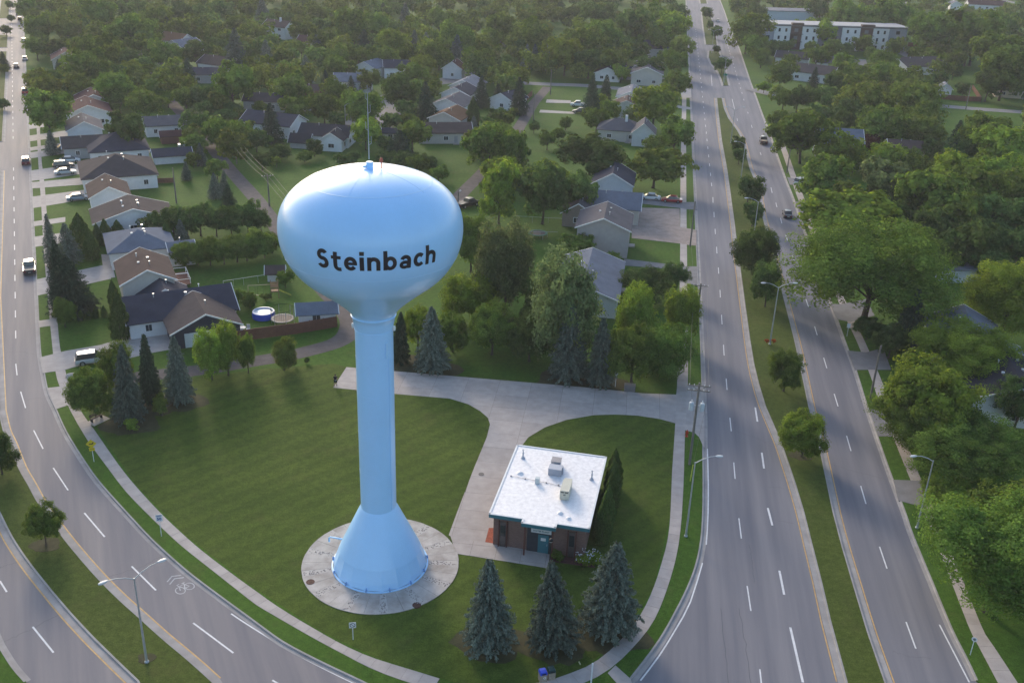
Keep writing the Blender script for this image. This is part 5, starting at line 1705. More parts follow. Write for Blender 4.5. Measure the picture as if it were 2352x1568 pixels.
'fill': [[-61, 403, 7], [-184, 479, 11], [57, 412, 7], [44, 555, 11], [263, 533, 11], [-248, 701, 11], [-117, 399, 10], [-36, 383, 12], [95, 865, 11], [-250, 533, 7], [-324, 612, 8], [65, 602, 8], [-214, 501, 11], [378, 834, 9], [117, 220, 6], [-167, 566, 10], [101, 331, 9], [-146, 542, 10], [7, 453, 8], [-161, 409, 7], [-125, 330, 7], [-106, 315, 7], [-296, 707, 11], [-50, 273, 6], [-171, 607, 7], [-110, 515, 9], [161, 698, 9], [151, 460, 11], [136, 393, 9], [-125, 306, 8], [83, 219, 6], [-23, 442, 8], [-2, 418, 7], [-95, 832, 8], [-234, 504, 7], [-228, 504, 11], [269, 690, 11], [-104, 479, 8], [227, 554, 9], [-83, 535, 7], [-184, 457, 8], [-197, 552, 11], [-280, 644, 8], [207, 521, 9], [-95, 529, 12], [95, 198, 9], [90, 298, 8], [-89, 325, 7], [47, 622, 10], [161, 681, 12], [-9, 603, 9], [-207, 545, 12], [-68, 498, 7], [213, 524, 11], [312, 672, 10], [-112, 732, 8], [-5, 446, 8], [-168, 616, 11], [-133, 592, 12], [-87, 595, 8], [-153, 476, 10], [227, 1027, 11], [-94, 653, 8], [-197, 540, 9], [-149, 434, 9], [-78, 275, 5], [-89, 302, 9], [-175, 411, 7], [155, 300, 9], [254, 578, 11], [-226, 637, 9], [280, 553, 11], [-159, 781, 7], [-223, 529, 10], [86, 737, 12], [-89, 342, 10], [332, 748, 10], [187, 591, 8], [294, 1060, 11], [158, 658, 7], [-109, 425, 11], [-83, 313, 12], [260, 679, 11], [115, 318, 7], [-76, 353, 7], [-137, 801, 7], [167, 877, 10], [118, 352, 11], [-262, 626, 7], [-233, 542, 8], [-87, 320, 9], [-38, 497, 10], [127, 330, 6], [-3, 363, 7], [159, 547, 9], [-107, 638, 11], [-110, 300, 10], [287, 741, 8], [-193, 521, 8], [263, 556, 12], [-58, 459, 11], [92, 730, 10], [60, 478, 11], [-113, 414, 10], [-6, 337, 9], [404, 917, 10], [-52, 449, 9], [-25, 595, 12], [87, 252, 6], [-157, 587, 7], [-113, 403, 9], [336, 827, 11], [-169, 628, 8], [-266, 693, 9], [-15, 351, 11], [195, 405, 10], [243, 488, 11], [10, 622, 9], [113, 325, 7], [21, 547, 7], [-108, 495, 9], [-327, 693, 7], [468, 1128, 9], [-238, 774, 7], [-128, 618, 11], [-65, 435, 10], [48, 832, 12], [236, 637, 11], [387, 938, 10], [6, 383, 8], [-73, 658, 7], [-139, 814, 7], [-14, 568, 11], [-153, 574, 7], [-199, 422, 7], [91, 199, 5], [64, 769, 8], [-17, 587, 7], [200, 948, 12], [285, 718, 9], [-76, 330, 11], [-9, 277, 6], [-47, 702, 10], [-91, 460, 11], [219, 467, 9], [368, 782, 7], [167, 786, 9], [-244, 605, 10], [44, 685, 11], [180, 651, 8], [-4, 696, 12], [286, 624, 10], [307, 665, 9], [-197, 485, 9], [-110, 389, 9], [207, 544, 9], [-86, 376, 9], [-30, 341, 7], [4, 481, 8], [-43, 379, 11], [186, 584, 12], [309, 794, 8], [538, 1094, 9], [136, 381, 8], [-67, 651, 11], [-41, 569, 7], [125, 572, 11], [-130, 463, 8], [23, 411, 9], [-180, 770, 10], [123, 605, 11], [-186, 634, 10], [49, 602, 10], [-50, 380, 8], [24, 427, 8], [-100, 612, 7], [193, 937, 7], [208, 617, 7], [290, 888, 12], [105, 869, 10], [28, 825, 8], [-69, 326, 10], [172, 432, 8], [-161, 506, 8], [-166, 395, 8], [-14, 635, 9], [218, 474, 7], [-256, 572, 9], [36, 647, 7], [105, 198, 9], [122, 375, 10], [-195, 436, 10], [42, 747, 7], [-102, 373, 8], [2, 780, 9], [139, 365, 11], [170, 525, 9], [-99, 397, 8], [-75, 450, 7], [287, 575, 8], [41, 678, 7], [-159, 608, 8], [92, 277, 6], [127, 505, 10], [-119, 632, 7], [-153, 383, 10], [-93, 619, 11], [206, 408, 8], [-198, 415, 12], [-156, 521, 9], [38, 395, 11], [169, 726, 10], [-191, 664, 7], [-209, 607, 11], [-190, 751, 9], [-85, 660, 12], [79, 553, 12], [64, 504, 10], [59, 542, 10], [8, 611, 7], [150, 482, 7], [229, 773, 10], [-135, 473, 9], [42, 667, 10], [-36, 276, 6], [-56, 409, 11], [181, 671, 7], [186, 905, 10], [111, 198, 6], [-138, 533, 11], [-49, 523, 11], [-193, 736, 9], [-10, 492, 11], [26, 538, 9], [196, 506, 10], [-255, 557, 12], [-3, 350, 8], [327, 803, 7], [228, 675, 10], [72, 797, 7], [111, 300, 5], [-259, 604, 10], [13, 440, 7], [-68, 453, 8], [123, 311, 5], [-270, 733, 9], [259, 924, 8], [110, 330, 7], [241, 534, 7], [-208, 539, 8], [173, 692, 10], [152, 493, 11], [326, 687, 11], [-22, 419, 11], [-16, 728, 11], [-33, 604, 8], [-120, 526, 10], [-280, 780, 7], [174, 554, 7], [48, 332, 8], [174, 343, 8], [125, 598, 7], [229, 786, 9], [274, 608, 9], [264, 588, 9], [238, 582, 7], [-207, 671, 10], [-115, 741, 11], [73, 584, 7], [105, 324, 6], [-67, 375, 8], [-147, 306, 10], [-130, 322, 10], [-168, 502, 8], [66, 521, 7], [-129, 608, 8], [-41, 723, 7], [114, 207, 7], [-161, 378, 8], [363, 1079, 8], [55, 649, 9], [177, 878, 10], [402, 988, 8], [288, 964, 8], [341, 811, 7], [-363, 699, 11], [285, 585, 7], [194, 549, 8], [-127, 470, 8], [158, 306, 9], [160, 635, 9], [-96, 467, 9], [262, 520, 10], [159, 628, 7], [51, 554, 7], [-106, 689, 9], [-147, 599, 7], [-142, 589, 11], [53, 669, 7], [-105, 385, 7], [-139, 456, 10], [-122, 421, 7], [-171, 388, 7], [29, 617, 11], [-36, 611, 10], [386, 791, 7], [13, 424, 10], [71, 209, 9], [-129, 418, 7], [226, 488, 9], [368, 740, 11], [38, 715, 8], [-144, 376, 10], [455, 1035, 12], [-138, 328, 10], [454, 985, 11], [-80, 748, 10], [274, 729, 7], [-199, 813, 7], [7, 466, 9], [-89, 296, 6], [-214, 650, 10], [-30, 329, 7], [88, 871, 9], [-184, 431, 9], [-148, 645, 7], [-61, 694, 8], [298, 643, 9], [-97, 546, 9], [269, 758, 11], [111, 296, 7], [-79, 576, 12], [75, 193, 6], [-306, 723, 11], [-250, 542, 9], [178, 836, 9], [272, 623, 8], [184, 348, 8], [464, 1103, 9], [-97, 392, 9], [4, 378, 11], [-151, 319, 7], [188, 358, 8], [-208, 467, 9], [-199, 614, 7], [278, 582, 9], [199, 559, 10], [-31, 389, 10], [27, 658, 7], [215, 485, 8], [155, 536, 9], [16, 522, 11], [206, 672, 7], [-336, 716, 10], [-159, 459, 11], [35, 669, 9], [-158, 615, 11], [188, 832, 9], [399, 886, 11], [197, 488, 9], [105, 221, 8], [-83, 763, 11], [184, 758, 9], [127, 232, 8], [-2, 393, 9], [-243, 513, 11], [-286, 644, 10], [154, 721, 10], [-144, 320, 8], [-5, 634, 10], [-9, 345, 10], [-284, 692, 10], [340, 754, 9], [-3, 462, 10], [-81, 325, 11], [242, 556, 8], [-76, 478, 11], [166, 885, 8], [393, 824, 8], [219, 812, 11], [80, 922, 9], [-113, 328, 10], [-97, 494, 10], [-193, 474, 9], [69, 882, 11], [-90, 706, 8], [256, 504, 8], [-81, 247, 7], [-98, 634, 10], [-34, 309, 9], [154, 663, 12], [-8, 629, 7], [-166, 636, 10], [-133, 652, 9], [30, 458, 11], [-299, 716, 12], [426, 1078, 8], [83, 705, 8], [-100, 405, 9], [-67, 660, 8], [-137, 356, 8], [-150, 491, 10], [249, 665, 7], [-11, 538, 9], [145, 656, 7], [-91, 751, 12], [-29, 577, 10], [142, 675, 10], [66, 738, 10], [-78, 254, 8], [207, 822, 7], [45, 879, 9], [65, 835, 12], [113, 520, 7], [-249, 669, 7], [126, 354, 7], [47, 573, 9], [-120, 505, 8], [-3, 489, 9], [221, 703, 12], [128, 900, 8], [-130, 361, 8], [225, 639, 9], [319, 684, 7], [-189, 508, 9], [182, 576, 12], [-246, 776, 7], [104, 290, 9], [-329, 705, 10], [-124, 449, 8], [35, 592, 9], [-283, 652, 8], [-86, 821, 8], [-177, 672, 9], [334, 852, 10], [-131, 431, 10], [99, 780, 7], [-109, 397, 9], [-190, 602, 8], [295, 932, 10], [172, 440, 9], [-22, 567, 10], [60, 653, 8], [-63, 373, 7], [208, 843, 8], [-111, 592, 9], [355, 1073, 11], [-254, 620, 7], [-141, 422, 12], [-217, 577, 11], [254, 700, 11], [179, 441, 12], [-83, 801, 12], [221, 1002, 12], [316, 1018, 12], [241, 527, 7], [-12, 686, 9], [246, 647, 8], [-126, 579, 10], [-258, 634, 10], [200, 790, 9], [27, 487, 9], [52, 609, 7], [-115, 490, 7], [-121, 309, 7], [-231, 575, 8], [-154, 412, 11], [-51, 462, 11], [-89, 668, 11], [189, 577, 8], [-138, 375, 11], [169, 330, 6], [347, 894, 8], [81, 581, 8], [-216, 518, 9], [-73, 361, 11], [301, 862, 10], [-177, 474, 7], [173, 570, 12], [308, 809, 11], [-52, 295, 7], [264, 886, 8], [-115, 299, 7], [109, 762, 7], [-181, 703, 11], [-76, 441, 12], [-228, 766, 8], [-22, 545, 7], [-12, 560, 11], [-115, 613, 12], [-206, 447, 7], [19, 697, 12], [131, 620, 11], [-117, 603, 7], [-72, 254, 7], [11, 631, 11], [-62, 387, 8], [100, 213, 8], [464, 1112, 8], [110, 204, 5], [299, 1046, 7], [-281, 600, 12], [6, 516, 9], [33, 577, 7], [426, 884, 7], [-114, 861, 8], [-50, 508, 7], [-10, 594, 11], [113, 334, 9], [-114, 835, 11], [-256, 565, 8], [41, 611, 9], [-214, 606, 7], [75, 907, 7], [-231, 514, 10], [231, 457, 10], [349, 733, 10], [345, 681, 10], [-55, 845, 9], [-281, 670, 7], [-4, 480, 7], [-16, 905, 7], [205, 425, 11], [-75, 530, 12], [258, 646, 9], [-215, 693, 9], [95, 306, 7], [261, 660, 7], [-23, 730, 8], [-70, 554, 11], [212, 420, 7], [-191, 428, 12], [35, 442, 10], [253, 985, 10], [176, 884, 10], [-266, 712, 10], [165, 455, 10], [23, 511, 7], [-124, 463, 7], [-35, 400, 11], [-22, 680, 9], [-41, 443, 9], [-129, 786, 10], [-59, 708, 7], [-168, 586, 7], [-172, 643, 10], [-51, 670, 10], [124, 315, 6], [41, 566, 8], [-53, 385, 8], [-271, 755, 7], [-16, 466, 7], [-133, 298, 11], [210, 577, 9], [1, 537, 11], [67, 669, 10], [-41, 427, 11], [14, 669, 11], [493, 1090, 11], [-121, 303, 7], [-27, 779, 9], [-144, 550, 11], [-1, 572, 11], [241, 497, 7], [-144, 723, 11], [-73, 376, 7], [241, 476, 11], [-178, 377, 7], [-125, 669, 7], [212, 848, 10], [3, 425, 11], [5, 917, 9], [324, 774, 9], [-74, 414, 7], [-133, 481, 7], [217, 449, 7], [215, 428, 7], [229, 734, 8], [-126, 699, 10], [-180, 555, 11], [148, 685, 7], [48, 657, 7], [0, 726, 11], [-173, 551, 9], [-65, 681, 11], [14, 870, 7], [27, 469, 12], [-80, 601, 10], [103, 725, 7], [-31, 429, 7], [-69, 386, 12], [146, 766, 9], [418, 867, 9], [-45, 491, 9], [-4, 325, 9], [71, 812, 11], [-30, 492, 11], [207, 1012, 10], [312, 619, 11], [14, 817, 10], [-93, 724, 12], [-28, 483, 8], [-88, 367, 9], [202, 404, 7], [300, 778, 11], [-329, 718, 11], [256, 551, 7], [251, 570, 11], [250, 554, 8], [197, 375, 11], [163, 395, 11], [-47, 497, 9], [227, 446, 10], [-162, 475, 8], [128, 525, 7], [31, 406, 11], [-179, 667, 8], [-159, 446, 10], [342, 801, 9], [178, 518, 10], [-48, 603, 8], [-12, 384, 11], [-73, 603, 9], [151, 290, 8], [30, 906, 11], [133, 355, 11], [-269, 568, 10], [-255, 586, 9], [-206, 484, 12], [218, 984, 10], [231, 947, 8], [71, 501, 11], [158, 295, 9], [417, 954, 9], [-218, 611, 9], [236, 716, 8], [43, 721, 10], [201, 386, 9], [217, 553, 9], [-251, 716, 10], [115, 371, 7], [-47, 438, 10], [86, 943, 8], [-116, 434, 10], [-109, 369, 9], [-141, 295, 10], [141, 353, 9], [-97, 513, 8], [105, 476, 7], [37, 495, 9], [347, 725, 8], [179, 428, 10], [-79, 458, 8], [113, 223, 7], [100, 233, 7], [345, 870, 7], [-52, 724, 7], [-177, 779, 11], [318, 1028, 10], [-9, 639, 10], [228, 494, 10], [-161, 572, 10], [-3, 808, 10], [-148, 515, 9], [143, 742, 8], [-283, 712, 11], [208, 570, 9], [114, 239, 8], [8, 538, 10], [174, 671, 12], [-30, 314, 8], [-46, 608, 7], [-42, 558, 11], [116, 330, 7], [-157, 600, 11], [-95, 576, 9], [85, 879, 7], [20, 604, 7], [286, 814, 9], [259, 620, 8], [-51, 645, 8], [103, 237, 7], [-139, 597, 8], [-359, 692, 10], [72, 638, 11], [192, 669, 9], [119, 240, 7], [138, 644, 7], [9, 476, 10], [2, 645, 8], [-168, 402, 10], [-118, 459, 8], [-328, 747, 8], [-242, 529, 10], [196, 612, 9], [-95, 439, 9], [-23, 737, 10], [70, 871, 7], [125, 614, 7], [-66, 539, 10], [413, 1078, 8], [282, 661, 7], [47, 629, 7], [-1, 504, 12], [271, 639, 8], [7, 591, 8], [117, 477, 10], [251, 502, 10], [-1, 341, 10], [-103, 789, 11], [-166, 538, 11], [-77, 592, 10], [245, 503, 9], [-29, 730, 9], [144, 280, 8], [-62, 413, 9], [-27, 655, 9], [-65, 491, 8], [-101, 415, 7], [-104, 507, 8], [-94, 659, 7], [-306, 648, 8], [-173, 514, 10], [-47, 733, 11], [-135, 441, 12], [220, 515, 9], [235, 666, 9], [-236, 610, 9], [161, 314, 6], [171, 650, 9], [303, 599, 7], [-194, 450, 9], [-261, 662, 7], [-219, 633, 11], [-218, 567, 9], [118, 933, 10], [188, 531, 10], [20, 417, 12], [-176, 722, 10], [-149, 795, 12], [227, 571, 7], [-168, 597, 11], [380, 784, 11], [110, 490, 10], [144, 457, 7], [-147, 566, 9], [61, 694, 8], [-127, 677, 10], [-101, 618, 8], [22, 449, 9], [91, 767, 11], [57, 682, 7], [-193, 493, 10], [-171, 428, 9], [127, 338, 9], [-132, 761, 9], [21, 721, 10], [-264, 705, 9], [176, 597, 7], [-160, 565, 8], [-75, 792, 7], [54, 487, 9], [-149, 528, 11], [-52, 300, 7], [-240, 650, 8], [343, 823, 9], [69, 545, 8], [-34, 288, 8], [-68, 233, 9], [-298, 645, 11], [-197, 587, 9], [-237, 629, 7], [-57, 551, 7], [198, 493, 8], [-133, 689, 10], [23, 673, 9], [245, 523, 7], [176, 483, 8], [37, 545, 12], [-126, 627, 10], [-268, 728, 8], [178, 685, 9], [-145, 455, 9], [-103, 586, 7], [209, 531, 11], [2, 443, 11], [-22, 482, 8], [-68, 396, 8], [9, 369, 9], [-200, 631, 11], [154, 377, 8], [-170, 369, 8], [-136, 631, 9], [-46, 877, 8], [10, 578, 10], [-29, 852, 8], [-163, 388, 7], [-68, 771, 10], [-84, 553, 7], [-88, 566, 7], [-155, 484, 12], [214, 860, 11], [-26, 522, 8], [-138, 305, 7], [134, 373, 11], [-233, 580, 7], [-97, 536, 12], [-10, 804, 9], [-317, 687, 12], [-259, 615, 10], [258, 668, 11], [-138, 613, 11], [180, 731, 11], [197, 583, 10], [-68, 504, 10], [270, 530, 8], [155, 476, 7], [-34, 411, 7], [-24, 876, 7], [213, 750, 12], [-238, 555, 9], [84, 825, 10], [223, 915, 7], [331, 811, 7], [-102, 299, 10], [149, 525, 10], [427, 863, 7], [180, 814, 7], [-30, 631, 8], [-1, 239, 8], [-261, 547, 9], [-157, 724, 9], [-37, 593, 11], [41, 478, 12], [-284, 722, 11], [-11, 252, 7], [89, 635, 10], [207, 434, 11], [217, 532, 10], [81, 871, 8], [-77, 348, 8], [72, 944, 8], [-113, 621, 9], [-239, 662, 9], [221, 898, 10], [-143, 386, 11], [166, 622, 7], [313, 852, 10], [202, 393, 9], [187, 557, 9], [20, 364, 8], [179, 603, 8], [-115, 598, 9], [197, 519, 8], [84, 646, 11], [171, 473, 7], [-20, 536, 7], [55, 662, 10], [140, 371, 7], [-202, 495, 10], [-86, 283, 8], [-213, 537, 9], [88, 212, 7], [-126, 712, 7], [-49, 690, 8], [136, 488, 9], [74, 710, 8], [-177, 420, 7], [73, 203, 6], [76, 522, 10], [168, 318, 7], [361, 815, 7], [254, 540, 11], [129, 381, 7], [51, 618, 7], [-154, 539, 9], [-179, 825, 9], [-48, 483, 8], [-78, 736, 12], [43, 643, 12], [185, 596, 7], [-102, 779, 10], [-183, 450, 8], [326, 1069, 9], [253, 616, 8], [301, 835, 9], [-149, 312, 7], [-4, 778, 9], [-114, 315, 8], [-225, 493, 9], [-133, 447, 9], [165, 660, 8], [225, 627, 9], [161, 301, 5], [246, 771, 8], [-156, 701, 11], [319, 778, 7], [-168, 581, 7], [194, 386, 8], [-73, 391, 8], [-32, 278, 6], [-114, 532, 10], [-104, 545, 7], [68, 748, 11], [9, 390, 7], [-178, 458, 7], [166, 554, 11], [-205, 557, 11], [-62, 554, 11], [-39, 872, 9], [-268, 604, 9], [428, 960, 10], [-275, 698, 9], [-145, 356, 10], [-117, 520, 9], [-188, 418, 8], [-236, 589, 8], [-141, 563, 11], [-170, 484, 9], [-13, 649, 9], [58, 945, 12], [-3, 843, 10], [123, 487, 7], [30, 542, 7], [181, 552, 11], [-166, 435, 11], [-97, 555, 7], [171, 448, 7], [212, 785, 10], [461, 972, 9], [-40, 682, 11], [-88, 469, 11], [105, 976, 11], [-119, 639, 11], [215, 494, 8], [-87, 492, 9], [-17, 531, 12], [480, 1057, 10], [-184, 526, 10], [240, 543, 8], [13, 551, 10], [233, 497, 10], [-248, 616, 11], [-171, 658, 7], [259, 570, 11], [-192, 620, 7], [-54, 784, 10], [-218, 488, 11], [16, 596, 12], [-119, 477, 10], [219, 576, 10], [75, 611, 11], [-14, 507, 8], [201, 470, 9], [-191, 461, 8], [363, 796, 10], [200, 704, 10], [222, 676, 10], [-95, 764, 7], [-138, 583, 10], [-159, 762, 7], [219, 545, 9], [-255, 536, 11], [-35, 418, 10], [-42, 417, 11], [190, 741, 8], [-60, 351, 7], [-294, 730, 8], [483, 986, 9], [219, 829, 8], [-182, 410, 9], [-96, 377, 11], [49, 898, 11], [316, 732, 9], [104, 320, 6], [146, 407, 7], [71, 661, 8], [27, 445, 9], [135, 667, 9], [351, 1043, 9], [169, 533, 12], [419, 862, 8], [118, 321, 7], [-7, 741, 7], [126, 243, 8], [-85, 583, 8], [-169, 766, 8], [407, 865, 10], [-83, 499, 7], [-48, 455, 7], [403, 854, 9], [188, 995, 12], [237, 819, 8], [206, 744, 7], [-178, 497, 9], [-4, 281, 6], [247, 547, 11], [-36, 375, 8], [12, 659, 8], [226, 692, 11], [-79, 473, 7], [10, 529, 10], [284, 711, 11], [60, 514, 8], [-52, 399, 7], [256, 590, 9], [223, 603, 9], [362, 804, 9], [-85, 547, 10], [237, 553, 7], [302, 617, 8], [-57, 584, 7], [-37, 664, 8], [-264, 563, 8], [309, 741, 8], [-162, 550, 9], [-84, 514, 7], [-87, 589, 8], [-107, 524, 10], [232, 616, 10], [-225, 727, 12], [262, 842, 8], [-60, 641, 8], [-139, 681, 10], [375, 792, 8], [-78, 342, 8], [-253, 579, 8], [-18, 409, 11], [-129, 425, 7], [-99, 649, 8], [283, 944, 8], [158, 641, 7], [-66, 613, 11], [-144, 448, 10], [314, 650, 8], [-47, 825, 12], [457, 955, 11], [-125, 568, 11], [-95, 853, 12], [82, 682, 9], [200, 758, 9], [-64, 820, 10], [-127, 816, 11], [-129, 344, 8], [113, 883, 11], [-64, 622, 11], [394, 947, 9], [-261, 750, 9], [375, 845, 11], [-69, 467, 7]],
'misc': {'lamps': [[-30.71, 66.3, 2, 40, 'double arm street lamp on the left road median', 9],
[19.3, 87.83, 1, 5, 'single arm street lamp on the grass beside the pump house sidewalk', 9.2],
[39.61, 138.82, 2, 5, 'double arm street lamp on the main median with orange flower baskets', 9.4],
[46.46, 185.34, 1, 185, 'single arm street lamp, second up the main median', 9.2],
[53.6, 233.72, 1, 185, 'single arm street lamp, third up the main median', 9.2],
[59.15, 275.95, 2, 5, 'double arm street lamp, fourth up the main median', 9.2],
[73.87, 369.98, 2, 5, 'double arm street lamp, fifth up the main median', 9.2],
[83.36, 451.41, 2, 5, 'double arm street lamp, sixth up the main median', 9.2],
[45.13, 90.97, 1, 190, 'street lamp half hidden in the right hand street trees', 8.6],
[-47.81, 270.84, 1, 20, 'lone dark street lamp by the cul de sac', 7.5]],
'poles': [[21.88, 102.58, 11, 2, 'tall wooden power pole with two transformers at the driveway mouth', 2],
[30.55, 151.61, 4.7, 1, 'wooden power pole second along the main road', 0],
[34.11, 184.24, 9.1, 0, 'wooden power pole before the gravel yard', 0],
[49.74, 121.87, 8, 0, 'leaning wooden pole on the right verge beside driveway', 0],
[67.27, 244.15, 6.1, 0, 'thin wooden pole on right verge behind pickup truck', 0],
[150.25, 338.8, 8.2, 0, 'wooden pole beside the right side street', 0],
[-67.8, 233.55, 5.8, 1, 'power pole with bright lamp beside the gravel lane', 0],
[-52.02, 200.4, 6.9, 1, 'power pole on the lawn left of the tower bowl', 0],
[-124.61, 348.84, 4.2, 1, 'distant power pole where wires enter the trees', 0],
[-71.51, 200.14, 7.6, 0, 'thin dark pole in the backyard of the wide hipped house', 0],
[9.86, 338.02, 8.3, 0, 'dark pole at the side street corner', 0],
[3.94, 295.24, 8, 0, 'dark pole beside the gravel lane bend', 0],
[-12.62, 204.74, 3.5, 0, 'pole with white lamp beside the dark parked pickup', 0]],
'wires': [[6, 7, 3], [8, 6, 3], [0, 1, 2], [1, 2, 2]],
'signs': [['yellow', -48.1, 98.29, 2.58, 'yellow diamond warning sign with arrow tab on left verge'],
['fifty', -35.56, 84.44, 2.55, 'white 50 speed sign beside the left sidewalk'],
['nopark', -13.37, 70.07, 1.89, 'white no parking sign on the lawn below tower'],
['plain', 42.85, 71.04, 1.93, 'small round white sign at the bottom right verge'],
['post', 7.88, 65.52, 2.4, 'plain white sign post at bottom edge of sidewalk'],
['plain', 14.53, 122.47, 2.15, 'small white sign under the trees beside driveway'],
['tall', 52.69, 143.02, 2.03, 'white rectangular sign on the right verge'],
['green', 75.28, 375.06, 3.16, 'green street name sign on the far main median']],
'cars': [['pickup', 'champagne', -83.23, 158.5, 115.3, 'pickup truck with black tailgate driving up the left road'],
['suv', 'darkred', -115.76, 227.46, 115.3, 'dark red car on the left road beyond the pickup'],
['suv', 'red', -153.94, 309.33, 115.3, 'small red car far up the left road'],
['sedan', 'black', -177.28, 353.07, 115.3, 'dark car near the left median far up the road'],
['sedan', 'bluegrey', -181.62, 369.02, 115.3, 'blue grey car in the curb lane far up left road'],
['sedan', 'white', -202.19, 412.6, 115.3, 'whitish car far up the left road'],
['sedan', 'black', -234.08, 476.89, 115.3, 'black car near the top of the left road'],
['suv', 'grey', -242.88, 493.89, 115.3, 'grey car at the very top of the left road'],
['suv', 'white', -125.42, 268.88, 25.3, 'white and dark parked car beside the grey gabled white house'],
['sedan', 'white', -112.06, 240.64, 25.3, 'white car parked left of the brown roofed carport house'],
['suv', 'black', -105.73, 224.85, 25.3, 'black car parked between two white cars on driveway'],
['sedan', 'white', -106.36, 229.69, 25.3, 'white car parked behind the black one on driveway'],
['sedan', 'silver', -102.97, 219.33, 25.3, 'silver sedan parked on the wide driveway, left row'],
['sedan', 'bluegrey', -91.96, 199.94, 25.3, 'blue grey car parked under the dark carport'],
['suv', 'silver', -58.49, 124.05, 25.3, 'silver SUV parked on the long driveway near lot trees'],
['pickup', 'tanblack', 68.63, 277.62, 82, 'black pickup with tan cargo box on right carriageway'],
['sedan', 'black', 58.63, 207.51, 82, 'black sedan driving on the right carriageway'],
['sedan', 'silver', 107.5, 574.13, 82, 'silver car far up the main road'],
['sedan', 'white', 29.78, 216.19, 172, 'white sedan parked nose in beside the red sedan'],
['sedan', 'red', 34.48, 214.72, 172, 'red sedan parked behind the white sedan'],
['pickup', 'black', -10.53, 205.58, 45, 'dark pickup parked on the gravel lane right of tower bowl'],
['sedan', 'red', -60.47, 266.73, 15, 'red car parked beside the white grey roofed house'],
['sedan', 'white', -20.33, 370.13, 70, 'white car parked at the far end of cul de sac street'],
['suv', 'white', -41.63, 320.39, 60, 'white van on the street above the cul de sac'],
['pickup', 'white', 18.65, 319.56, 172, 'white truck parked beside the dark spruces'],
['suv', 'black', 18.43, 309.17, 172, 'black vehicle parked below the white truck'],
['suv', 'white', 68.41, 233.97, 40, 'white vehicle parked on the right verge'],
['sedan', 'black', 178.33, 471.05, 0, 'black car in the apartment parking lot'],
['suv', 'black', 194.92, 484.87, 0, 'dark car beside the red one in apartment lot'],
['pickup', 'red', 195.22, 473.87, 0, 'red truck in the apartment parking lot'],
['suv', 'white', -87.5, 259.13, 25, 'white vehicle parked beside the long white garage'],
['sedan', 'silver', -84.45, 248.71, 25, 'silver vehicle parked below the white one near garage']],
'person': [-23.75, 119.65],
'pool': [-39.02, 142.15, 1.68],
'tramp': [[-35.54, 140.06, 1.75, 1, 'round trampoline with net behind the brown fence'],
[4.33, 186.74, 1.9, 0, 'green rimmed trampoline on the lawn left of tall beige house']],
'fence': [{'p': [[-40.52, 132.46], [-38.14, 133.77], [-32.68, 136.17], [-26.98, 139.33]],
'h': 1.75,
'c': 'brown',
'l': 'brown wooden fence along the gravel lane, slate roofed house'},
{'p': [[186.22, 497.81], [197.15, 490.41], [202.1, 481.81]],
'h': 1.9,
'c': 'redwood',
'l': 'red wooden fence behind the apartment parking lot'},
{'p': [[196.85, 468.41], [189.21, 453.82], [177.02, 452.18]],
'h': 1.9,
'c': 'redwood',
'l': 'red wooden fence in front of the apartment parking lot'},
{'p': [[148.61, 356.97], [156.06, 354.39], [161.87, 354.69], [169.42, 380.71]],
'h': 1.7,
'c': 'brown',
'l': 'brown fence round the corner yard on right side street'},
{'p': [[0.7, 319.81], [3.72, 335.26]],
'h': 1.7,
'c': 'redwood',
'l': 'short red fence beside the gravel lane bend'},
{'p': [[-80.62, 214.59], [-77, 215.45]],
'h': 1.1,
'c': 'brown',
'l': 'low brown fence beside the wide hipped house'}],
'play': [-39.2, 150.55],
'wirefence': [{'p': [[-48.5, 153.54], [-45.59, 155.24], [-41.32, 157.74]],
'h': 1.3,
'l': 'thin wire fence between the two back lawns'},
{'p': [[-0.01, 196.11], [9.87, 195.53]],
'h': 1.2,
'l': 'thin wire fence behind the green trampoline'},
{'p': [[1.31, 186.09], [8.19, 186.61]],
'h': 1.2,
'l': 'thin wire fence in front of the green trampoline'}],
'hydrant': [22.52, 109.32],
'bins': [[3.71, 65.88], [4.43, 66.18]],
'rock': [-59.44, 119.37],
'blacklamp': [4.56, 80.67, 4.11],
'marker': [21.41, 98.87],
'manholes': [[-3.01, 98.63, 0.33, 0], [-18.8, 77.88, 0.42, 1], [-8.13, 75.04, 0.42, 1]],
'pad': [16.42, 121.44],
'sharrow': [[-31.9, 77.69], [-30.69, 76.56]],
'patio': [-40.87, 136.24],
'deck': [-56.58, 155.56],
'bench': [-51.52, 107.93],
'basket': [],
'pump': [[0.71, 98.73], [10.94, 96.96], [8.76, 82.56], [-1.43, 84.76], 4.1],
'apt': [[108.51, 470.2], [176.36, 475.85]]}}
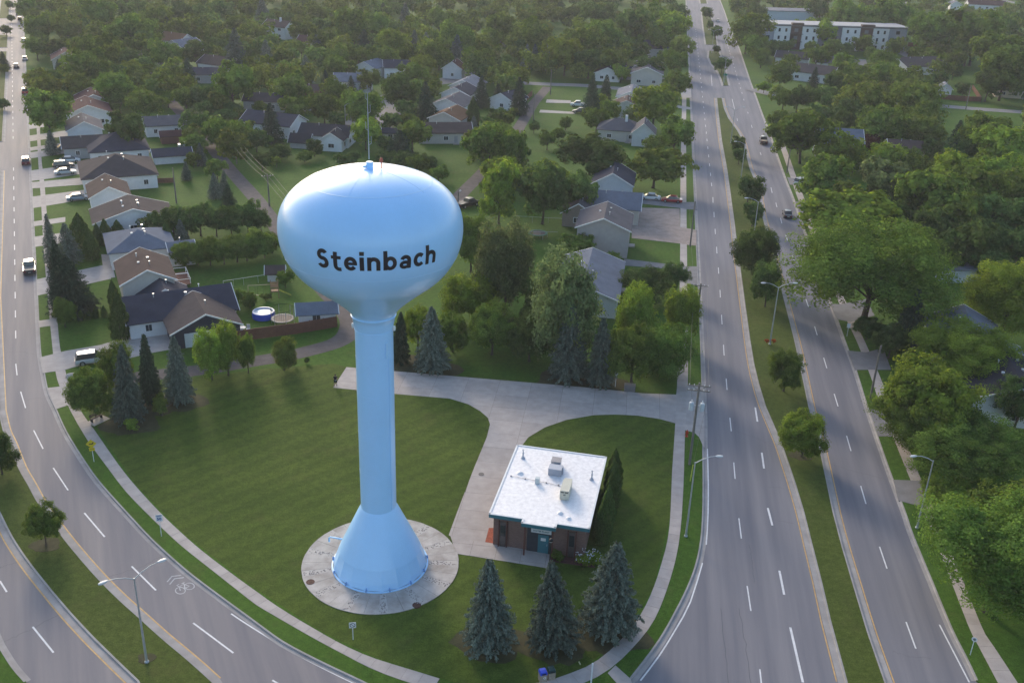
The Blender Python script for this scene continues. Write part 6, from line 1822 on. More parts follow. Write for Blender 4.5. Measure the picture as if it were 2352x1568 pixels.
# ---------------------------------------------------------------- materials
MATS={}
def mat(name,col,rough=.85,var=.12,scale=1.5,bump=0.,bscale=30.,metal=0.,spec=.3,col2=None,stretch=None,fine=0.,coat=0.,objvar=0.):
    if name in MATS: return MATS[name]
    m=bpy.data.materials.new(name); m.use_nodes=True; n=m.node_tree.nodes; l=m.node_tree.links
    b=n['Principled BSDF']; b.inputs['Roughness'].default_value=rough; b.inputs['Metallic'].default_value=metal
    b.inputs['Specular IOR Level'].default_value=spec; b.inputs['Coat Weight'].default_value=coat
    c1=tuple(max(0,c*(1-var)) for c in col); c2=tuple(c*(1+var) for c in col) if col2 is None else col2
    geo=n.new('ShaderNodeNewGeometry'); src=geo.outputs['Position']
    if stretch:
        mp=n.new('ShaderNodeMapping'); mp.inputs['Rotation'].default_value=(0,0,-stretch[0]); mp.vector_type='POINT'
        l.new(src,mp.inputs[0]); mp2=n.new('ShaderNodeMapping'); mp2.inputs['Scale'].default_value=(stretch[1],stretch[2],1)
        l.new(mp.outputs[0],mp2.inputs[0]); vec=mp2.outputs[0]
    else: vec=src
    no=n.new('ShaderNodeTexNoise'); no.inputs['Scale'].default_value=scale; no.inputs['Detail'].default_value=5; no.inputs['Roughness'].default_value=.6
    l.new(vec,no.inputs['Vector'])
    rp=n.new('ShaderNodeValToRGB'); rp.color_ramp.elements[0].position=.3; rp.color_ramp.elements[1].position=.7
    rp.color_ramp.elements[0].color=(*c1,1); rp.color_ramp.elements[1].color=(*c2,1); l.new(no.outputs['Fac'],rp.inputs[0])
    out=rp.outputs[0]
    if fine:
        n2=n.new('ShaderNodeTexNoise'); n2.inputs['Scale'].default_value=bscale; n2.inputs['Detail'].default_value=3; l.new(src,n2.inputs['Vector'])
        mr=n.new('ShaderNodeMapRange'); mr.inputs[1].default_value=.25; mr.inputs[2].default_value=.75; mr.inputs[3].default_value=1-fine; mr.inputs[4].default_value=1+fine
        l.new(n2.outputs['Fac'],mr.inputs[0]); mx=n.new('ShaderNodeVectorMath'); mx.operation='SCALE'; l.new(out,mx.inputs[0]); l.new(mr.outputs[0],mx.inputs['Scale']); out=mx.outputs[0]
    if objvar:
        oi=n.new('ShaderNodeObjectInfo'); mr=n.new('ShaderNodeMapRange'); mr.inputs[3].default_value=1-objvar; mr.inputs[4].default_value=1+objvar
        l.new(oi.outputs['Random'],mr.inputs[0]); mx=n.new('ShaderNodeVectorMath'); mx.operation='SCALE'; l.new(out,mx.inputs[0]); l.new(mr.outputs[0],mx.inputs['Scale']); out=mx.outputs[0]
    l.new(out,b.inputs['Base Color'])
    if bump:
        nb=n.new('ShaderNodeTexNoise'); nb.inputs['Scale'].default_value=bscale; l.new(src,nb.inputs['Vector'])
        bp=n.new('ShaderNodeBump'); bp.inputs['Strength'].default_value=bump; bp.inputs['Distance'].default_value=.05; l.new(nb.outputs['Fac'],bp.inputs['Height']); l.new(bp.outputs[0],b.inputs['Normal'])
    MATS[name]=m; return m
def leafmat(name,col,tr=.48,hue=.0):
    m=bpy.data.materials.new(name); m.use_nodes=True; n=m.node_tree.nodes; l=m.node_tree.links
    n.remove(n['Principled BSDF']); o=n['Material Output']
    at=n.new('ShaderNodeAttribute'); at.attribute_name='tint'; oi=n.new('ShaderNodeObjectInfo')
    hs=n.new('ShaderNodeHueSaturation'); hs.inputs['Color'].default_value=(*col,1)
    mr=n.new('ShaderNodeMapRange'); mr.inputs[3].default_value=.497; mr.inputs[4].default_value=.518; l.new(oi.outputs['Random'],mr.inputs[0]); l.new(mr.outputs[0],hs.inputs['Hue'])
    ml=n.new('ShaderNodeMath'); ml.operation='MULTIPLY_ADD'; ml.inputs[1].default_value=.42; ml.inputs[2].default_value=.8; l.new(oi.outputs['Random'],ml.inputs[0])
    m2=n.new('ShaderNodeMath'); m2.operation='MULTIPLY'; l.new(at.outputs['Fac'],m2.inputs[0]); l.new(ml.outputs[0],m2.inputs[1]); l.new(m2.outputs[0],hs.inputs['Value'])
    d=n.new('ShaderNodeBsdfDiffuse'); t=n.new('ShaderNodeBsdfTranslucent'); mx=n.new('ShaderNodeMixShader'); mx.inputs[0].default_value=tr
    h2=n.new('ShaderNodeHueSaturation'); h2.inputs['Hue'].default_value=.485; h2.inputs['Saturation'].default_value=1.1; h2.inputs['Value'].default_value=1.15; l.new(hs.outputs[0],h2.inputs['Color'])
    l.new(hs.outputs[0],d.inputs[0]); l.new(h2.outputs[0],t.inputs[0]); l.new(d.outputs[0],mx.inputs[1]); l.new(t.outputs[0],mx.inputs[2]); l.new(mx.outputs[0],o.inputs[0])
    MATS[name]=m; return m
LEAF={'g':leafmat('leaf_green',(.130,.192,.042)),'b':leafmat('leaf_bright',(.190,.258,.044)),'k':leafmat('leaf_dark',(.094,.146,.044)),'y':leafmat('leaf_olive',(.152,.198,.046)),
 'w':leafmat('leaf_greygreen',(.150,.192,.080)),'r':leafmat('leaf_red',(.075,.035,.030)),'s':leafmat('needle_blue',(.118,.146,.118),.15),'p':leafmat('needle_dark',(.050,.074,.046),.15)}
def grassmat(name,stripes=None,tone=(.052,.110,.014)):
    m=bpy.data.materials.new(name); m.use_nodes=True; n=m.node_tree.nodes; l=m.node_tree.links; b=n['Principled BSDF']
    b.inputs['Roughness'].default_value=.95; b.inputs['Specular IOR Level'].default_value=.1
    geo=n.new('ShaderNodeNewGeometry'); P_=geo.outputs['Position']
    def noise(sc,det=4,r=.6):
        q=n.new('ShaderNodeTexNoise'); q.inputs['Scale'].default_value=sc; q.inputs['Detail'].default_value=det; q.inputs['Roughness'].default_value=r; l.new(P_,q.inputs['Vector']); return q.outputs['Fac']
    def ramp(f,a,bb,p0=.3,p1=.7):
        q=n.new('ShaderNodeValToRGB'); q.color_ramp.elements[0].position=p0; q.color_ramp.elements[1].position=p1; q.color_ramp.elements[0].color=(*a,1); q.color_ramp.elements[1].color=(*bb,1); l.new(f,q.inputs[0]); return q.outputs[0]
    t=tone
    big=ramp(noise(.09,4),(t[0]*.80,t[1]*.84,t[2]*.8),(t[0]*1.22,t[1]*1.12,t[2]*1.2))
    mid=ramp(noise(1.5,6,.7),(.70,.72,.66),(1.28,1.25,1.32))
    fin=ramp(noise(7,4,.75),(.62,.64,.6),(1.38,1.36,1.4))
    def mul(a,bb):
        q=n.new('ShaderNodeMix'); q.data_type='RGBA'; q.blend_type='MULTIPLY'; q.inputs[0].default_value=1; l.new(a,q.inputs[6]); l.new(bb,q.inputs[7]); return q.outputs[2]
    c=mul(mul(big,mid),fin)
    # dry patches
    dry=n.new('ShaderNodeMix'); dry.data_type='RGBA'; dry.inputs[7].default_value=(.105,.092,.035,1); l.new(c,dry.inputs[6])
    dm=n.new('ShaderNodeMapRange'); dm.inputs[1].default_value=.55; dm.inputs[2].default_value=.8; dm.inputs[4].default_value=.42; l.new(noise(.22,5,.65),dm.inputs[0]); l.new(dm.outputs[0],dry.inputs[0]); c=dry.outputs[2]
    if stripes:
        mp=n.new('ShaderNodeMapping'); mp.inputs['Rotation'].default_value=(0,0,-stripes[0]); l.new(P_,mp.inputs[0])
        wv=n.new('ShaderNodeTexWave'); wv.bands_direction='Y'; wv.inputs['Scale'].default_value=.314/stripes[1]; wv.inputs['Distortion'].default_value=2.2; wv.inputs['Detail'].default_value=2; wv.inputs['Detail Scale'].default_value=.4; l.new(mp.outputs[0],wv.inputs[0])
        c=mul(c,ramp(wv.outputs['Fac'],(.925,.935,.935),(1.08,1.07,1.04),.2,.8))
        # clippings: fine pale specks gathered along the stripes
        mp2=n.new('ShaderNodeMapping'); mp2.inputs['Scale'].default_value=(1.2,3.2,1); l.new(mp.outputs[0],mp2.inputs[0])
        vo=n.new('ShaderNodeTexNoise'); vo.inputs['Scale'].default_value=2.3; vo.inputs['Detail'].default_value=6; vo.inputs['Roughness'].default_value=.8; l.new(mp2.outputs[0],vo.inputs[0])
        sp=n.new('ShaderNodeMapRange'); sp.inputs[1].default_value=.66; sp.inputs[2].default_value=.76; sp.inputs[4].default_value=.55; l.new(vo.outputs['Fac'],sp.inputs[0])
        q=n.new('ShaderNodeMix'); q.data_type='RGBA'; q.inputs[7].default_value=(.16,.18,.075,1); l.new(c,q.inputs[6]); l.new(sp.outputs[0],q.inputs[0]); c=q.outputs[2]
    l.new(c,b.inputs['Base Color'])
    bp=n.new('ShaderNodeBump'); bp.inputs['Strength'].default_value=.5; bp.inputs['Distance'].default_value=.08; l.new(noise(9,4,.8),bp.inputs['Height']); l.new(bp.outputs[0],b.inputs['Normal'])
    MATS[name]=m; return m
GR=grassmat('grass'); GRS=grassmat('grass_mown',(R(45),2.4),(.059,.092,.014)); GRM=grassmat('grass_median',None,(.062,.088,.017))
def roadmat(name,ang,c1,c2):
    m=mat(name,c1,.82,0,.5,bump=.12,bscale=40,spec=.25,col2=c2,stretch=(ang,.05,1.1),fine=.10)
    return m
AS_M=roadmat('asphalt_main',R(82),(.132,.131,.156),(.212,.202,.218)); AS_L=roadmat('asphalt_left',R(115),(.142,.136,.158),(.228,.206,.210))
CON=mat('concrete',(.375,.335,.315),.9,.13,.7,bump=.1,bscale=25,fine=.07); KERB=mat('kerb_concrete',(.30,.28,.275),.9,.18,.5,fine=.08); CONS=mat('slab_concrete',(.38,.35,.325),.9,.15,.6,fine=.07,objvar=.06)
CPAN=mat('paving_concrete',(.375,.330,.310),.9,.12,.8,fine=.06,objvar=.07)
JOINT=mat('joint',(.13,.12,.11),.95)
PAVE={'concrete':CON,'asphalt2':mat('old_asphalt',(.185,.180,.190),.9,.14,.6,fine=.1,bscale=20),'gravel':mat('gravel',(.092,.079,.081),.95,.22,.7,bump=.4,bscale=14,fine=.2),'drygravel':mat('dry_gravel',(.29,.235,.21),.95,.2,.6,fine=.15,bscale=10),'mulch':mat('mulch',(.10,.045,.040),.95,.3,3,fine=.3,bscale=15),'redgravel':mat('red_gravel',(.28,.075,.045),.95,.2,3,fine=.3,bscale=12)}
WHITE_P=mat('white_road_paint',(.62,.61,.62),.7,.12,3,fine=.1); YEL_P=mat('yellow_road_paint',(.48,.30,.12),.7,.18,2,fine=.12)
ROOFC={k:mat('shingle_'+k,c,.95,.13,.5,bump=.25,bscale=9,fine=.14,spec=.04) for k,c in dict(slate=(.052,.052,.070),brown=(.086,.063,.059),bluegrey=(.130,.148,.190),greybrown=(.072,.061,.064),grey=(.110,.104,.116),redbrown=(.078,.040,.042),charcoal=(.036,.036,.046),orange=(.130,.074,.048),palegrey=(.175,.18,.21),flat=(.18,.18,.20)).items()}
WALLC={k:mat('siding_'+k,c,.7,.06,1.2,fine=.03,bscale=6) for k,c in dict(white=(.62,.62,.64),beige=(.46,.43,.40),beige2=(.36,.335,.33),tan=(.25,.20,.165),grey=(.36,.355,.36),navy=(.035,.04,.06),redbrown=(.16,.07,.055),paleblue=(.42,.47,.53),cream=(.50,.42,.30)).items()}
TRIM=mat('white_trim',(.68,.68,.69),.6,.05); GLASS=mat('window_glass',(.03,.035,.042),.08,.2,1,spec=.6); DOOR=mat('door_paint',(.32,.31,.32),.6)
BARK=mat('bark',(.085,.066,.052),.95,.25,4,bump=.4,bscale=12); BARKL=mat('bark_light',(.16,.14,.12),.95,.25,4)
GALV=mat('galvanised_steel',(.44,.46,.48),.45,.08,2,metal=.55); WOODP=mat('pole_wood',(.16,.145,.13),.9,.2,2,stretch=(0,6,6)); WIRE=mat('wire_metal',(.12,.115,.11),.6)
BLK=mat('black_paint',(.02,.02,.022),.5); RUB=mat('tyre_rubber',(.018,.018,.018),.9); CHR=mat('wheel_alloy',(.35,.36,.37),.35,metal=.7)
# ---------------------------------------------------------------- helpers
def tag(o,label=None,cat=None,group=None,kind=None):
    if label: o['label']=label
    if cat: o['category']=cat
    if group: o['group']=group
    if kind: o['kind']=kind
    return o
def empty(name,loc=(0,0,0),rz=0):
    o=bpy.data.objects.new(name,None); COL.objects.link(o); o.location=loc; o.rotation_euler=(0,0,rz); o.empty_display_size=.2; return o
def link(name,me,m=None,parent=None):
    o=bpy.data.objects.new(name,me); COL.objects.link(o)
    if m is not None and not me.materials: me.materials.append(m)
    if parent: o.parent=parent
    return o
class MB:
    def __init__(s): s.v=[]; s.f=[]
    def add(s,v,f):
        b=len(s.v); s.v+=[tuple(p) for p in v]; s.f+=[tuple(i+b for i in q) for q in f]; return s
    def box(s,c,d,rz=0,M=None):
        hx,hy,hz=d[0]/2,d[1]/2,d[2]/2; ca,sa=math.cos(rz),math.sin(rz); V=[]
        for x,y,z in ((-1,-1,-1),(1,-1,-1),(1,1,-1),(-1,1,-1),(-1,-1,1),(1,-1,1),(1,1,1),(-1,1,1)):
            X,Y=x*hx,y*hy; V.append((c[0]+X*ca-Y*sa,c[1]+X*sa+Y*ca,c[2]+z*hz))
        if M is not None: V=[tuple(M@Vector(p)) for p in V]
        return s.add(V,[(0,3,2,1),(4,5,6,7),(0,1,5,4),(1,2,6,5),(2,3,7,6),(3,0,4,7)])
    def tube(s,pts,rad,n=8,cap=True):
        pts=[Vector(p) for p in pts]; rad=rad if isinstance(rad,(list,tuple)) else [rad]*len(pts); V=[];F=[]
        a=None
        for i,p in enumerate(pts):
            t=(pts[min(i+1,len(pts)-1)]-pts[max(i-1,0)]).normalized()
            if a is None: a=t.orthogonal().normalized()
            a=(a-t*a.dot(t)).normalized(); b=t.cross(a)
            for k in range(n): V.append(p+(a*math.cos(2*PI*k/n)+b*math.sin(2*PI*k/n))*rad[i])
        for i in range(len(pts)-1):
            for k in range(n): F.append((i*n+k,i*n+(k+1)%n,(i+1)*n+(k+1)%n,(i+1)*n+k))
        if cap: F.append(tuple(range(n))[::-1]); F.append(tuple((len(pts)-1)*n+k for k in range(n)))
        return s.add(V,F)
    def lathe(s,prof,n=48,c=(0,0),cap=False):
        V=[];F=[]
        for r,z in prof:
            for k in range(n): V.append((c[0]+r*math.cos(2*PI*k/n),c[1]+r*math.sin(2*PI*k/n),z))
        for i in range(len(prof)-1):
            for k in range(n): F.append((i*n+k,i*n+(k+1)%n,(i+1)*n+(k+1)%n,(i+1)*n+k))
        if cap: F.append(tuple((len(prof)-1)*n+k for k in range(n)))
        return s.add(V,F)
    def prism(s,poly,z0,z1):
        n=len(poly); V=[(p[0],p[1],z0) for p in poly]+[(p[0],p[1],z1) for p in poly]
        if sum(poly[i][0]*poly[(i+1)%n][1]-poly[(i+1)%n][0]*poly[i][1] for i in range(n))<0: V=V[:n][::-1]+V[n:][::-1]
        tri=tessellate_polygon([[Vector((p[0],p[1],0)) for p in V[:n]]]); F=[]
        for t in tri:
            a,b,c=(V[i] for i in t); cr=(b[0]-a[0])*(c[1]-a[1])-(b[1]-a[1])*(c[0]-a[0])
            t=t if cr>0 else t[::-1]; F.append(tuple(i+n for i in t)); F.append(tuple(t[::-1]))
        F+=[(i,(i+1)%n,(i+1)%n+n,i+n) for i in range(n)]
        return s.add(V,F)
    def build(s,name,m=None,parent=None,smooth=False):
        me=bpy.data.meshes.new(name); me.from_pydata(s.v,[],s.f); me.update()
        if smooth:
            me.polygons.foreach_set('use_smooth',[True]*len(me.polygons)); 
            try: me.set_sharp_from_angle(angle=R(40))
            except Exception: pass
        return link(name,me,m,parent)
def struct(name,mb,m): return tag(mb.build(name,m),kind='structure')
def copy_tree(o,parent=None):
    c=o.copy(); COL.objects.link(c); c.parent=parent
    for ch in o.children: copy_tree(ch,c)
    return c
def setmat(o,m):
    o.material_slots[0].link='OBJECT'; o.material_slots[0].material=m
def strip(L,w,z,o0=0.):
    A=np.array(L,float); T=np.gradient(A,axis=0); T/=np.maximum(np.linalg.norm(T,axis=1)[:,None],1e-6); N=np.stack([-T[:,1],T[:,0]],1)
    a=A+N*(o0-w/2); b=A+N*(o0+w/2); n=len(A)
    return [(p[0],p[1],z) for p in a]+[(p[0],p[1],z) for p in b],[(i,i+1,n+i+1,n+i) for i in range(n-1)]
# ---------------------------------------------------------------- ground, roads, kerbs
ZR=-.13
gm=MB(); gm.add([(-4000,-1500,-.16),(4000,-1500,-.16),(4000,6000,-.16),(-4000,6000,-.16)],[(0,1,2,3)]); struct('ground',gm,GR)
kb=D['kerb']
mid=[[-6,-60],[-6,90],[-20,1050]]
rl=MB(); rl.prism([[-420,-60],[-6,-60],[-6,70],[-120,400],[-300,1050],[-620,1050]],ZR-.05,ZR); ROAD_L=struct('left_road',rl,AS_L)
rm=MB(); rm.prism([[-6,-60],[150,-60],[420,1050],[-100,1050],[-6,70]],ZR-.05,ZR); ROAD_M=struct('main_road',rm,AS_M)
def sheet(name,poly,m,z=0.,z0=-.15):
    b=MB(); b.prism(poly,z0,z); return struct(name,b,m)
sheet('centre_lawn',D['centre'],GR); sheet('tower_lawn',D['lot'],GRS,.003,-.05); sheet('left_verge',D['left_block'],GR); sheet('right_verge',D['right_block'],GR)
for i,p in enumerate(D['med']): sheet('median',p,GRM)
for p in D['lr_isl']: sheet('median',p,GRM)
def kerb(L,side,closed=False,gw=.42):
    A=np.array(L,float)
    keep=[0]+[i for i in range(1,len(A)) if np.linalg.norm(A[i]-A[i-1])>.05]; A=A[keep]
    if closed:
        A=np.vstack([A,A[:1]]); T=np.roll(A[:-1],-1,0)-np.roll(A[:-1],1,0); T=np.vstack([T,T[:1]])
    else: T=np.gradient(A,axis=0)
    T/=np.maximum(np.linalg.norm(T,axis=1)[:,None],1e-6); N=np.stack([-T[:,1],T[:,0]],1)*side
    prof=[(-gw,ZR+.006),(-.04,ZR+.012),(0,.012),(.17,.014),(.19,-.05)]
    V=[];n=len(A)
    for d,z in prof: V+=[(*(A[i]+N[i]*d),z) for i in range(n)]
    F=[(k*n+i,k*n+i+1,(k+1)*n+i+1,(k+1)*n+i) for k in range(4) for i in range(n-1)]
    b=MB(); b.add(V,F); return struct('kerb',b,KERB)
kerb(kb['lr_right'],1); kerb(kb['m_left'],-1,gw=.5); kerb(kb['m_right'],1,gw=.4); kerb(D['lr_out_far'],-1); kerb(D['corner'],-1)
def area(L): return sum(L[i][0]*L[(i+1)%len(L)][1]-L[(i+1)%len(L)][0]*L[i][1] for i in range(len(L)))
for p in D['med']+D['lr_isl']: kerb(p,1 if area(p)>0 else -1,True,.62)
# lane markings: every dash a piece of its road
def dashes(L,road):
    for a,b_,wd in L:
        a,b_=Vector((*a,0)),Vector((*b_,0)); t=(b_-a).normalized(); n=Vector((-t.y,t.x,0))*wd/2; z=ZR+.005
        m=MB(); m.add([(a-n)+Vector((0,0,z)),(b_-n)+Vector((0,0,z)),(b_+n)+Vector((0,0,z)),(a+n)+Vector((0,0,z))],[(0,1,2,3)]); m.build('lane_dash',WHITE_P,road)
FL=[];ax,bx,dv=D['lr_axis']
for k in range(60):
    u=2+k*8.3
    if 104<u<128: continue
    for st,ok in ((ax,1),(bx,u>130)):
        if ok: FL.append([[st[0]+dv[0]*u,st[1]+dv[1]*u],[st[0]+dv[0]*(u+3),st[1]+dv[1]*(u+3)],.14])
FM=[];ax,bx,dv=D['m_axis']
for k in range(1,34):
    for st,ok in ((ax,1),(bx,k>12)):
        if ok: FM.append([[st[0]+dv[0]*9.6*k,st[1]+dv[1]*9.6*k],[st[0]+dv[0]*(9.6*k+3),st[1]+dv[1]*(9.6*k+3)],.13])
D['dash_l']+=FL; D['dash_m']+=FM
dashes(D['dash_l'],ROAD_L); dashes(D['dash_m'],ROAD_M)
for k,road,m,wd in (('white_l',ROAD_L,WHITE_P,.14),('white_m',ROAD_M,WHITE_P,.14),('yellow_m',ROAD_M,YEL_P,.13),('yellow_l',ROAD_L,YEL_P,.13)):
    for L in D['lines'][k]:
        b=MB(); b.add(*strip(L,wd,ZR+.007)); b.build('edge_line',m,road)
# sharrow: two chevrons and a bicycle painted on the left road
SH=D['misc']['sharrow']; a=Vector((*SH[0],0)); b_=Vector((*SH[1],0)); t=(a-b_).normalized(); n=Vector((-t.y,t.x,0))
def sp(u,v): p=b_+t*u+n*v; return (p.x,p.y)
dd=(a-b_).length
for off in (.25,.75):
    m=MB(); m.add(*strip([sp(dd+off-.45,.75),sp(dd+off,0),sp(dd+off-.45,-.75)],.13,ZR+.006)); m.build('chevron_mark',mat('worn_paint',(.42,.41,.42),.8,.25,4),ROAD_L)
bk=MB()
def ring(u,v,ru,rv): bk.add(*strip([sp(u+ru*math.cos(x*PI/10),v+rv*math.sin(x*PI/10)) for x in range(21)],.09,ZR+.006))
ring(-.1,-.45,.55,.42); ring(-.1,.5,.55,.42)
for pa in ([(-.1,-.45),(.55,-.25),(.5,.3),(-.1,.5)],[(-.1,0),(.55,-.25)],[(-.1,0),(.5,.3)],[(-.1,-.45),(-.1,0)],[(.5,.3),(.85,.35),(.85,.1)],[(.55,-.25),(.75,-.28)],[(.75,-.45),(.75,-.1)]):
    bk.add(*strip([sp(*q) for q in pa],.09,ZR+.007))
bk.build('bicycle_mark',mat('worn_paint',(.42,.41,.42),.8,.25,4),ROAD_L)
# tar sealed cracks across the lanes
TAR=mat('crack_tar',(.10,.098,.108),.7)
def crack(L,road,wd=.05):
    pts=[]
    for i in range(len(L)-1):
        for k in range(6):
            q=k/6; pts.append([L[i][0]*(1-q)+L[i+1][0]*q+random.gauss(0,.05),L[i][1]*(1-q)+L[i+1][1]*q+random.gauss(0,.08)])
    pts.append(L[-1]); b=MB(); b.add(*strip(pts,wd*.6,ZR+.004)); b.build('crack_seal',TAR,road)
for L_,rd_,wd_ in D['cracks']: crack(L_,ROAD_L if rd_=='l' else ROAD_M,wd_)
# ---------------------------------------------------------------- paving
def clip_cell(poly,cell):
    out=poly
    for i in range(4):
        a,b=cell[i],cell[(i+1)%4]; inp=out; out=[]
        if not inp: return []
        side=lambda p:(b[0]-a[0])*(p[1]-a[1])-(b[1]-a[1])*(p[0]-a[0])
        for j in range(len(inp)):
            p,q=inp[j-1],inp[j]; sp_,sq=side(p),side(q)
            if sq>=0:
                if sp_<0: u=sp_/(sp_-sq); out.append([p[0]+(q[0]-p[0])*u,p[1]+(q[1]-p[1])*u])
                out.append(q)
            elif sp_>=0: u=sp_/(sp_-sq); out.append([p[0]+(q[0]-p[0])*u,p[1]+(q[1]-p[1])*u])
    return out
for q in D['paving']:
    b=MB()
    if q.get('strip'):
        n=len(q['p'])//2; Lf=q['p'][:n]; Rt=q['p'][n:][::-1]
        b.add([(p[0],p[1],q['z']+.00012*i) for i,p in enumerate(Lf)]+[(p[0],p[1],q['z']+.00012*i) for i,p in enumerate(Rt)],[(n+i,n+i+1,i+1,i) for i in range(n-1)])
        struct(q['n'],b,PAVE[q['k']]); continue
    if q['n'] in('tower_driveway','entrance_walk'):
        b.prism(q['p'],-.1,q['z']-.014); par=struct(q['n'],b,JOINT)
        ang=R(-6.5); cs,sn=math.cos(ang),math.sin(ang); G=[[p[0]*cs+p[1]*sn,-p[0]*sn+p[1]*cs] for p in q['p']]
        xs=[p[0] for p in G]; ys=[p[1] for p in G]; dx,dy=(4.4,3.45) if q['n']=='tower_driveway' else (2.6,1.9); g_=.013
        x=min(xs)
        while x<max(xs):
            y=min(ys)-1.2
            while y<max(ys):
                c=clip_cell(G,[[x+g_,y+g_],[x+dx-g_,y+g_],[x+dx-g_,y+dy-g_],[x+g_,y+dy-g_]])
                c=[c[i] for i in range(len(c)) if math.hypot(c[i][0]-c[i-1][0],c[i][1]-c[i-1][1])>.02]
                if len(c)>2 and abs(area(c))>.12:
                    m=MB(); zz=q['z']+random.uniform(-.003,.003); m.prism([[p[0]*cs-p[1]*sn,p[0]*sn+p[1]*cs] for p in c],0,zz); m.build('concrete_slab',CPAN,par)
                y+=dy
            x+=dx
        continue
    b.prism(q['p'],-.1,q['z']); struct(q['n'],b,PAVE[q['k']])
# sidewalks made of panels
def closest(p,L):
    best=None
    for i in range(len(L)-1):
        a,b=np.array(L[i]),np.array(L[i+1]); d=b-a; u=max(0,min(1,np.dot(p-a,d)/max(d@d,1e-9))); c=a+d*u; e=np.linalg.norm(c-p)
        if best is None or e<best[0]: best=(e,c)
    return best[1]
for si,sw in enumerate(D['sw']):
    a,b=sw['a'],sw['b']; base=MB(); J=[]; 
    step=1.55; acc=0; last=np.array(a[0]); J.append(last)
    for i in range(1,len(a)):
        p=np.array(a[i]); d=np.linalg.norm(p-np.array(a[i-1])); u=np.array(a[i-1]); t=(p-u)/max(d,1e-9); pos=0
        while acc+(d-pos)>=step: pos+=step-acc; J.append(u+t*pos); acc=0
        acc+=d-pos
    prs=[(j,closest(j,b)) for j in J]
    V=[];F=[]
    for i,(p,q) in enumerate(prs): V+=[(*p,.004),(*q,.004)]
    F=[(2*i,2*i+1,2*i+3,2*i+2) for i in range(len(prs)-1)]
    if si!=2: F=F
    base.add(V,F); par=struct('sidewalk',base,JOINT)
    for i in range(len(prs)-1):
        p0,q0=prs[i];p1,q1=prs[i+1]
        if min(np.linalg.norm(p1-p0),np.linalg.norm(q1-q0))<.05: continue
        k=.012/step; P0=p0+(p1-p0)*k;P1=p1+(p0-p1)*k;Q0=q0+(q1-q0)*k;Q1=q1+(q0-q1)*k; z=.024+random.uniform(-.004,.004)
        m=MB(); m.prism([list(P0),list(Q0),list(Q1),list(P1)],.0,z); m.build('paving_panel',CPAN,par)
# bare needle litter under the conifers: thin uneven discs
LIT=mat('needle_litter',(.052,.050,.022),.95,.3,1.2,fine=.25,bscale=9)
# ---------------------------------------------------------------- water tower
TX,TY=-12.45,81.3
PAINT=mat('tower_paint',(.40,.67,.99),.34,.035,.25,spec=.5,fine=.012,bscale=3,coat=.3); PAINT2=mat('tower_paint_ring',(.42,.66,.92),.4,.04,.3)
TW=empty('water_tower',(TX,TY,0)); tag(TW,'tall light blue water tower with bulbous tank reading Steinbach','water tower')
z0,ra,bu,bl,zj,zf,rf=35.32,7.9,5.15,6.58,30.48,27.3,1.98
def bowlprof():
    pts=[]; rj=ra*math.sqrt(1-((z0-zj)/bl)**2); sl_=(z0-zj)*ra*ra/(bl*bl*rj); zc=zj-(rj-rf)/sl_
    for i in range(14):
        t=i/13; pts.append(((1-t)**2*rf+2*t*(1-t)*rf+t*t*rj,(1-t)**2*zf+2*t*(1-t)*zc+t*t*zj))
    t0=math.asin((zj-z0)/bl)
    for i in range(1,30): t=t0*(1-i/29); pts.append((ra*math.cos(t),z0+bl*math.sin(t)))
    for i in range(1,40): t=PI/2*i/39; pts.append((max(ra*math.cos(t)**(2/2.25),.02),z0+bu*math.sin(t)**(2/2.25)))
    return pts
BP=bowlprof()
def bowl_r(z):
    for (r0,a),(r1,b) in zip(BP,BP[1:]):
        if a<=z<=b: return r0+(r1-r0)*(z-a)/max(b-a,1e-6)
    return 0
m=MB(); m.lathe(BP,128); bowl=m.build('tank_bowl',PAINT,TW,True)
def seam(z,r,wd=.035,dr=.012,name='weld_seam',par=bowl,mm=PAINT2):
    s=MB(); r1=bowl_r(z-wd) if r is None else r; r2=bowl_r(z+wd) if r is None else r
    s.lathe([(r1-.01,z-wd),(r1+dr,z-wd*.6),(r2+dr,z+wd*.6),(r2-.01,z+wd)],128); s.build(name,mm,par,True)
seam(33.15,None); seam(39.45,None)
for k in range(10):  # radial plate seams of the dome and shell
    a0=k*36+7; s=MB(); pts=[]
    for i in range(20):
        zz=36.6+(40.3-36.6)*i/19 if k%2==0 else 39.3+(40.45-39.3)*i/19
        rr=bowl_r(zz)+.004; a_=R(a0); pts.append((rr*math.cos(a_),rr*math.sin(a_),zz))
    if k%2==1: s.tube(pts,.014,4); s.build('weld_seam',PAINT2,bowl)
m=MB(); m.lathe([(1.98,27.30),(2.03,27.27),(2.03,27.19),(1.97,27.14),(1.86,26.7),(1.76,26.2),(1.735,25.95),(1.76,25.93),(1.76,25.86),(1.72,25.84)],64); m.build('neck_ring',PAINT,TW,True)
m=MB(); m.lathe([(1.72,25.84),(1.72,7.0)][::-1],64); colu=m.build('column',PAINT,TW,True)
for zz in (11.2,15.4,19.6,23.2): seam(zz,1.72,.02,.006,'weld_seam',colu,PAINT)
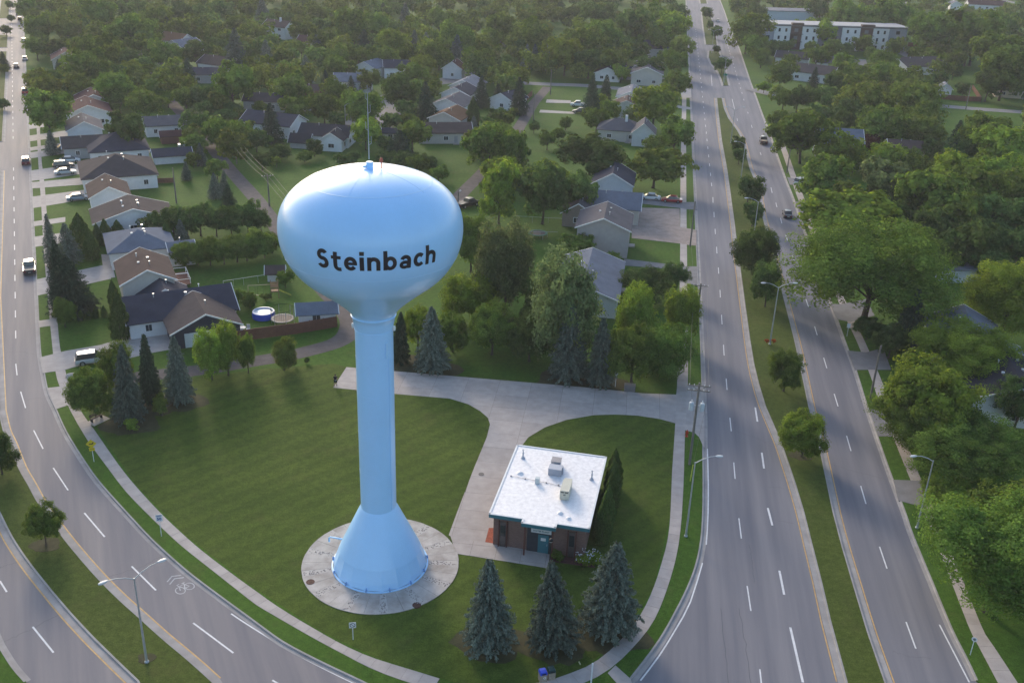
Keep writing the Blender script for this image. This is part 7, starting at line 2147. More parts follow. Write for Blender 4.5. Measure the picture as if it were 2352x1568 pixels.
# bell shaped base: smooth upper cone, faceted lower plates
m=MB(); m.lathe([(4.02,2.05),(1.95,6.6),(1.72,7.02)],64); m.build('base_cone',PAINT,TW,True)
m=MB(); m.lathe([(4.66,.16),(4.50,.75),(4.02,2.06)],18); m.build('base_skirt',PAINT,TW)
m=MB(); m.lathe([(4.62,.02),(4.82,.02),(4.82,.12),(4.66,.17)],72); m.build('base_flange',PAINT2,TW)
for k in range(13):
    a_=R(k*360/13+12); m=MB(); m.box((4.76,0,.24),(.16,.12,.22)); m.box((4.72,0,.40),(.2,.05,.16)); o=m.build('anchor_bracket',mat('tower_blue_dark',(.22,.38,.68),.5),TW); o.rotation_euler=(0,0,a_)
m=MB(); m.tube([(-4.0,1.6,1.6),(-5.3,1.9,1.6),(-5.45,1.93,1.45),(-5.45,1.93,1.0)],.09,10); m.build('overflow_pipe',PAINT2,TW,True)
m=MB(); m.lathe([(.30,40.35),(.30,41.0),(.26,41.04)],24,cap=True); h=m.build('roof_hatch',PAINT,TW,True)
m=MB(); m.box((-.42,-.05,40.62),(.24,.22,.2)); m.build('vent_box',PAINT2,TW)
m=MB(); m.tube([(-.05,.1,41.2),(-.05,.1,47.3)],[.055,.03],6); mast=m.build('antenna_mast',GALV,TW)
for zz,dx in ((42.4,.22),(43.6,-.2),(45.0,.2),(46.1,-.18)): m=MB(); m.tube([(-.05,.1,zz),(-.05+dx,.1,zz+.15),(-.05+dx,.1,zz+.75)],.022,5); m.build('dipole',GALV,mast)
m=MB(); m.tube([(.95,.25,40.35),(.95,.25,40.95)],.045,6); m.lathe([(.13,40.95),(.15,41.1),(.1,41.3),(.02,41.36)],10,(.95,.25)); m.build('beacon_light',mat('beacon_red',(.45,.10,.06),.4),TW)
for a_ in (-172,-2): # small round lights on the neck
    m=MB(); m.lathe([(.14,-.2),(.17,0),(.14,.2),(.02,.26)],12,(1.86,0)); o=m.build('neck_light',TRIM,TW); o.location=(0,0,26.05); o.rotation_euler=(0,0,R(a_-8))
m=MB(); m.box((1.76,0,24.2),(.12,.16,1.5)); o=m.build('service_hatch',PAINT2,TW); o.rotation_euler=(0,0,R(-44))
m=MB(); m.tube([(1.74,0,23.4),(1.74,0,7.2)],.03,5); o=m.build('conduit',PAINT,TW); o.rotation_euler=(0,0,R(-36))
# lettering: one raised piece per letter wrapped round the bowl
INK=mat('lettering_black',(.022,.016,.020),.5,.1)
CAMAZ=math.degrees(math.atan2(-TY,-TX))    # azimuth tower -> camera
LET_C,LET_Z,LET_H=3.7,34.25,1.62
def ringf(cx,cy,rx,ry,hw,keep=None,gap=None):
    def f(x,y):
        u,v=x-cx,y-cy; k0=math.hypot(u/rx,v/ry); k1=math.hypot(u/rx/rx,v/ry/ry) or 1e-6; d=abs(k0*(k0-1)/k1)-hw
        for lim,sg in ((keep,1),(gap,-1)):
            if lim:
                a,b=R(lim[0]),R(lim[1]); h1=-(math.cos(a)*v-math.sin(a)*u); h2=(math.cos(b)*v-math.sin(b)*u); d=max(d,sg*max(h1,h2))
        return d
    return f
def rectf(x0,x1,y0,y1): return lambda x,y: max(x0-x,x-x1,y0-y,y-y1)
GL={'S':(.60,[ringf(.29,.69,.20,.19,.092,gap=(-90,32)),ringf(.29,.285,.215,.215,.095,gap=(90,207))]),
 't':(.50,[rectf(.11,.30,.19,.90),rectf(0,.49,.555,.70),ringf(.40,.19,.195,.185,.093,keep=(180,270)),rectf(.39,.49,-.085,.098)]),
 'e':(.60,[ringf(.31,.35,.225,.27,.09,gap=(-42,0)),rectf(.15,.625,.29,.42)]),
 'i':(.20,[rectf(0,.20,0,.70)]),'.':(.20,[rectf(-.005,.205,.80,.98)]),
 'n':(.625,[rectf(0,.185,0,.70),rectf(.44,.625,0,.42),ringf(.3125,.40,.22,.215,.0925,keep=(0,180))]),
 'h':(.625,[rectf(0,.185,0,1.0),rectf(.44,.625,0,.42),ringf(.3125,.40,.22,.215,.0925,keep=(0,180))]),
 'b':(.645,[rectf(0,.185,0,1.0),ringf(.335,.35,.225,.27,.09)]),
 'a':(.585,[rectf(.40,.585,0,.45),ringf(.30,.43,.193,.19,.088,keep=(0,158)),ringf(.27,.205,.19,.135,.08)]),
 'c':(.53,[ringf(.31,.35,.225,.27,.092,gap=(-48,48))])}
def glyph(ch,st=.014):
    w_,fs=GL[ch]; F_=lambda x,y:min(f(x,y) for f in fs)-.008; bm=bmesh.new(); nx,ny=int(.9/st),int(1.25/st); g_={}
    for i in range(nx+1):
        for j in range(ny+1): g_[i,j]=F_(-.1+i*st,-.13+j*st)+1e-7
    for i in range(nx):
        for j in range(ny):
            q=[(i,j),(i+1,j),(i+1,j+1),(i,j+1)]; v=[g_[k] for k in q]
            if min(v)>=0: continue
            P_=[]
            for a in range(4):
                b=(a+1)%4; pa=(-.1+q[a][0]*st,-.13+q[a][1]*st); pb=(-.1+q[b][0]*st,-.13+q[b][1]*st)
                if v[a]<0: P_.append(pa)
                if (v[a]<0)!=(v[b]<0): t=v[a]/(v[a]-v[b]); P_.append((pa[0]+(pb[0]-pa[0])*t,pa[1]+(pb[1]-pa[1])*t))
            if len(P_)>2: bm.faces.new([bm.verts.new((p[0],p[1],0)) for p in P_])
    bmesh.ops.remove_doubles(bm,verts=bm.verts[:],dist=1e-4); bmesh.ops.dissolve_degenerate(bm,dist=1e-5,edges=bm.edges[:]); return bm,w_
txt='Steinbach'; gap=.165; tot=sum(GL[c][0] for c in txt)+gap*8; LW=9.9; kx=LW/tot; x=-LW/2
for ch in txt:
    for part in (ch+'.' if ch=='i' else ch):
        bm,w_=glyph(part)
        for v in bm.verts:
            u=x+v.co.x*kx; zz=LET_Z+v.co.y*LET_H; rr=bowl_r(zz)+.03; az=R(CAMAZ+LET_C)+u/7.75; v.co=(rr*math.cos(az),rr*math.sin(az),zz)
        bmesh.ops.recalc_face_normals(bm,faces=bm.faces[:]); me2=bpy.data.meshes.new('letter'); bm.to_mesh(me2); bm.free(); link('letter' if part!='.' else 'letter_dot',me2,INK,TW)
    x+=w_*kx+gap*kx
# base slab: radial panels with strips of set pebbles between
SLAB=tag(empty('tower_base_slab',(TX+.05,TY+.05,0)),'round concrete slab with pebble strips under the water tower','slab')
def sector(r0,r1,a0,a1,z0_,z1_,n=7):
    P_=[(r1*math.cos(a0+(a1-a0)*i/n),r1*math.sin(a0+(a1-a0)*i/n)) for i in range(n+1)]+[(r0*math.cos(a1-(a1-a0)*i/n),r0*math.sin(a1-(a1-a0)*i/n)) for i in range(n+1)]
    m=MB(); m.prism(P_,z0_,z1_); return m
NS=13; PEB=mat('pebble',(.24,.21,.20),.8,.4,6,objvar=.2); PST=mat('pebble_bed',(.43,.39,.36),.9,.12,2,fine=.1)
m=MB(); m.lathe([(7.7,-.05),(7.7,.02)],80,cap=True); m.build('slab_bed',JOINT,SLAB)
STAIN=mat('stained_concrete',(.375,.33,.295),.9,.25,.55,col2=(.50,.455,.425),fine=.08)
for k in range(NS):
    c=R(k*360/NS+3); half=R(360/NS/2); hs=.34
    for sgn in (-1,1):
        a0=c+sgn*R(3.4); a1=c+sgn*half-sgn*.0018; m=sector(3.2,7.85,min(a0,a1),max(a0,a1),0,.065+random.uniform(-.004,.004)); m.build('concrete_panel',STAIN,SLAB)
    m=sector(3.2,7.83,c-R(3.35),c+R(3.35),0,.06,2); st=m.build('pebble_strip',PST,SLAB)
    pb=MB()
    for _ in range(30):
        r_=random.uniform(4.9,7.7); t_=random.uniform(-.05,.05); s_=random.uniform(.045,.08); ca,sa=r_*math.cos(c+t_),r_*math.sin(c+t_)
        pb.lathe([(s_,.055),(s_*.9,.075),(s_*.4,.09)],6,(ca,sa),cap=True)
    o=pb.build('pebbles',PEB,st); o['kind']='stuff'
RUST=mat('rusty_iron',(.085,.038,.030),.8,.3,6)
for i,(x,y,r_,k) in enumerate(D['misc']['manholes']):
    m=MB(); m.lathe([(r_,.0),(r_,.05+.02*k+.01),(r_*.86,.055+.02*k+.01),(r_*.84,.045+.02*k+.01)],28,cap=True); m.lathe([(r_*.25,.04),(r_*.25,.065+.02*k+.01)],12,cap=True)
    o=m.build('manhole_cover',RUST if k else mat('iron',(.14,.125,.12),.7)); o.location=(x,y,0)
    tag(o,['grey manhole cover in the tower driveway','rusty round lid at the left side of tower slab','rusty round lid at the lower right of tower slab'][i],'manhole cover')
# ---------------------------------------------------------------- pump house
PC=D['misc']['pump']; zr=PC[4]
p0,p1,p2,p3=[Vector((p[0],p[1],0)) for p in PC[:4]]   # back-left, back-right, front-right, front-left
ux=((p1-p0)+(p2-p3)).normalized(); uy=Vector((-ux.y,ux.x,0)); ctr=(p0+p1+p2+p3)/4
PL=((p1-p0).length+(p2-p3).length)/2; PD=abs((p0-p3).dot(uy)+(p1-p2).dot(uy))/2
PH=empty('pump_house',(ctr.x,ctr.y,0),math.atan2(ux.y,ux.x)); tag(PH,'flat white roofed brick pump house with teal trim beside tower','building')
def brickmat():
    m=bpy.data.materials.new('brick'); m.use_nodes=True; n=m.node_tree.nodes; l=m.node_tree.links; b=n['Principled BSDF']; b.inputs['Roughness'].default_value=.9
    tc=n.new('ShaderNodeTexCoord'); sx=n.new('ShaderNodeSeparateXYZ'); l.new(tc.outputs['Object'],sx.inputs[0]); ad=n.new('ShaderNodeMath'); l.new(sx.outputs[0],ad.inputs[0]); l.new(sx.outputs[1],ad.inputs[1])
    cb=n.new('ShaderNodeCombineXYZ'); l.new(ad.outputs[0],cb.inputs[0]); l.new(sx.outputs[2],cb.inputs[1])
    bt=n.new('ShaderNodeTexBrick'); bt.inputs['Scale'].default_value=1; bt.inputs['Brick Width'].default_value=.24; bt.inputs['Row Height'].default_value=.085; bt.inputs['Mortar Size'].default_value=.008
    bt.inputs['Color1'].default_value=(.165,.082,.066,1); bt.inputs['Color2'].default_value=(.215,.112,.088,1); bt.inputs['Mortar'].default_value=(.19,.165,.15,1); l.new(cb.outputs[0],bt.inputs['Vector']); l.new(bt.outputs[0],b.inputs['Base Color'])
    return m
BRICK=brickmat(); TEAL=mat('teal_metal',(.045,.17,.21),.5,.05); MEMB=mat('white_roof_membrane',(.72,.69,.70),.45,.10,2.2,bump=.35,bscale=5,spec=.4,col2=(.86,.83,.83)); RED=mat('red_post',(.13,.05,.04),.8)
hx,hy=PL/2,PD/2; ov=.42
m=MB(); m.box((0,.1,zr/2-.2),(PL-2*ov,PD-2*ov+.2-.2,zr-.4)); wall=m.build('brick_wall',BRICK,PH)
m=MB(); bx0,bx1=-hx*.30,hx*.34   # canopy bump-out on the front
m.prism([(-hx+.12,hy-.12),(-hx+.12,-hy+.12),(bx0,-hy+.12),(bx0,-hy-.6),(bx1,-hy-.6),(bx1,-hy+.12),(hx-.12,-hy+.12),(hx-.12,hy-.12)],zr-.28,zr-.06); m.build('roof_membrane',MEMB,PH)
out=[(-hx,hy),(-hx,-hy),(bx0-.1,-hy),(bx0-.1,-hy-.72),(bx1+.1,-hy-.72),(bx1+.1,-hy),(hx,-hy),(hx,hy)]; n=len(out)
for i in range(n):
    a,b=Vector(out[i]),Vector(out[(i+1)%n]); t=(b-a).normalized(); nn=Vector((-t.y,t.x)); c=(a+b)/2+nn*.05; L_=(b-a).length
    m=MB(); m.box((c.x,c.y,zr-.27),(L_-.003,.09,.40),math.atan2(t.y,t.x)); fa=m.build('fascia',TEAL,PH)
    c=(a+b)/2+nn*.07; m=MB(); m.box((c.x,c.y,zr-.025),(L_+.01,.20,.07),math.atan2(t.y,t.x)); m.build('parapet_cap',TRIM,fa)
fy=-hy+ov
# entrance recess as a flat panel with its shade painted dark, sign, door, narrow windows, red posts
m=MB(); m.box((hx*.02,fy+.0,1.45),(2.6,.1,2.9)); m.build('recess_shade_panel',mat('recess_shade',(.045,.05,.06),.8),PH)
m=MB(); m.box((hx*.10,fy-.075,1.15),(1.1,.07,2.2)); dr=m.build('door',TEAL,PH)
m=MB(); m.box((hx*.10+.4,fy-.13,1.1),(.05,.06,.22)); m.build('handle',GALV,dr)
m=MB(); m.box((hx*.10,fy-.118,1.72),(.52,.02,.36)); m.build('door_notice',TRIM,dr)
m=MB(); m.box((hx*.05,fy-.08,2.66),(2.1,.07,.46)); sg=m.build('name_board',TRIM,PH)
def flat_text(txt,size,loc,parent,m_,rot=(R(90),0,0),align='CENTER',name='sign_text',off=.0):
    cu=bpy.data.curves.new('t','FONT'); cu.body=txt; cu.size=size; cu.align_x=align; cu.align_y='CENTER'; cu.extrude=.004; cu.offset=off; cu.resolution_u=3
    o=bpy.data.objects.new('t',cu); COL.objects.link(o); bpy.context.view_layer.update()
    me=bpy.data.meshes.new_from_object(o.evaluated_get(bpy.context.evaluated_depsgraph_get())); bpy.data.objects.remove(o)
    o=link(name,me,m_,parent); o.location=loc; o.rotation_euler=rot; return o
flat_text('WATER PLANT',.25,(hx*.05,fy-.125,2.66),sg,mat('sign_teal',(.05,.13,.16),.6),off=.004)
for x in (-hx*.72,hx*.66):
    m=MB(); m.box((x,fy-.03,1.55),(.62,.06,3.0)); wn=m.build('window_bay',mat('bay_panel',(.11,.085,.08),.8),PH)
    m=MB(); m.box((x,fy-.07,2.0),(.5,.03,1.3)); m.build('window',GLASS,wn)
    for d in (-.42,.42): m=MB(); m.box((x+d,fy-.06,1.6),(.1,.14,3.2)); m.build('trim_post',RED,PH)
for x in (bx0+.25,bx1-.2): m=MB(); m.box((x,-hy-.45,1.75),(.15,.15,3.5)); m.build('canopy_post',RED,PH)
# roof equipment
GREY=mat('unit_grey',(.36,.38,.44),.5,.06,metal=.2); CREAM=mat('unit_cream',(.52,.50,.42),.5,.05)
RT=zr-.06
m=MB(); m.box((hx*.02,hy*.32,RT+.42),(1.45,1.1,.8)); m.box((-.05,hy*.52,RT+.42),(1.0,1.0,.8)); u=m.build('roof_air_unit',GREY,PH); m=MB(); m.box((-.05,hy*.52,RT+.86),(1.08,1.1,.08)); m.build('unit_lid',mat('unit_lid',(.30,.28,.29),.6),u)
for d in (.2,.35): m=MB(); m.box((hx*.02+.8,hy*.32-d+.3,RT+.5),(.1,.12,.9)); m.build('unit_pipe',GREY,u)
m=MB(); m.prism([(hx*.36-.48,-hy*.38),(hx*.36+.48,-hy*.38),(hx*.36+.48,-hy*.06),(hx*.36-.48,-hy*.06)],RT+.08,RT+1.15); m.box((hx*.36,-hy*.04,RT+.55),(.8,.9,.8)); u=m.build('roof_cooler',CREAM,PH)
for d in (-.22,.22): m=MB(); m.box((hx*.36+d,-hy*.385,RT+.98),(.32,.04,.09)); m.build('louvre',BLK,u)
m=MB(); m.box((hx*.36,-hy*.385,RT+.68),(.26,.02,.05)); m.build('nameplate',BLK,u)
m=MB(); m.box((-hx*.28,-hy*.02,RT+.32),(.46,.46,.65)); m.build('roof_vent_box',mat('vent_pale',(.48,.52,.53),.5),PH)
for x,y in ((-hx*.76,hy*.62),(hx*.80,hy*.28)):
    m=MB(); m.lathe([(.26,RT),(.14,RT+.22),(.075,RT+.3),(.075,RT+.62),(.12,RT+.64),(.12,RT+.70),(.06,RT+.74),(.06,RT+1.05),(.11,RT+1.07),(.11,RT+1.14)],14,(x,y),cap=True); m.build('roof_stack',GREY,PH,True)
for x,y,r_ in ((-hx*.70,hy*.18,.32),(hx*.36,-hy*.72,.26),(hx*.55,-hy*.82,.24)):
    m=MB(); m.lathe([(r_*1.3,RT),(r_,RT+.1),(r_*.5,RT+.2)],14,(x,y),cap=True); m.build('roof_curb',MEMB,PH,True)
m=MB(); m.tube([(-hx*.86,hy*.06,RT+.06),(-hx*.5,hy*.04,RT+.06),(hx*.0,hy*.0,RT+.06),(hx*.30,-hy*.05,RT+.06)],.02,5)
for x in (-.86,-.55,-.1,.16): m.box((x*hx,hy*(.06-.06*(x+.86)),RT+.05),(.14,.14,.1))
m.build('roof_conduit',mat('conduit_grey',(.25,.24,.26),.6),PH)
# ---------------------------------------------------------------- houses
def tf(dx,dy,rot):
    c,s=math.cos(rot),math.sin(rot); return lambda x,y:(dx+x*c-y*s,dy+x*s+y*c)
def block(par,dx,dy,L,W,rot,e,r,hip,rm,wm,vents,win,ang,ctr,zoff=0.,base=0.):
    """walls + roof + windows of one wing; x runs along the ridge"""
    f=tf(dx,dy,rot); hx,hy=L/2,W/2; ov=.45
    V=[];m=MB()
    def v3(x,y,z): a,b=f(x,y); return (a,b,z)
    # walls
    bot=[v3(-hx,-hy,0),v3(hx,-hy,0),v3(hx,hy,0),v3(-hx,hy,0)]; top=[v3(-hx,-hy,e),v3(hx,-hy,e),v3(hx,hy,e),v3(-hx,hy,e)]
    if hip or r<.5: m.add(bot+top,[(0,1,5,4),(1,2,6,5),(2,3,7,6),(3,0,4,7),(4,5,6,7)])
    else: m.add(bot+top+[v3(hx,0,e+r-.05),v3(-hx,0,e+r-.05)],[(0,1,5,4),(2,3,7,6),(1,2,6,8,5),(3,0,4,9,7)])
    wl=m.build('wall',wm,par)
    # roof
    m=MB(); k=r/hy if hy else 0; ex=hx+ov; ey=hy+ov; ze=e-k*ov+zoff; zt=e+r+zoff; th=.16
    if r<.5: m.prism([f(-ex,-ey),f(ex,-ey),f(ex,ey),f(-ex,ey)],e,e+.35)
    elif hip:
        rx=max(hx-hy*.95,.3)
        T=[v3(-ex,-ey,ze+th),v3(ex,-ey,ze+th),v3(ex,ey,ze+th),v3(-ex,ey,ze+th),v3(-rx,0,zt+th),v3(rx,0,zt+th)]; B=[v3(-ex,-ey,ze),v3(ex,-ey,ze),v3(ex,ey,ze),v3(-ex,ey,ze)]
        m.add(T+B,[(0,1,5,4),(2,3,4,5),(1,2,5),(3,0,4),(6,7,1,0),(7,8,2,1),(8,9,3,2),(9,6,0,3),(9,8,7,6)])
    else:
        P_=[(-ey,ze),(0,zt),(ey,ze),(ey,ze+th),(0,zt+th),(-ey,ze+th)]; V=[v3(-ex,y,z) for y,z in P_]+[v3(ex,y,z) for y,z in P_]
        m.add(V,[(0,1,7,6),(1,2,8,7),(2,3,9,8),(3,4,10,9),(4,5,11,10),(5,0,6,11),(0,5,4,1),(1,4,3,2),(6,7,10,11),(7,8,9,10)])
    rf=m.build('roof',rm,par)
    # white barge boards / eaves trim
    if r>=.5 and not hip:
        for sx in (-1,1):
            b=MB()
            for sy in (-1,1):
                A=v3(sx*(ex+.02),sy*(ey+.02),ze+th*.45); B=v3(sx*(ex+.02),0,zt+th*.45); d=Vector(B)-Vector(A); dn=Vector((0,0,1)); q=Vector(f(sx,0)).to_3d()-Vector(f(0,0)).to_3d(); q.normalize(); q*=.05
                up_=dn*.11; c=[Vector(A)-up_-q,Vector(B)-up_-q,Vector(B)+up_-q,Vector(A)+up_-q,Vector(A)-up_+q,Vector(B)-up_+q,Vector(B)+up_+q,Vector(A)+up_+q]
                b.add(c,[(0,1,2,3),(7,6,5,4),(0,4,5,1),(3,2,6,7),(0,3,7,4),(1,5,6,2)])
            b.build('barge_board',TRIM,rf)
    # vents along the ridge
    for i in range(vents):
        x=-hx*.6+1.2*hx*(i+.5)/max(vents,1); y=(.22 if i%2 else -.18)*hy; z=e+r*(1-abs(y)/hy)+zoff+th
        b=MB(); X,Y=f(x,y)
        if i%3==0: b.tube([(X,Y,z-.1),(X,Y,z+.55)],.07,7); b.lathe([(.13,z+.5),(.13,z+.62)],8,(X,Y),cap=True)
        else: b.box((X,Y,z+.1),(.36,.36,.22),rot)
        b.build('roof_vent',TRIM if i%2 else GALV,rf)
    # windows on walls that look towards the street side in view
    if win:
        cw=math.cos(ang),math.sin(ang)
        for nx,ny,ln,off in ((0,-1,L,hy),(0,1,L,hy),(1,0,W,hx),(-1,0,W,hx)):
            gx,gy=f(nx,ny); g0=f(0,0); gx-=g0[0]; gy-=g0[1]; wx,wy=gx*cw[0]-gy*cw[1],gx*cw[1]+gy*cw[0]
            if wx*(-ctr[0])+wy*(-ctr[1])<.25*math.hypot(*ctr): continue
            k_=max(1,int(ln/4.2)); lv=[1.5] if e<4.9 else ([1.5,4.1] if e<7 else [1.5,4.3,7.1])
            for zc in lv:
                for i in range(k_):
                    s_=-ln/2+ln*(i+.5)/k_+random.uniform(-.3,.3); ww=random.choice((.9,1.2,1.5)); x,y=(s_,ny*off) if nx==0 else (nx*off,s_)
                    a,b_=f(x+nx*.03,y+ny*.03); q=MB(); q.box((a,b_,zc),(ww+.16,.07,1.16),rot+(0 if nx==0 else PI/2)); wn=q.build('window',TRIM,par)
                    a,b_=f(x+nx*.06,y+ny*.06); q=MB()
                    for d in (-1,1):
                        px,py=(x+d*ww*.25,y) if nx==0 else (x,y+d*ww*.25); a,b_=f(px+nx*.06,py+ny*.06); q.box((a,b_,zc),(ww*.46,.03,.98),rot+(0 if nx==0 else PI/2))
                    q.build('pane',GLASS,wn)
    return wl
for h in D['houses']:
    if h['n']=='apartment_building': continue
    c=h['c']; ang=R(h['a']); o=empty(h['n'],(c[0],c[1],0),ang); tag(o,h['l'],h['cat'],'houses of the neighbourhood' if h['cat']=='house' else None)
    block(o,0,0,h['L'],h['W'],0,h['e'],h['r'],h['hip'],ROOFC[h['rc']],WALLC[h['wc']],h['v'],h['w'],ang,c)
    for wg in h['wings']:
        block(o,wg[0],wg[1],wg[2],wg[3],R(wg[4]),wg[5],wg[6],wg[7],ROOFC['greybrown' if h['rc']=='slate' and wg[8]=='navy' else h['rc']],WALLC[wg[8]],1,h['w'],ang,c,zoff=.012)
    if 'cross gabled' in h['l']:
        m=MB(); m.box((2.2,-10.77,1.15),(6.4,.1,2.2)); gd=m.build('garage_door',WALLC['white'],o)
        for z in (.6,1.15,1.7): m=MB(); m.box((2.2,-10.83,z),(6.3,.03,.04)); m.build('door_rib',TRIM,gd)
    if 'chimney' in h['l']: m=MB(); m.box((h['L']*.12,-h['W']*.1,h['e']+h['r']+.3),(.7,.7,2.0)); m.build('chimney',WALLC['white'],o)
    if h['e']>2.9 and h['cat']=='house':  # front door with step
        m=MB(); m.box((h['L']*.2,-h['W']/2-.03,1.05),(.95,.06,2.1)); d=m.build('door',DOOR,o); m=MB(); m.box((h['L']*.2,-h['W']/2-.6,.12),(1.6,1.1,.24)); m.build('door_step',CON,o)
# apartment block: three storeys, white bays with paired windows between dark panels
A0,A1=[Vector((*p,0)) for p in D['misc']['apt']]; t=(A1-A0); L=t.length; ang=math.atan2(t.y,t.x)
AP=empty('apartment_building',(A0.x,A0.y,0),ang); tag(AP,'three storey apartment block with white and dark panels and flat roof','apartment')
AH=11.; DP=mat('dark_panel',(.13,.135,.17),.6,.1); GP=mat('grey_panel',(.27,.29,.35),.6,.08); BRN=mat('brown_panel',(.075,.05,.045),.7)
m=MB(); m.box((L/2,7,AH/2-.2),(L,14,AH-.4)); m.build('wall',DP,AP)
m=MB(); m.box((L/2,6.8,AH),(L+1.2,15.4,.35)); m.build('roof',mat('flat_roof',(.36,.35,.36),.8,.1),AP)
segs=[(0,.085,'g'),(.085,.195,'w'),(.195,.275,'b'),(.275,.39,'w'),(.39,.55,'d'),(.55,.675,'w'),(.675,.765,'b'),(.765,.875,'w'),(.875,1,'g')]
for a,b_,k in segs:
    x0,x1=a*L+.03,b_*L-.03; mm={'g':GP,'w':WALLC['white'],'b':BRN,'d':DP}[k]; dpt={'w':.5,'g':.3,'b':.14,'d':.2}[k]
    m=MB(); m.box(((x0+x1)/2,-dpt/2,AH/2-.3),(x1-x0,dpt,AH-.9)); pn=m.build('facade_panel',mm,AP)
    for zc in (2.,5.3,8.6):
        for u in ((.3,.72) if k in 'wd' else (.5,)):
            x=x0+(x1-x0)*u; m=MB(); m.box((x,-dpt-.03,zc),(.95 if k=='w' else 1.8,.06,1.5)); wn=m.build('window',BLK if k!='b' else DP,pn)
    if k=='b':
        for zc in (3.6,7.0): m=MB(); m.box(((x0+x1)/2,-.9,zc),(x1-x0+.4,1.6,.16)); m.build('balcony',BRN,AP)
        m=MB(); m.box(((x0+x1)/2,-.6,AH+.35),(x1-x0,2.,1.1)); m.build('stair_head',BRN,AP)
# ---------------------------------------------------------------- foliage prototypes (unit size: 1 m wide, 1 m tall)
def quads(P_,Nn,size,tint,name,aspect=1.0):
    n=len(P_); r=NP.normal(size=(n,3)); a=np.cross(Nn,r); a/=np.maximum(np.linalg.norm(a,axis=1)[:,None],1e-6); b=np.cross(Nn,a)
    s=(size*NP.uniform(.65,1.3,n))[:,None]; a=a*s; b=b*s*aspect; j=lambda:NP.uniform(.75,1.25,(n,1))
    V=np.stack([P_-a*j(),P_-b*j(),P_+a*j(),P_+b*j()],1).reshape(-1,3)
    me=bpy.data.meshes.new(name); me.vertices.add(4*n); me.vertices.foreach_set('co',V.ravel()); me.loops.add(4*n); me.loops.foreach_set('vertex_index',np.arange(4*n)); me.polygons.add(n)
    me.polygons.foreach_set('loop_start',np.arange(0,4*n,4)); me.polygons.foreach_set('loop_total',np.full(n,4)); me.update()
    at=me.attributes.new('tint','FLOAT','FACE'); at.data.foreach_set('value',tint); return me
def unit(v): return v/np.maximum(np.linalg.norm(v,axis=1)[:,None],1e-6)
def crown_points(n,seed,shape='round',lobes=26):
    """boughs -> twig clumps -> leaves, all inside an uneven envelope"""
    global NP
    NP=np.random.default_rng(seed); cs=[]; sub=[]
    zc,rz,rx=(.52,.45,.46) if shape=='round' else ((.51,.47,.38) if shape=='tall' else (.54,.43,.50))
    lean=NP.normal(size=2)*.035; nb=max(9,lobes//3); ph=NP.uniform(0,6.28,3)
    for i in range(nb):
        f=(i+.5)/nb; cz=1-1.88*f; a=i*2.39996+NP.normal()*.45; sr=math.sqrt(max(0,1-cz*cz)); R_=NP.uniform(.16,.25)
        en=1+.13*math.sin(2*a+ph[0])+.09*math.sin(3*a+ph[1]+2*cz)
        q=(en-R_/.48) if i%6 else .15
        p=np.array([math.cos(a)*sr*rx*q+lean[0],math.sin(a)*sr*rx*q+lean[1],zc+cz*rz*(q*1.02)]); cs.append((p,R_,1.)); tb=NP.uniform(.86,1.14)
        ns=int(14+R_*80)
        for j in range(ns):
            d=unit(NP.normal(size=(1,3)))[0]; d[2]+=.2; d/=np.linalg.norm(d); r2=NP.uniform(.035,.075)
            sub.append((p+d*R_*NP.uniform(.55,1.05)*np.array([1,1,.9]),r2,tb*NP.uniform(.78,1.22),p))
    w_=np.array([c[1]**2 for c in sub]); w_/=w_.sum(); k=NP.choice(len(sub),n,p=w_)
    c=np.array([x[0] for x in sub])[k]; r=np.array([x[1] for x in sub])[k]; tv=np.array([x[2] for x in sub])[k]; bc=np.array([x[3] for x in sub])[k]
    d=unit(NP.normal(size=(n,3))); d[:,2]+=.18; d=unit(d); rad=r*NP.uniform(.25,1.15,n)**.5
    P_=c+d*rad[:,None]
    sp_=NP.random(n)<.08; P_[sp_]+=d[sp_]*NP.uniform(.01,.06,(sp_.sum(),1))
    N_=unit(d*.45+unit(P_-bc)*.75+unit(P_-np.array([0,0,.42]))*.35+NP.normal(size=(n,3))*.38+np.array([0,0,.12]))
    P_[:,2]=np.clip(P_[:,2],.06,1.02); tint=tv*NP.uniform(.75,1.25,n); return P_,N_,tint,cs
def trunk_mesh(cs,seed,r0=.019,top=.62,name='trunk'):
    rg=random.Random(seed); m=MB(); m.tube([(0,0,0),(.005,.003,.06),(.01,-.006,.22),(0,.01,.42),(.008,0,top)],[r0*1.5,r0,r0*.85,r0*.6,r0*.25],7)
    for p,r,_ in cs[:11]:
        z=rg.uniform(.18,.42); q=Vector(p); mid=Vector((q.x*.5,q.y*.5,(z+q.z)/2+.01)); m.tube([(0,0,z),mid,q],[r0*.5,r0*.32,r0*.1],5)
    me=bpy.data.meshes.new(name); me.from_pydata(m.v,[],m.f); me.update(); me.materials.append(BARK); return me
PROTO={'d':[], 'dn':[], 's':[], 'sn':[], 'c':[]}
for i in range(7):
    sh=('round','round','wide','round','tall','wide','round')[i]
    P_,N_,t_,cs=crown_points(7500,100+i,sh,24+i*2); PROTO['d'].append((quads(P_,N_,.022,t_,'crown'),trunk_mesh(cs,i)))
for i in range(5):
    sh=('round','wide','round','tall','wide')[i]
    P_,N_,t_,cs=crown_points(34000,200+i,sh,46+i*4); PROTO['dn'].append((quads(P_,N_,.0112,t_,'crown'),trunk_mesh(cs,50+i)))
PROTO['dh']=[]
for i in range(2):
    P_,N_,t_,cs=crown_points(80000,240+i,('round','wide')[i],66); PROTO['dh'].append((quads(P_,N_,.0066,t_,'crown'),trunk_mesh(cs,70+i)))
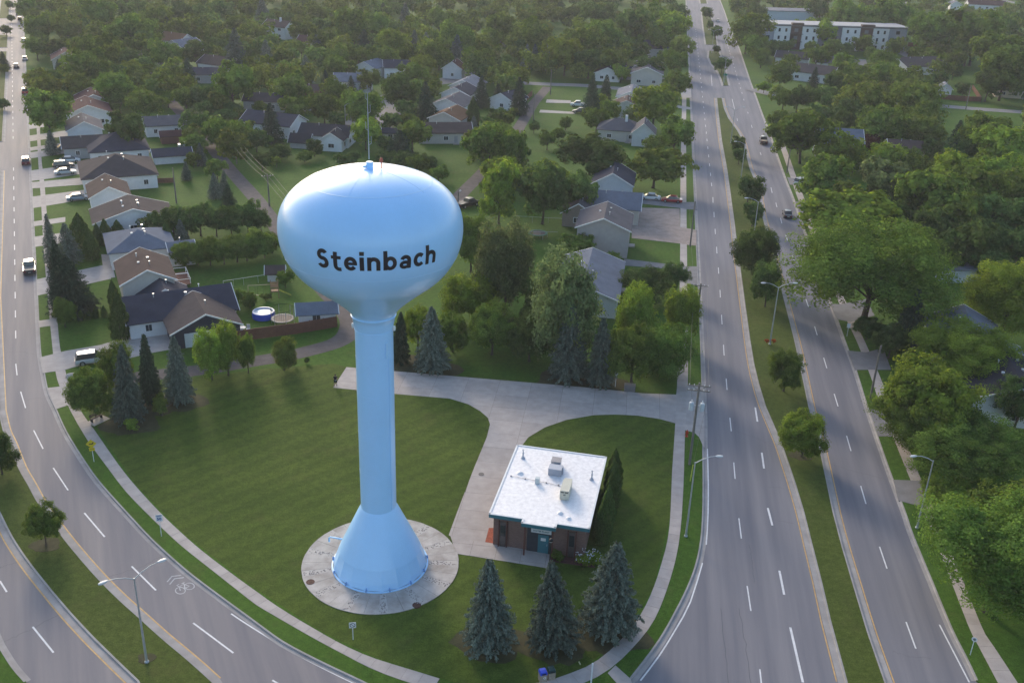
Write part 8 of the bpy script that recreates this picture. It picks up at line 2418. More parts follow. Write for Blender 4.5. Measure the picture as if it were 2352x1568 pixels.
def spruce(n_br,seed,size,per):
    global NP
    NP=np.random.default_rng(seed); Pp=[];Nn=[];tt=[]; lv=int(n_br)
    for i in range(lv):
        z=.06+.93*(i/lv)**.92; rr=.5*(1-z)**.68*NP.uniform(.84,1.1)*(.8+.2*min(1,z/.16))+.006; nb=max(4,int(15*(1-z)**.6+3)); a0=NP.uniform(0,6.28)
        for b in range(nb):
            a=a0+b*6.283/nb+NP.normal()*.18; L_=rr*NP.uniform(.78,1.13); tv=NP.uniform(.75,1.25); m_=max(4,int(per*(.25+L_*2)))
            s=NP.uniform(.12,1,m_)**.75; side=NP.normal(size=m_)*.055*(1.15-s)*(.4+L_); dr=-.10*L_*4*s**1.6*.28+.05*s*L_+NP.normal(size=m_)*.008
            x=np.cos(a)*L_*s-np.sin(a)*side; y=np.sin(a)*L_*s+np.cos(a)*side; Pp.append(np.stack([x,y,z+dr],1)); 
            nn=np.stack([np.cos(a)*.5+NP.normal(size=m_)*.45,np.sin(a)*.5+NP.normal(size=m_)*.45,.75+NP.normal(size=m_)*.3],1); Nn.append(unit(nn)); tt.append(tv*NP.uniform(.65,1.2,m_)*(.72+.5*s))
    P_=np.concatenate(Pp); return quads(P_,np.concatenate(Nn),size,np.concatenate(tt),'crown',.8)
def ctrunk(r0=.018):
    m=MB(); m.tube([(0,0,0),(0,0,.1),(0,0,.96)],[r0*1.3,r0,.002],7); me=bpy.data.meshes.new('trunk'); me.from_pydata(m.v,[],m.f); me.update(); me.materials.append(BARK); return me
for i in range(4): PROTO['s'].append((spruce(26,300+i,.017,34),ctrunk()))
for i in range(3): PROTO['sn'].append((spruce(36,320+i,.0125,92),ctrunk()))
for i in range(2):
    NP=np.random.default_rng(400+i); n=5200; z=NP.uniform(0,1,n)**.9; rr=.5*np.where(z<.3,.80+.2*z/.3,np.clip(1-((z-.3)/.72)**1.5,0,1))*NP.uniform(.8,1.05,n)*(1+.1*np.sin(z*31+i)); a=NP.uniform(0,6.283,n)
    P_=np.stack([rr*np.cos(a),rr*np.sin(a),.03+z*.97],1); N_=unit(np.stack([np.cos(a)+NP.normal(size=n)*.5,np.sin(a)+NP.normal(size=n)*.5,.4+NP.normal(size=n)*.4],1)); PROTO['c'].append((quads(P_,N_,.03,NP.uniform(.65,1.25,n),'crown',.8),ctrunk(.03)))
for k in PROTO:
    for c,_ in PROTO[k]: c.materials.append(LEAF['g'])
GRPN={'d':'leafy trees','s':'spruces','c':'cedars'}; NAMES={'d':'leafy_tree','s':'spruce_tree','c':'cedar_tree'}
rg=random.Random(3)
for i,(x,y,h,w_,k,mk,lab,near) in enumerate(D['trees']):
    L_=PROTO[k+'n'] if near and k!='c' else PROTO[k]
    asp=h/max(w_,.1); sh=('round','wide','round','tall','wide') if L_ is PROTO['dn'] else ('round','round','wide','round','tall','wide','round')
    want='tall' if asp>1.5 else 'wide' if asp<1.02 else 'round'
    cr,trk=rg.choice([q for q,z in zip(L_,sh) if z==want] if k=='d' else L_)
    if near and k=='d' and w_>12.5: cr,trk=PROTO['dh'][i%2]
    if h<3.2 and k=='d': cr,trk=PROTO['d'][i%7]
    o=empty(NAMES[k] if h>=2.6 or k!='d' else 'shrub',(x,y,0),rg.uniform(0,6.28)); o.rotation_euler=(rg.gauss(0,.022),rg.gauss(0,.022),rg.uniform(0,6.28)); tag(o,lab,'tree' if h>=2.6 else 'shrub',GRPN[k] if h>=2.6 else 'shrubs')
    sx=w_*(1.22 if k=='d' else 1.27 if k=='s' else 1.15); zs=h/(.97 if k=='d' else 1)
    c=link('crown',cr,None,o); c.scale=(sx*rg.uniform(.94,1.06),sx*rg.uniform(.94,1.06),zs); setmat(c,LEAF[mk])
    t=link('trunk',trk,None,o); t.scale=(sx,sx,zs*.98)
# far wood: the trees past the individual ones, one mass
bp=[]
for i in range(4):
    P_,N_,t_,cs=crown_points(1100,500+i,('round','wide','round','tall')[i],18); bp.append((P_,N_,t_))
groups={'g':[],'k':[],'y':[],'p':[]}
fr=random.Random(21)
for x,y,w_ in D['fill']:
    w_*=1.15; h=w_*fr.uniform(.72,.95); u=fr.random()
    P_,N_,t_=bp[int(u*4)%4]; a=u*40; ca,sa=math.cos(a),math.sin(a); Q=np.stack([(P_[:,0]*ca-P_[:,1]*sa)*w_+x,(P_[:,0]*sa+P_[:,1]*ca)*w_+y,P_[:,2]*h],1); M_=np.stack([N_[:,0]*ca-N_[:,1]*sa,N_[:,0]*sa+N_[:,1]*ca,N_[:,2]],1)
    groups['g' if u<.45 else 'k' if u<.85 else 'y'].append((Q,M_,t_*(.75+.5*((u*17)%1))))
for k,nm in (('g','mid green'),('k','dark green'),('y','olive')):
    L_=groups[k]
    NP=np.random.default_rng(9); me=quads(np.concatenate([q[0] for q in L_]),np.concatenate([q[1] for q in L_]),.42,np.concatenate([q[2] for q in L_]),'far_wood'); me.materials.append(LEAF[k])
    o=link('far_wood',me); tag(o,'distant '+nm+' tree canopy merging into one wood at the horizon','wood',None,'stuff')
for bi,(x,y,r_) in enumerate(D['bare']):
    m=MB(); n=26; P_=[(x+r_*(1+.18*math.sin(3*k*6.283/n+x)+random.uniform(-.08,.08))*math.cos(k*6.283/n),y+.8*r_*(1+random.uniform(-.12,.12))*math.sin(k*6.283/n)) for k in range(n)]
    m.prism(P_,-.02-.001*bi,.004+.001*bi); struct('bare_soil',m,LIT)
# shrubs in the pump house bed
for i,(dx,dy,s_,l) in enumerate([(.45,-1.0,1.25,'flowering shrub left of the pump house bed beside canopy post'),(.95,-1.3,1.5,'white flowered shrub in the middle of pump house bed'),(1.12,-.7,1.6,'white flowered shrub at the right corner of pump house')]):
    p=ctr+ux*(hx*dx*.92)+uy*(-hy+dy*.9) if False else Vector((PH.location.x,PH.location.y,0))+ux*(PL/2*dx)+uy*(-PD/2+dy+.35)
    o=empty('shrub',(p.x,p.y,0),i*2.); tag(o,l,'shrub'); cr,trk=PROTO['d'][i]; c=link('foliage',cr,None,o); c.scale=(s_*1.3,s_*1.3,s_*1.15); setmat(c,LEAF['b' if i else 'g']); t=link('stem',trk,None,o); t.scale=(s_,s_,s_)
    fl=MB()
    for _ in range(0 if i==0 else 40):
        a=random.uniform(0,6.28); r_=random.uniform(.1,.62)*s_; z=s_*random.uniform(.7,1.12); fl.lathe([(.05,z),(.04,z+.05)],5,(r_*math.cos(a),r_*math.sin(a)),cap=True)
    if fl.v: q=fl.build('blossoms',TRIM,o); q['kind']='stuff'
# ---------------------------------------------------------------- vehicles
def loft(secs):
    """secs: list of (x, [(y,z)...half profile from bottom centre out and up to top centre])"""
    m=MB(); V=[];F=[]; n=None
    for x,h in secs:
        ring=[(x,y,z) for y,z in h]+[(x,-y,z) for y,z in h[::-1]]; n=len(ring); V+=ring
    for i in range(len(secs)-1):
        for k in range(n): F.append((i*n+k,i*n+(k+1)%n,(i+1)*n+(k+1)%n,(i+1)*n+k))
    F.append(tuple(range(n))[::-1]); F.append(tuple((len(secs)-1)*n+k for k in range(n))); m.add(V,F); return m
CARC={k:mat('car_paint_'+k,c,.28,.03,2,spec=.5,coat=.6,metal=.0) for k,c in dict(white=(.66,.66,.67),silver=(.42,.44,.47),black=(.02,.021,.024),red=(.34,.02,.025),darkred=(.16,.03,.03),bluegrey=(.20,.25,.33),grey=(.22,.23,.24),champagne=(.03,.03,.033),tanblack=(.022,.022,.025)).items()}
TAILM=mat('tail_lamp',(.30,.015,.015),.25); HEADM=mat('head_lamp',(.62,.63,.64),.15)
def make_car(kind):
    o=empty('car',(0,0,-50)); W_={'sedan':.90,'suv':.94,'pickup':1.0}[kind]; L_={'sedan':4.7,'suv':4.7,'pickup':5.6}[kind]; hb={'sedan':.88,'suv':1.02,'pickup':1.10}[kind]; gb=.26 if kind=='sedan' else .34
    def sec(x,wf,top,bot=gb): return (x,[(0,bot),(W_*wf*.92,bot),(W_*wf,bot+.18),(W_*wf,top*.72+bot*.28),(W_*wf*.93,top),(0,top+.02)])
    f=L_/2
    if kind=='pickup':   # bonnet, cab, open box
        m=loft([sec(-f,.9,hb*.93),sec(-f+.12,.97,hb),sec(-.3,1,hb),sec(.9,1,hb),sec(1.4,1,hb),sec(f-.35,.96,hb*.97),sec(f-.05,.86,hb*.78),sec(f,.8,hb*.6)])
    else:
        tail=hb*(.97 if kind=='sedan' else 1.0)
        m=loft([sec(-f,.84,tail*.86),sec(-f+.15,.95,tail),sec(-f+.9,1,hb),sec(0,1,hb),sec(1.0,1,hb),sec(f-.5,.95,hb*.86),sec(f-.12,.87,hb*.74),sec(f,.78,hb*.56)])
    m.build('body',CARC['white'],o,True)
    zt={'sedan':1.43,'suv':1.72,'pickup':1.85}[kind]
    x0,x1,x2,x3={'sedan':(-1.75,-1.05,.35,1.2),'suv':(-2.25,-1.9,.35,1.2),'pickup':(-.55,-.35,1.05,1.75)}[kind]
    def cs(x,w,z,zb): return (x,[(0,zb),(W_*.93,zb),(W_*w,z-.03),(W_*w*.9,z),(0,z+.015)])
    g_=loft([(x0,[(0,hb-.04),(W_*.9,hb-.04),(W_*.89,hb),(W_*.85,hb+.01),(0,hb+.02)]),cs(x1,.76,zt,hb-.04),cs((x1+x2)/2,.78,zt+.02,hb-.04),cs(x2,.75,zt,hb-.04),(x3,[(0,hb-.04),(W_*.9,hb-.04),(W_*.89,hb),(W_*.85,hb+.01),(0,hb+.02)])]); g_.build('windows',GLASS,o)
    m=loft([(x1-.02,[(0,zt-.02),(W_*.70,zt-.03),(W_*.68,zt+.015),(W_*.5,zt+.03),(0,zt+.04)]),((x1+x2)/2,[(0,zt),(W_*.76,zt-.02),(W_*.73,zt+.035),(W_*.5,zt+.05),(0,zt+.06)]),(x2+.02,[(0,zt-.02),(W_*.70,zt-.03),(W_*.68,zt+.015),(W_*.5,zt+.03),(0,zt+.04)])]); m.build('roof_panel',CARC['white'],o,True)
    if kind=='pickup':
        m=MB(); m.box((-f+1.05,0,hb+.025),(1.9,W_*1.66,.03)); m.build('cargo_bed',mat('bed_liner',(.03,.03,.032),.8),o)
        for s in (-1,1): m=MB(); m.box((-f+1.05,s*W_*.9,hb+.05),(2.1,.12,.09)); m.build('bed_rail',CARC['white'],o)
    for sx in (-1,1):
        for sy in (-1,1):
            x=sx*f*.60; y=sy*(W_-.10); r_=.33 if kind=='sedan' else .38; m=MB(); m.tube([(x,y-.11,r_),(x,y+.11,r_)],r_,16); wh=m.build('wheel',RUB,o); m=MB(); m.tube([(x,y+sy*.10,r_),(x,y+sy*.125,r_)],r_*.62,12); m.build('rim',CHR,wh)
    for sy in (-1,1):
        m=MB(); m.box((f-.10,sy*W_*.62,hb*.66),(.16,.36,.14)); m.build('headlight',HEADM,o); m=MB(); m.box((-f+.03,sy*W_*.68,hb*.78),(.1,.28,.15)); m.build('taillight',TAILM,o)
        m=MB(); m.box((.95 if kind!='pickup' else 1.3,sy*(W_+.09),hb+.03),(.16,.2,.12)); m.build('mirror',BLK,o)
    m=MB(); m.box((-f+.02,0,hb*.62),(.04,.42,.14)); m.build('number_plate',TRIM,o)
    return o
CP={k:make_car(k) for k in('sedan','suv','pickup')}
CN={'sedan':'car','suv':'car','pickup':'pickup_truck'}; used=set()
ZC={}
for kind,colr,x,y,a,l in D['misc']['cars']:
    o=CP[kind] if kind not in used else copy_tree(CP[kind]); used.add(kind); o.name=CN[kind]; onroad='driving' in l or 'road' in l or 'carriageway' in l
    o.location=(x,y,-.12 if onroad else .02); o.rotation_euler=(0,0,R(a)); tag(o,l,'truck' if kind=='pickup' else 'car','vehicles')
    for ch in o.children:
        n=ch.name.split('.')[0]
        if n in('body','roof_panel','bed_rail'): setmat(ch,CARC[colr])
        if colr=='champagne' and n=='cargo_bed': setmat(ch,mat('tonneau_cover',(.17,.165,.16),.6))
        if colr=='tanblack' and n=='cargo_bed': setmat(ch,mat('plywood_load',(.36,.28,.20),.8))
# ---------------------------------------------------------------- street lamps
LENS=mat('lamp_head',(.52,.54,.56),.35)
for x,y,k,a,l,z in D['misc']['lamps']:
    o=empty('street_lamp',(x,y,0),R(a)); tag(o,l,'street lamp','street lamps')
    m=MB(); m.tube([(0,0,0),(0,0,z)],[.115,.06],10); pl=m.build('pole',GALV,o,True); m=MB(); m.lathe([(.2,0),(.2,.12),(.13,.2)],12,cap=True); m.build('pole_base',GALV,o)
    for s in ((1,-1) if k==2 else (1,)):
        m=MB(); m.tube([(0,0,z-.12),(s*.7,0,z+.32),(s*1.5,0,z+.62),(s*2.1,0,z+.68)],[.05,.045,.038,.035],8); m.build('arm',GALV,o,True)
        h=loft([(-.36,[(0,-.03),(.06,-.03),(.07,0),(.05,.05),(0,.06)]),(-.1,[(0,-.09),(.13,-.07),(.15,0),(.11,.08),(0,.10)]),(.22,[(0,-.10),(.14,-.08),(.16,-.01),(.12,.07),(0,.09)]),(.40,[(0,-.05),(.08,-.04),(.09,0),(.06,.04),(0,.05)])]); q=h.build('lamp_head',LENS,o,True); q.location=(s*2.42,0,z+.68); q.rotation_euler=(0,0,0 if s>0 else PI)
    if 'baskets' in l:
        for s in (-1,1):
            cr,_=PROTO['d'][2]; b=link('flower_basket',cr,None,o); b.location=(s*.55,0,.0 if False else .2); b.scale=(1.0,.8,.7); setmat(b,leafmat('orange_flower',(.42,.09,.03)) if 'orange_flower' not in MATS else MATS['orange_flower'])
# ---------------------------------------------------------------- power poles and wires
TOPS=[]
for i,(x,y,h,arms,l,tr) in enumerate(D['misc']['poles']):
    a=R(-8 if x>0 else 25); o=empty('utility_pole',(x,y,0),a); tag(o,l,'pole','utility poles')
    m=MB(); m.tube([(0,0,0),(0,0,h)],[.17,.12],9); m.build('pole',WOODP,o,True); tp=[]
    for k in range(arms):
        z=h-.35-k*.62; m=MB(); m.box((0,-.14,z),(2.7 if tr else 2.3,.1,.12)); ar=m.build('crossarm',WOODP,o); 
        for dx in (-1.2,-.6,.6,1.2): m=MB(); m.lathe([(.045,z+.06),(.06,z+.12),(.035,z+.2)],8,(dx*.95,-.14),cap=True); m.build('insulator',TRIM,ar)
    if arms: m=MB(); m.tube([(-.8,-.12,h-.4),(0,-.12,h-1.0)],.025,4); m.tube([(.8,-.12,h-.4),(0,-.12,h-1.0)],.025,4); m.build('brace',WOODP,o)
    if tr:
        for s in (-1,1): m=MB(); m.lathe([(.02,h-3.62),(.27,h-3.6),(.29,h-2.75),(.24,h-2.62),(.02,h-2.56)],16,(s*.62,-.05)); t_=m.build('transformer',mat('transformer_grey',(.45,.49,.53),.4),o,True); m=MB(); m.lathe([(.05,h-2.6),(.06,h-2.3)],8,(s*.62,.0),cap=True); m.build('bushing',TRIM,t_); m=MB(); m.box((s*.3,0,h-3.0),(.4,.08,.1)); m.build('transformer_bracket',GALV,o)
    if 'lamp' in l: m=MB(); m.lathe([(.02,h-.1),(.22,h),(.16,h+.2),(.02,h+.25)],10,(.5,0)); m.build('yard_lamp',TRIM,o)
    M_=Matrix.Translation((x,y,0))@Matrix.Rotation(a,4,'Z'); TOPS.append([M_@Vector((dx,-.14,h-.15)) for dx in (-1.1,0,1.1)])
WLAB=['wire span between the lane pole and the lawn pole','wire span from the distant pole to the lane pole','wire span along the main road beside transformer pole','wire span along the main road before the gravel yard']
wi=0
for i,j,n in D['misc']['wires']:
    for k in range(n):
        a,b=TOPS[i][k if n==3 else k*2],TOPS[j][k if n==3 else k*2]; pts=[]
        for q in range(13): t=q/12; p=a.lerp(b,t); p.z-=4*(.018*(b-a).length)*t*(1-t); pts.append(p)
        m=MB(); m.tube(pts,.017,4); o=m.build('power_line',mat('bright_wire',(.17,.155,.13),.5)); tag(o,[ 'left','middle','right'][k if n==3 else k*2]+' '+WLAB[wi],'wire','power lines')
    wi+=1
a=TOPS[7]
for k in range(3):
    b=Vector((-19+k*1.2,131-k,8.5)); pts=[]
    for q in range(13): t=q/12; p=a[k].lerp(b,t); p.z-=4*.9*t*(1-t); pts.append(p)
    m=MB(); m.tube(pts,.017,4); o=m.build('power_line',MATS['bright_wire']); tag(o,['left','middle','right'][k]+' wire running from the lawn pole behind the tower bowl','wire','power lines')
o=empty('utility_pole',(-18,130.5,0)); m=MB(); m.tube([(0,0,0),(0,0,8.8)],[.16,.12],8); m.build('pole',WOODP,o); tag(o,'wooden pole hidden behind the tower bowl carrying the wires','pole','utility poles')
# ---------------------------------------------------------------- signs
YELS=mat('sign_yellow',(.55,.42,.02),.5,.05); SGW=mat('sign_white',(.62,.63,.66),.5,.04); BLUE=mat('sign_blue',(.04,.07,.22),.5); REDS=mat('sign_red',(.38,.03,.03),.5)
for kind,x,y,h,l in D['misc']['signs']:
    o=empty('road_sign' if kind!='post' else 'sign_post',(x,y,0),math.atan2(-x,y)*.6 if kind in('fifty','yellow') else math.atan2(-x,y)); tag(o,l,'sign' if kind!='post' else 'post')
    hp=h if kind!='post' else h; m=MB(); m.box((0,0,hp/2),(.07,.05,hp) if kind!='post' else (.14,.14,hp)); m.build('post',SGW,o)
    def plate(w_,hh,z,mm,nm='sign_plate',rot=0,y0=-.045): 
        m=MB(); m.box((0,0,0),(w_,.02,hh)); q=m.build(nm,mm,o); q.location=(0,y0,z); q.rotation_euler=(0,rot,0); return q
    if kind=='yellow':
        p=plate(.82,.82,h-.15,YELS,'diamond_plate',R(45)); q=plate(.62,.44,h-.86,YELS,'tab_plate'); m=MB(); m.box((-.03,-.06,h-.17),(.42,.012,.11)); m.box((.14,-.06,h-.13),(.1,.012,.18)); m.box((.22,-.06,h-.02),(.09,.012,.16)); m.build('arrow_symbol',BLK,o)
        m=MB(); m.box((-.12,-.06,h-.86),(.2,.012,.06)); m.box((.12,-.06,h-.86),(.14,.012,.06)); m.build('tab_lettering',BLK,o)
    elif kind=='fifty':
        p=plate(.68,.82,h-.25,SGW); flat_text('50',.44,(0,-.062,h-.37),o,BLUE,off=.016); m=MB(); m.box((0,-.06,h+.06),(.5,.012,.07)); m.box((0,-.06,h-.05),(.44,.012,.05)); m.build('maximum_bar',BLUE,o)
    elif kind=='nopark':
        p=plate(.62,.62,h-.2,SGW); m=MB(); m.add(*strip([[.22*math.cos(q*PI/12),.22*math.sin(q*PI/12)] for q in range(25)],.06,0)); m.add(*strip([[-.15,.15],[.15,-.15]],.05,0.001)); q=m.build('prohibition_symbol',BLK,o); q.location=(0,-.06,h-.2); q.rotation_euler=(R(90),0,0)
    elif kind=='plain': 
        m=MB(); m.tube([(0,-.03,h-.1),(0,-.055,h-.1)],.24,18); m.build('round_plate',SGW,o); m=MB(); m.tube([(0,-.056,h-.1),(0,-.064,h-.1)],.13,14); m.build('round_symbol',mat('sign_dark',(.12,.14,.15),.5),o)
    elif kind=='tall': plate(.5,.75,h-.2,SGW)
    elif kind=='green': plate(1.4,.7,h-.3,mat('sign_green',(.03,.20,.13),.5))
    else: m=MB(); m.box((-.2,0,h+.08),(.1,.05,.34)); q=m.build('post_tip',mat('weathered_tip',(.30,.30,.2),.7),o); q.rotation_euler=(0,R(-25),0); q.location=(.12,0,.1)
# ---------------------------------------------------------------- fences
FC={'brown':mat('fence_brown',(.155,.066,.045),.85,.15,2,objvar=.06),'redwood':mat('fence_red',(.18,.075,.05),.85,.15,2,objvar=.06)}
for fdef in D['misc']['fence']:
    P_=fdef['p']; o=empty('wooden_fence',(*P_[0],0)); tag(o,fdef['l'],'fence'); ox,oy=P_[0]; hh=fdef['h']; mm=FC[fdef['c']]
    for a,b in zip(P_,P_[1:]):
        dx,dy=b[0]-a[0],b[1]-a[1]; L_=math.hypot(dx,dy); n=max(1,round(L_/2.4)); an=math.atan2(dy,dx)
        for k in range(n):
            u0=(k+.5)/n; cx,cy=a[0]+dx*u0-ox,a[1]+dy*u0-oy; m=MB(); nb=14
            for q in range(nb):
                s_=-L_/n/2+L_/n*(q+.5)/nb; m.box((cx+math.cos(an)*s_,cy+math.sin(an)*s_,hh/2+.03),(L_/n/nb-.008,.025+.012*(q%2),hh+random.uniform(-.02,.01)),an)
            m.box((cx,cy,hh+.02),(L_/n,.09,.05),an); m.build('fence_panel',mm,o)
            m=MB(); m.box((a[0]+dx*k/n-ox,a[1]+dy*k/n-oy,hh/2+.05),(.11,.13,hh+.12),an); m.build('fence_post',mm,o)
for fdef in D['misc']['wirefence']:
    P_=fdef['p']; o=empty('wire_fence',(*P_[0],0)); tag(o,fdef['l'],'fence'); ox,oy=P_[0]; h=fdef['h']
    for a,b in zip(P_,P_[1:]):
        L_=math.hypot(b[0]-a[0],b[1]-a[1]); n=max(2,int(L_/3)); m=MB(); m.tube([(a[0]-ox,a[1]-oy,h),(b[0]-ox,b[1]-oy,h)],.035,5); m.build('top_rail',GALV,o)
        for k in range(n): m=MB(); m.tube([(a[0]+(b[0]-a[0])*k/n-ox,a[1]+(b[1]-a[1])*k/n-oy,0),(a[0]+(b[0]-a[0])*k/n-ox,a[1]+(b[1]-a[1])*k/n-oy,h)],.03,5); m.build('post',GALV,o)
# ---------------------------------------------------------------- garden things
x,y,r_=D['misc']['pool']; o=empty('swimming_pool',(x,y,0)); tag(o,'round blue above ground pool behind the brown fence','pool')
m=MB(); m.lathe([(r_*1.04,0),(r_*1.06,.5),(r_,.95),(r_*.93,1.0),(r_*.93,.8)],40); m.build('pool_wall',mat('pool_blue',(.03,.09,.55),.4,.05),o,True); m=MB(); m.lathe([(r_*.935,.86),(.01,.86)][::1],40); m.build('pool_cover',mat('pool_water',(.62,.68,.72),.15,.05),o)
m=MB(); m.lathe([(r_*1.0,.93),(r_*1.0,1.04),(r_*.86,1.05),(r_*.86,.93)],40); m.build('pool_rim',mat('pool_rim',(.45,.50,.62),.4),o,True)
for x,y,r_,net,l in D['misc']['tramp']:
    o=empty('trampoline',(x,y,0)); tag(o,l,'trampoline'); m=MB(); m.lathe([(r_*.82,.82),(.01,.82)],30); m.build('jump_mat',mat('tramp_mat',(.045,.045,.05),.8) if not net else mat('tramp_sand',(.24,.19,.15),.9),o)
    m=MB(); m.lathe([(r_*.80,.83),(r_*.82,.87),(r_,.87),(r_*1.02,.80),(r_*.8,.80)],30); m.build('safety_pad',mat('pad_green',(.04,.15,.11),.7) if not net else mat('pad_grey',(.33,.30,.27),.7),o)
    for k in range(6):
        a=k*PI/3; m=MB(); m.tube([(r_*math.cos(a),r_*math.sin(a),0),(r_*math.cos(a),r_*math.sin(a),.8 if not net else 2.5)],.04,6); m.build('leg',GALV,o)
    if net: 
        m=MB(); m.lathe([(r_*1.01,2.47),(r_*1.03,2.5),(r_*1.01,2.53)],30); m.build('net_hoop',BLK,o)
        m=MB()
        for k in range(40): a=k*PI/20; m.tube([(r_*math.cos(a),r_*math.sin(a),.85),(r_*math.cos(a),r_*math.sin(a),2.48)],.012,3,False)
        m.build('net',mat('net_black',(.03,.03,.035),.8),o)
# play set: swing beam, tower, slide
x,y=D['misc']['play']; o=empty('play_set',(x,y,0),R(14)); tag(o,'wooden play set with swings and yellow slide on back lawn','play set'); WD=mat('play_wood',(.30,.18,.10),.8,.15); 
for sx in (-.6,.6):
    for sy in (-.6,.6): m=MB(); m.box((sx,sy,1.4),(.1,.1,2.8)); m.build('tower_post',WD,o)
for z in (1.2,1.7,2.0,2.3): m=MB(); m.box((0,-.62,z),(1.3,.05,.16)); m.box((0,.62,z),(1.3,.05,.16)); m.build('rail_board',WD,o)
m=MB(); m.box((0,0,1.15),(1.3,1.3,.08)); m.build('platform',WD,o)
m=MB(); m.tube([(-.6,0,2.25),(-4.2,0,2.25)],.06,6); m.build('swing_beam',mat('pale_wood',(.42,.33,.2),.8),o)
for s in (-1,1): m=MB(); m.tube([(-4.2,0,2.25),(-4.2,s*.9,0)],.05,6); m.build('beam_leg',MATS['pale_wood'],o)
for q in (-1.6,-2.9):
    m=MB(); 
    for s in (-.2,.2): m.tube([(q+s,0,2.25),(q+s,0,.5)],.015,4)
    m.box((q,0,.48),(.5,.2,.04)); m.build('swing',BLK,o)
m=MB(); m.add([(.6,-.25,1.2),(.6,.25,1.2),(2.6,.25,.15),(2.6,-.25,.15),(.6,-.25,1.32),(.6,.25,1.32),(2.6,.25,.27),(2.6,-.25,.27)],[(0,1,2,3),(3,2,1,0),(0,3,7,4),(1,5,6,2)]); m.build('slide',mat('slide_yellow',(.50,.46,.10),.5),o)
# hydrant
x,y=D['misc']['hydrant']; o=empty('fire_hydrant',(x,y,0)); tag(o,'orange red fire hydrant at the sidewalk corner beside driveway','hydrant'); HY=mat('hydrant_red',(.42,.055,.025),.5)
m=MB(); m.lathe([(.2,0),(.2,.06),(.13,.08),(.13,.62),(.18,.64),(.18,.70),(.14,.78),(.07,.88),(.04,.96)],16,cap=True); m.build('barrel',HY,o,True)
for a in (0,90,180): m=MB(); m.tube([(0,0,.5),(.24*math.cos(R(a)),.24*math.sin(R(a)),.5)],.075,10); m.build('nozzle_cap',HY,o)
# two bins in concrete housings
for i,((x,y),c,l) in enumerate(zip(D['misc']['bins'],((.03,.07,.48),(.015,.05,.055)),('recycling bin with blue lid in stone housing at bottom edge','waste bin with dark green lid beside the blue lidded bin'))):
    o=empty('litter_bin',(x,y,0),R(18)); tag(o,l,'bin'); m=MB(); m.box((0,0,.4),(.62,.62,.8)); m.build('housing',mat('pebble_housing',(.28,.24,.20),.95,.25,9,bump=.5,bscale=30),o); mm=mat('bin_lid_%d'%i if False else ('bin_lid_blue' if i==0 else 'bin_lid_green'),c,.4)
    m=loft([(-.32,[(0,.8),(.30,.8),(.32,.84),(.28,1.0),(0,1.02)]),(-.26,[(0,.8),(.32,.8),(.34,.84),(.30,1.1),(0,1.14)]),(.26,[(0,.8),(.32,.8),(.34,.84),(.30,1.1),(0,1.14)]),(.32,[(0,.8),(.30,.8),(.32,.84),(.28,1.0),(0,1.02)])]); ld=m.build('lid',mm,o); m=MB(); m.box((0,-.345,.93),(.36,.02,.12)); m.build('flap',BLK,ld)
    if i==0: m=MB(); m.add(*strip([[.1*math.cos(q*PI/8),.1*math.sin(q*PI/8)] for q in range(17)],.05,0)); q=m.build('recycling_mark',TRIM,o); q.location=(.08,-.316,.5); q.rotation_euler=(R(90),0,0)
# rock, utility pad, yellow marker, black lamp post, memorial bench
x,y=D['misc']['rock']; m=MB(); m.lathe([(.75,0),(.8,.2),(.6,.48),(.25,.6),(.02,.62)],9); o=m.build('boulder',mat('boulder_stone',(.36,.33,.31),.9,.2),None); o.location=(x,y,0); o.scale=(1.2,.7,1); tag(o,'pale boulder on the grass beside the long driveway','rock')
x,y=D['misc']['pad']; o=empty('utility_cabinet',(x,y,0),R(-6)); tag(o,'low grey utility box under the trees beside driveway','utility box'); m=MB(); m.box((0,0,.45),(1.5,.8,.9)); bo=m.build('cabinet_body',mat('cabinet_grey',(.14,.13,.13),.6),o); m=MB(); m.box((0,0,.93),(1.56,.86,.06)); m.build('cabinet_lid',mat('cabinet_lid',(.17,.16,.16),.6),bo)
x,y=D['misc']['marker']; o=empty('guy_wire_guard',(x,y,0)); tag(o,'bright yellow guy wire guard at the foot of power pole','marker'); m=MB(); m.tube([(0,0,0),(.12,.05,2.2)],.05,6); m.build('guard_tube',mat('marker_yellow',(.52,.55,.08),.5),o); m=MB(); m.tube([(.12,.05,2.2),(.8,.3,10.4)],.012,4); m.build('guy_wire',WIRE,o)
x,y,h=D['misc']['blacklamp']; o=empty('lamp_post',(x,y,0)); tag(o,'short black lamp post in front of the pump house door','lamp post'); m=MB(); m.tube([(0,0,0),(0,0,h-.25)],.07,8); m.build('post',BLK,o); m=MB(); m.lathe([(.16,h-.28),(.17,h-.2)],12,cap=True); m.build('globe',TRIM,o); m=MB(); m.lathe([(.2,h-.2),(.2,h-.02),(.1,h+.08),(.02,h+.1)],12); m.build('lamp_cap',BLK,o)
x,y=D['misc']['bench']; o=empty('memorial_bench',(x,y,0),R(60)); tag(o,'dark bench with flowers beside the left sidewalk','bench'); BW=mat('bench_wood',(.10,.06,.06),.7)
for z,yy in ((.45,0),(.45,.14),(.45,.28)): m=MB(); m.box((0,yy,z),(1.6,.11,.05)); m.build('seat_slat',BW,o)
for z in (.65,.82): m=MB(); m.box((0,.38,z),(1.6,.04,.12)); m.build('back_slat',BW,o)
for s in (-.7,.7): m=MB(); m.box((s,.14,.22),(.07,.4,.44)); m.box((s,.38,.5),(.07,.06,.9)); m.build('bench_leg',BLK,o)
m=MB(); m.prism([(-1.2,-.9),(1.2,-.9),(1.2,.7),(-1.2,.7)],0,.02); m.build('bench_pad',CON,o)
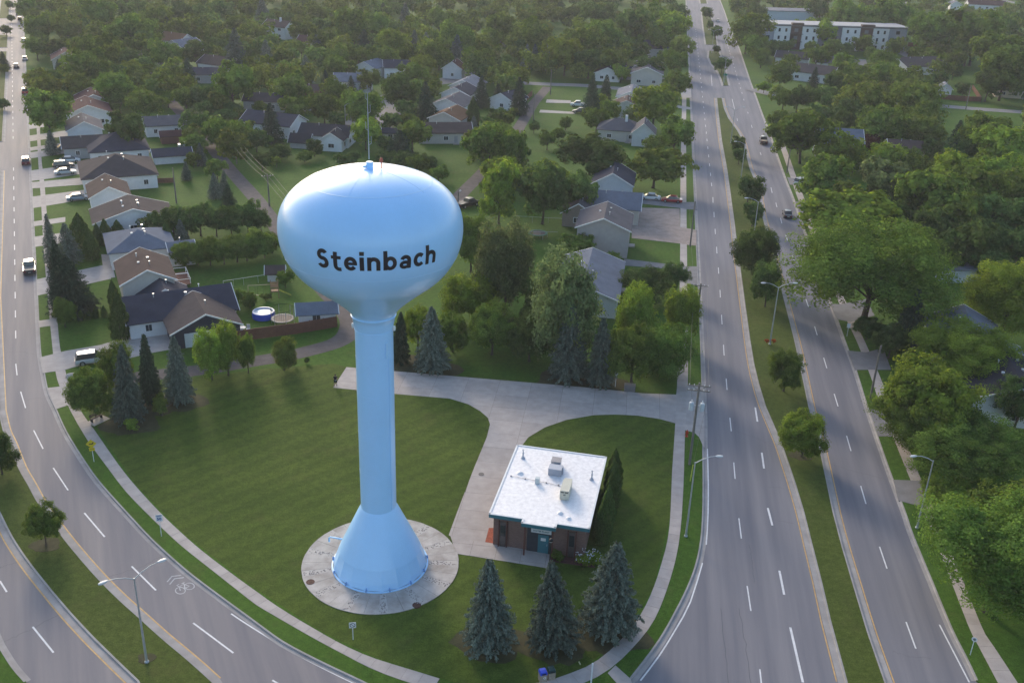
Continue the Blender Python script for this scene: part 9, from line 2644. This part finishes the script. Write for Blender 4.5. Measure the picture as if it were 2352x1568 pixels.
# patio set beside the slate roofed house: table, chairs, parasol
x,y=D['misc']['patio']; o=empty('patio_table',(x,y,0)); tag(o,'white round patio table behind the brown fence end','table'); m=MB(); m.lathe([(.6,.70),(.62,.74)],20,cap=True); m.build('table_top',TRIM,o); m=MB(); m.tube([(0,0,0),(0,0,.7)],.05,6); m.build('leg',TRIM,o)
for k,(dx,dy,l,c) in enumerate(((.9,.2,'white patio chair right of the patio table',TRIM),(-.8,-.4,'dark red patio chair left of the patio table',mat('chair_red',(.16,.03,.04),.7)),(.1,-1.0,'white patio chair nearest the fence end',TRIM))):
    o=empty('patio_chair',(x+dx,y+dy,0),k*2.); tag(o,l,'chair','patio chairs'); m=MB(); m.box((0,0,.45),(.5,.5,.06)); m.build('seat',c,o); m=MB(); m.box((0,.25,.78),(.5,.06,.62)); m.build('backrest',c,o)
    for sx in (-.2,.2):
        for sy in (-.2,.2): m=MB(); m.box((sx,sy,.21),(.05,.05,.42)); m.build('leg',c,o)
# deck with white railings behind the brown gabled house
x,y=D['misc']['deck']; o=empty('wooden_deck',(x,y,0),R(25)); tag(o,'brown backyard deck with white railings beside the beige gabled house','deck'); m=MB(); m.box((0,0,.6),(3.2,6,.14)); m.build('deck_floor',FC['brown'],o)
for yy in (-2.9,-.1,.1,2.9):
    m=MB(); m.box((0,yy,1.5),(3.1,.07,.07)); m.build('railing',TRIM,o)
for yy in (-1.5,1.5): m=MB(); m.box((1.55,yy,1.5),(.07,2.8,.07)); m.build('railing',TRIM,o)
for xx in (-1.5,1.5):
    for yy in (-2.9,-.1,2.9): m=MB(); m.box((xx,yy,1.0),(.09,.09,1.1)); m.build('deck_post',TRIM,o)
# ---------------------------------------------------------------- person walking at the driveway end
px,py=D['misc']['person']
def skin(name,V,E,Rd,m_,par):
    bm=bmesh.new(); ly=bm.verts.layers.skin.verify(); vs=[bm.verts.new(v) for v in V]
    for a,b in E: bm.edges.new((vs[a],vs[b]))
    for i,(v,r_) in enumerate(zip(vs,Rd)): v[ly].radius=r_ if isinstance(r_,tuple) else (r_,r_); v[ly].use_root=(i==0)
    me=bpy.data.meshes.new(name); bm.to_mesh(me); bm.free(); o=link(name,me,m_,par)
    s=o.modifiers.new('skin','SKIN'); s.use_smooth_shade=True; u=o.modifiers.new('sub','SUBSURF'); u.levels=1; u.render_levels=2; return o
PR=empty('person',(px,py,.0),R(0)); tag(PR,'person in dark shirt and shorts walking at the driveway end','person')
V=[(0,0,.92),(0,0,1.1),(0,.01,1.32),(0,.02,1.43),(0,.03,1.52),(0,.03,1.63),(.17,.01,1.38),(.24,-.08,1.12),(.2,.06,.92),(-.17,.01,1.38),(-.25,.06,1.12),(-.22,.14,.9),(.09,0,.86),(.11,.14,.48),(.12,.08,.1),(.12,.2,.03),(-.09,0,.86),(-.13,-.1,.48),(-.17,-.24,.12),(-.18,-.13,.03)]
E=[(0,1),(1,2),(2,3),(3,4),(4,5),(2,6),(6,7),(7,8),(2,9),(9,10),(10,11),(0,12),(12,13),(13,14),(14,15),(0,16),(16,17),(17,18),(18,19)]
Rd=[(.16,.11),(.15,.1),(.19,.11),.06,.085,.085,.065,.045,.035,.065,.045,.035,.09,.06,.042,.04,.09,.06,.042,.04]
skin('body',V,E,Rd,mat('skin_tone',(.33,.20,.15),.6),PR)
m=MB(); m.lathe([(.165,.93),(.175,1.1),(.205,1.3),(.20,1.40),(.08,1.47)],16); sh=m.build('shirt',mat('shirt_black',(.018,.018,.022),.8),PR,True); sh.scale=(1.1,.72,1)
for s in (-1,1): m=MB(); m.tube([(s*.15,.01,1.40),(s*.25,-.01*s,1.22)],[.085,.07],10); m.build('sleeve',MATS['shirt_black'],PR)
m=MB(); m.lathe([(.185,.86),(.185,.96)],16); q=m.build('waistband',mat('waist_white',(.45,.45,.46),.8),PR,True); q.scale=(1.08,.72,1)
m=MB(); m.tube([(.08,0,.93),(.11,.1,.55)],[.13,.115],12); m.tube([(-.08,0,.93),(-.125,-.07,.55)],[.13,.115],12); m.build('shorts',mat('shorts_black',(.02,.02,.026),.8),PR,True)
m=MB(); m.lathe([(.09,1.58),(.105,1.64),(.1,1.71),(.06,1.76),(.01,1.775)],14,(0,.03)); m.build('hair',mat('hair_dark',(.025,.018,.014),.7),PR,True)
for x,y in ((.12,.12),(-.18,-.19)): m=MB(); m.box((x,y,.045),(.1,.27,.09)); m.build('shoe',mat('shoe_grey',(.10,.10,.11),.7),PR)
# ---------------------------------------------------------------- evening haze
hm=bpy.data.materials.new('haze_air'); hm.use_nodes=True; n=hm.node_tree.nodes; n.remove(n['Principled BSDF']); pv=n.new('ShaderNodeVolumePrincipled')
pv.inputs['Color'].default_value=(.88,.88,.98,1); pv.inputs['Density'].default_value=.000135; pv.inputs['Anisotropy'].default_value=.25
hm.node_tree.links.new(pv.outputs[0],n['Material Output'].inputs['Volume'])
m=MB(); m.box((0,500,31),(3000,2200,66)); o=m.build('haze',hm); tag(o,kind='stuff')
S.cycles.volume_bounces=1
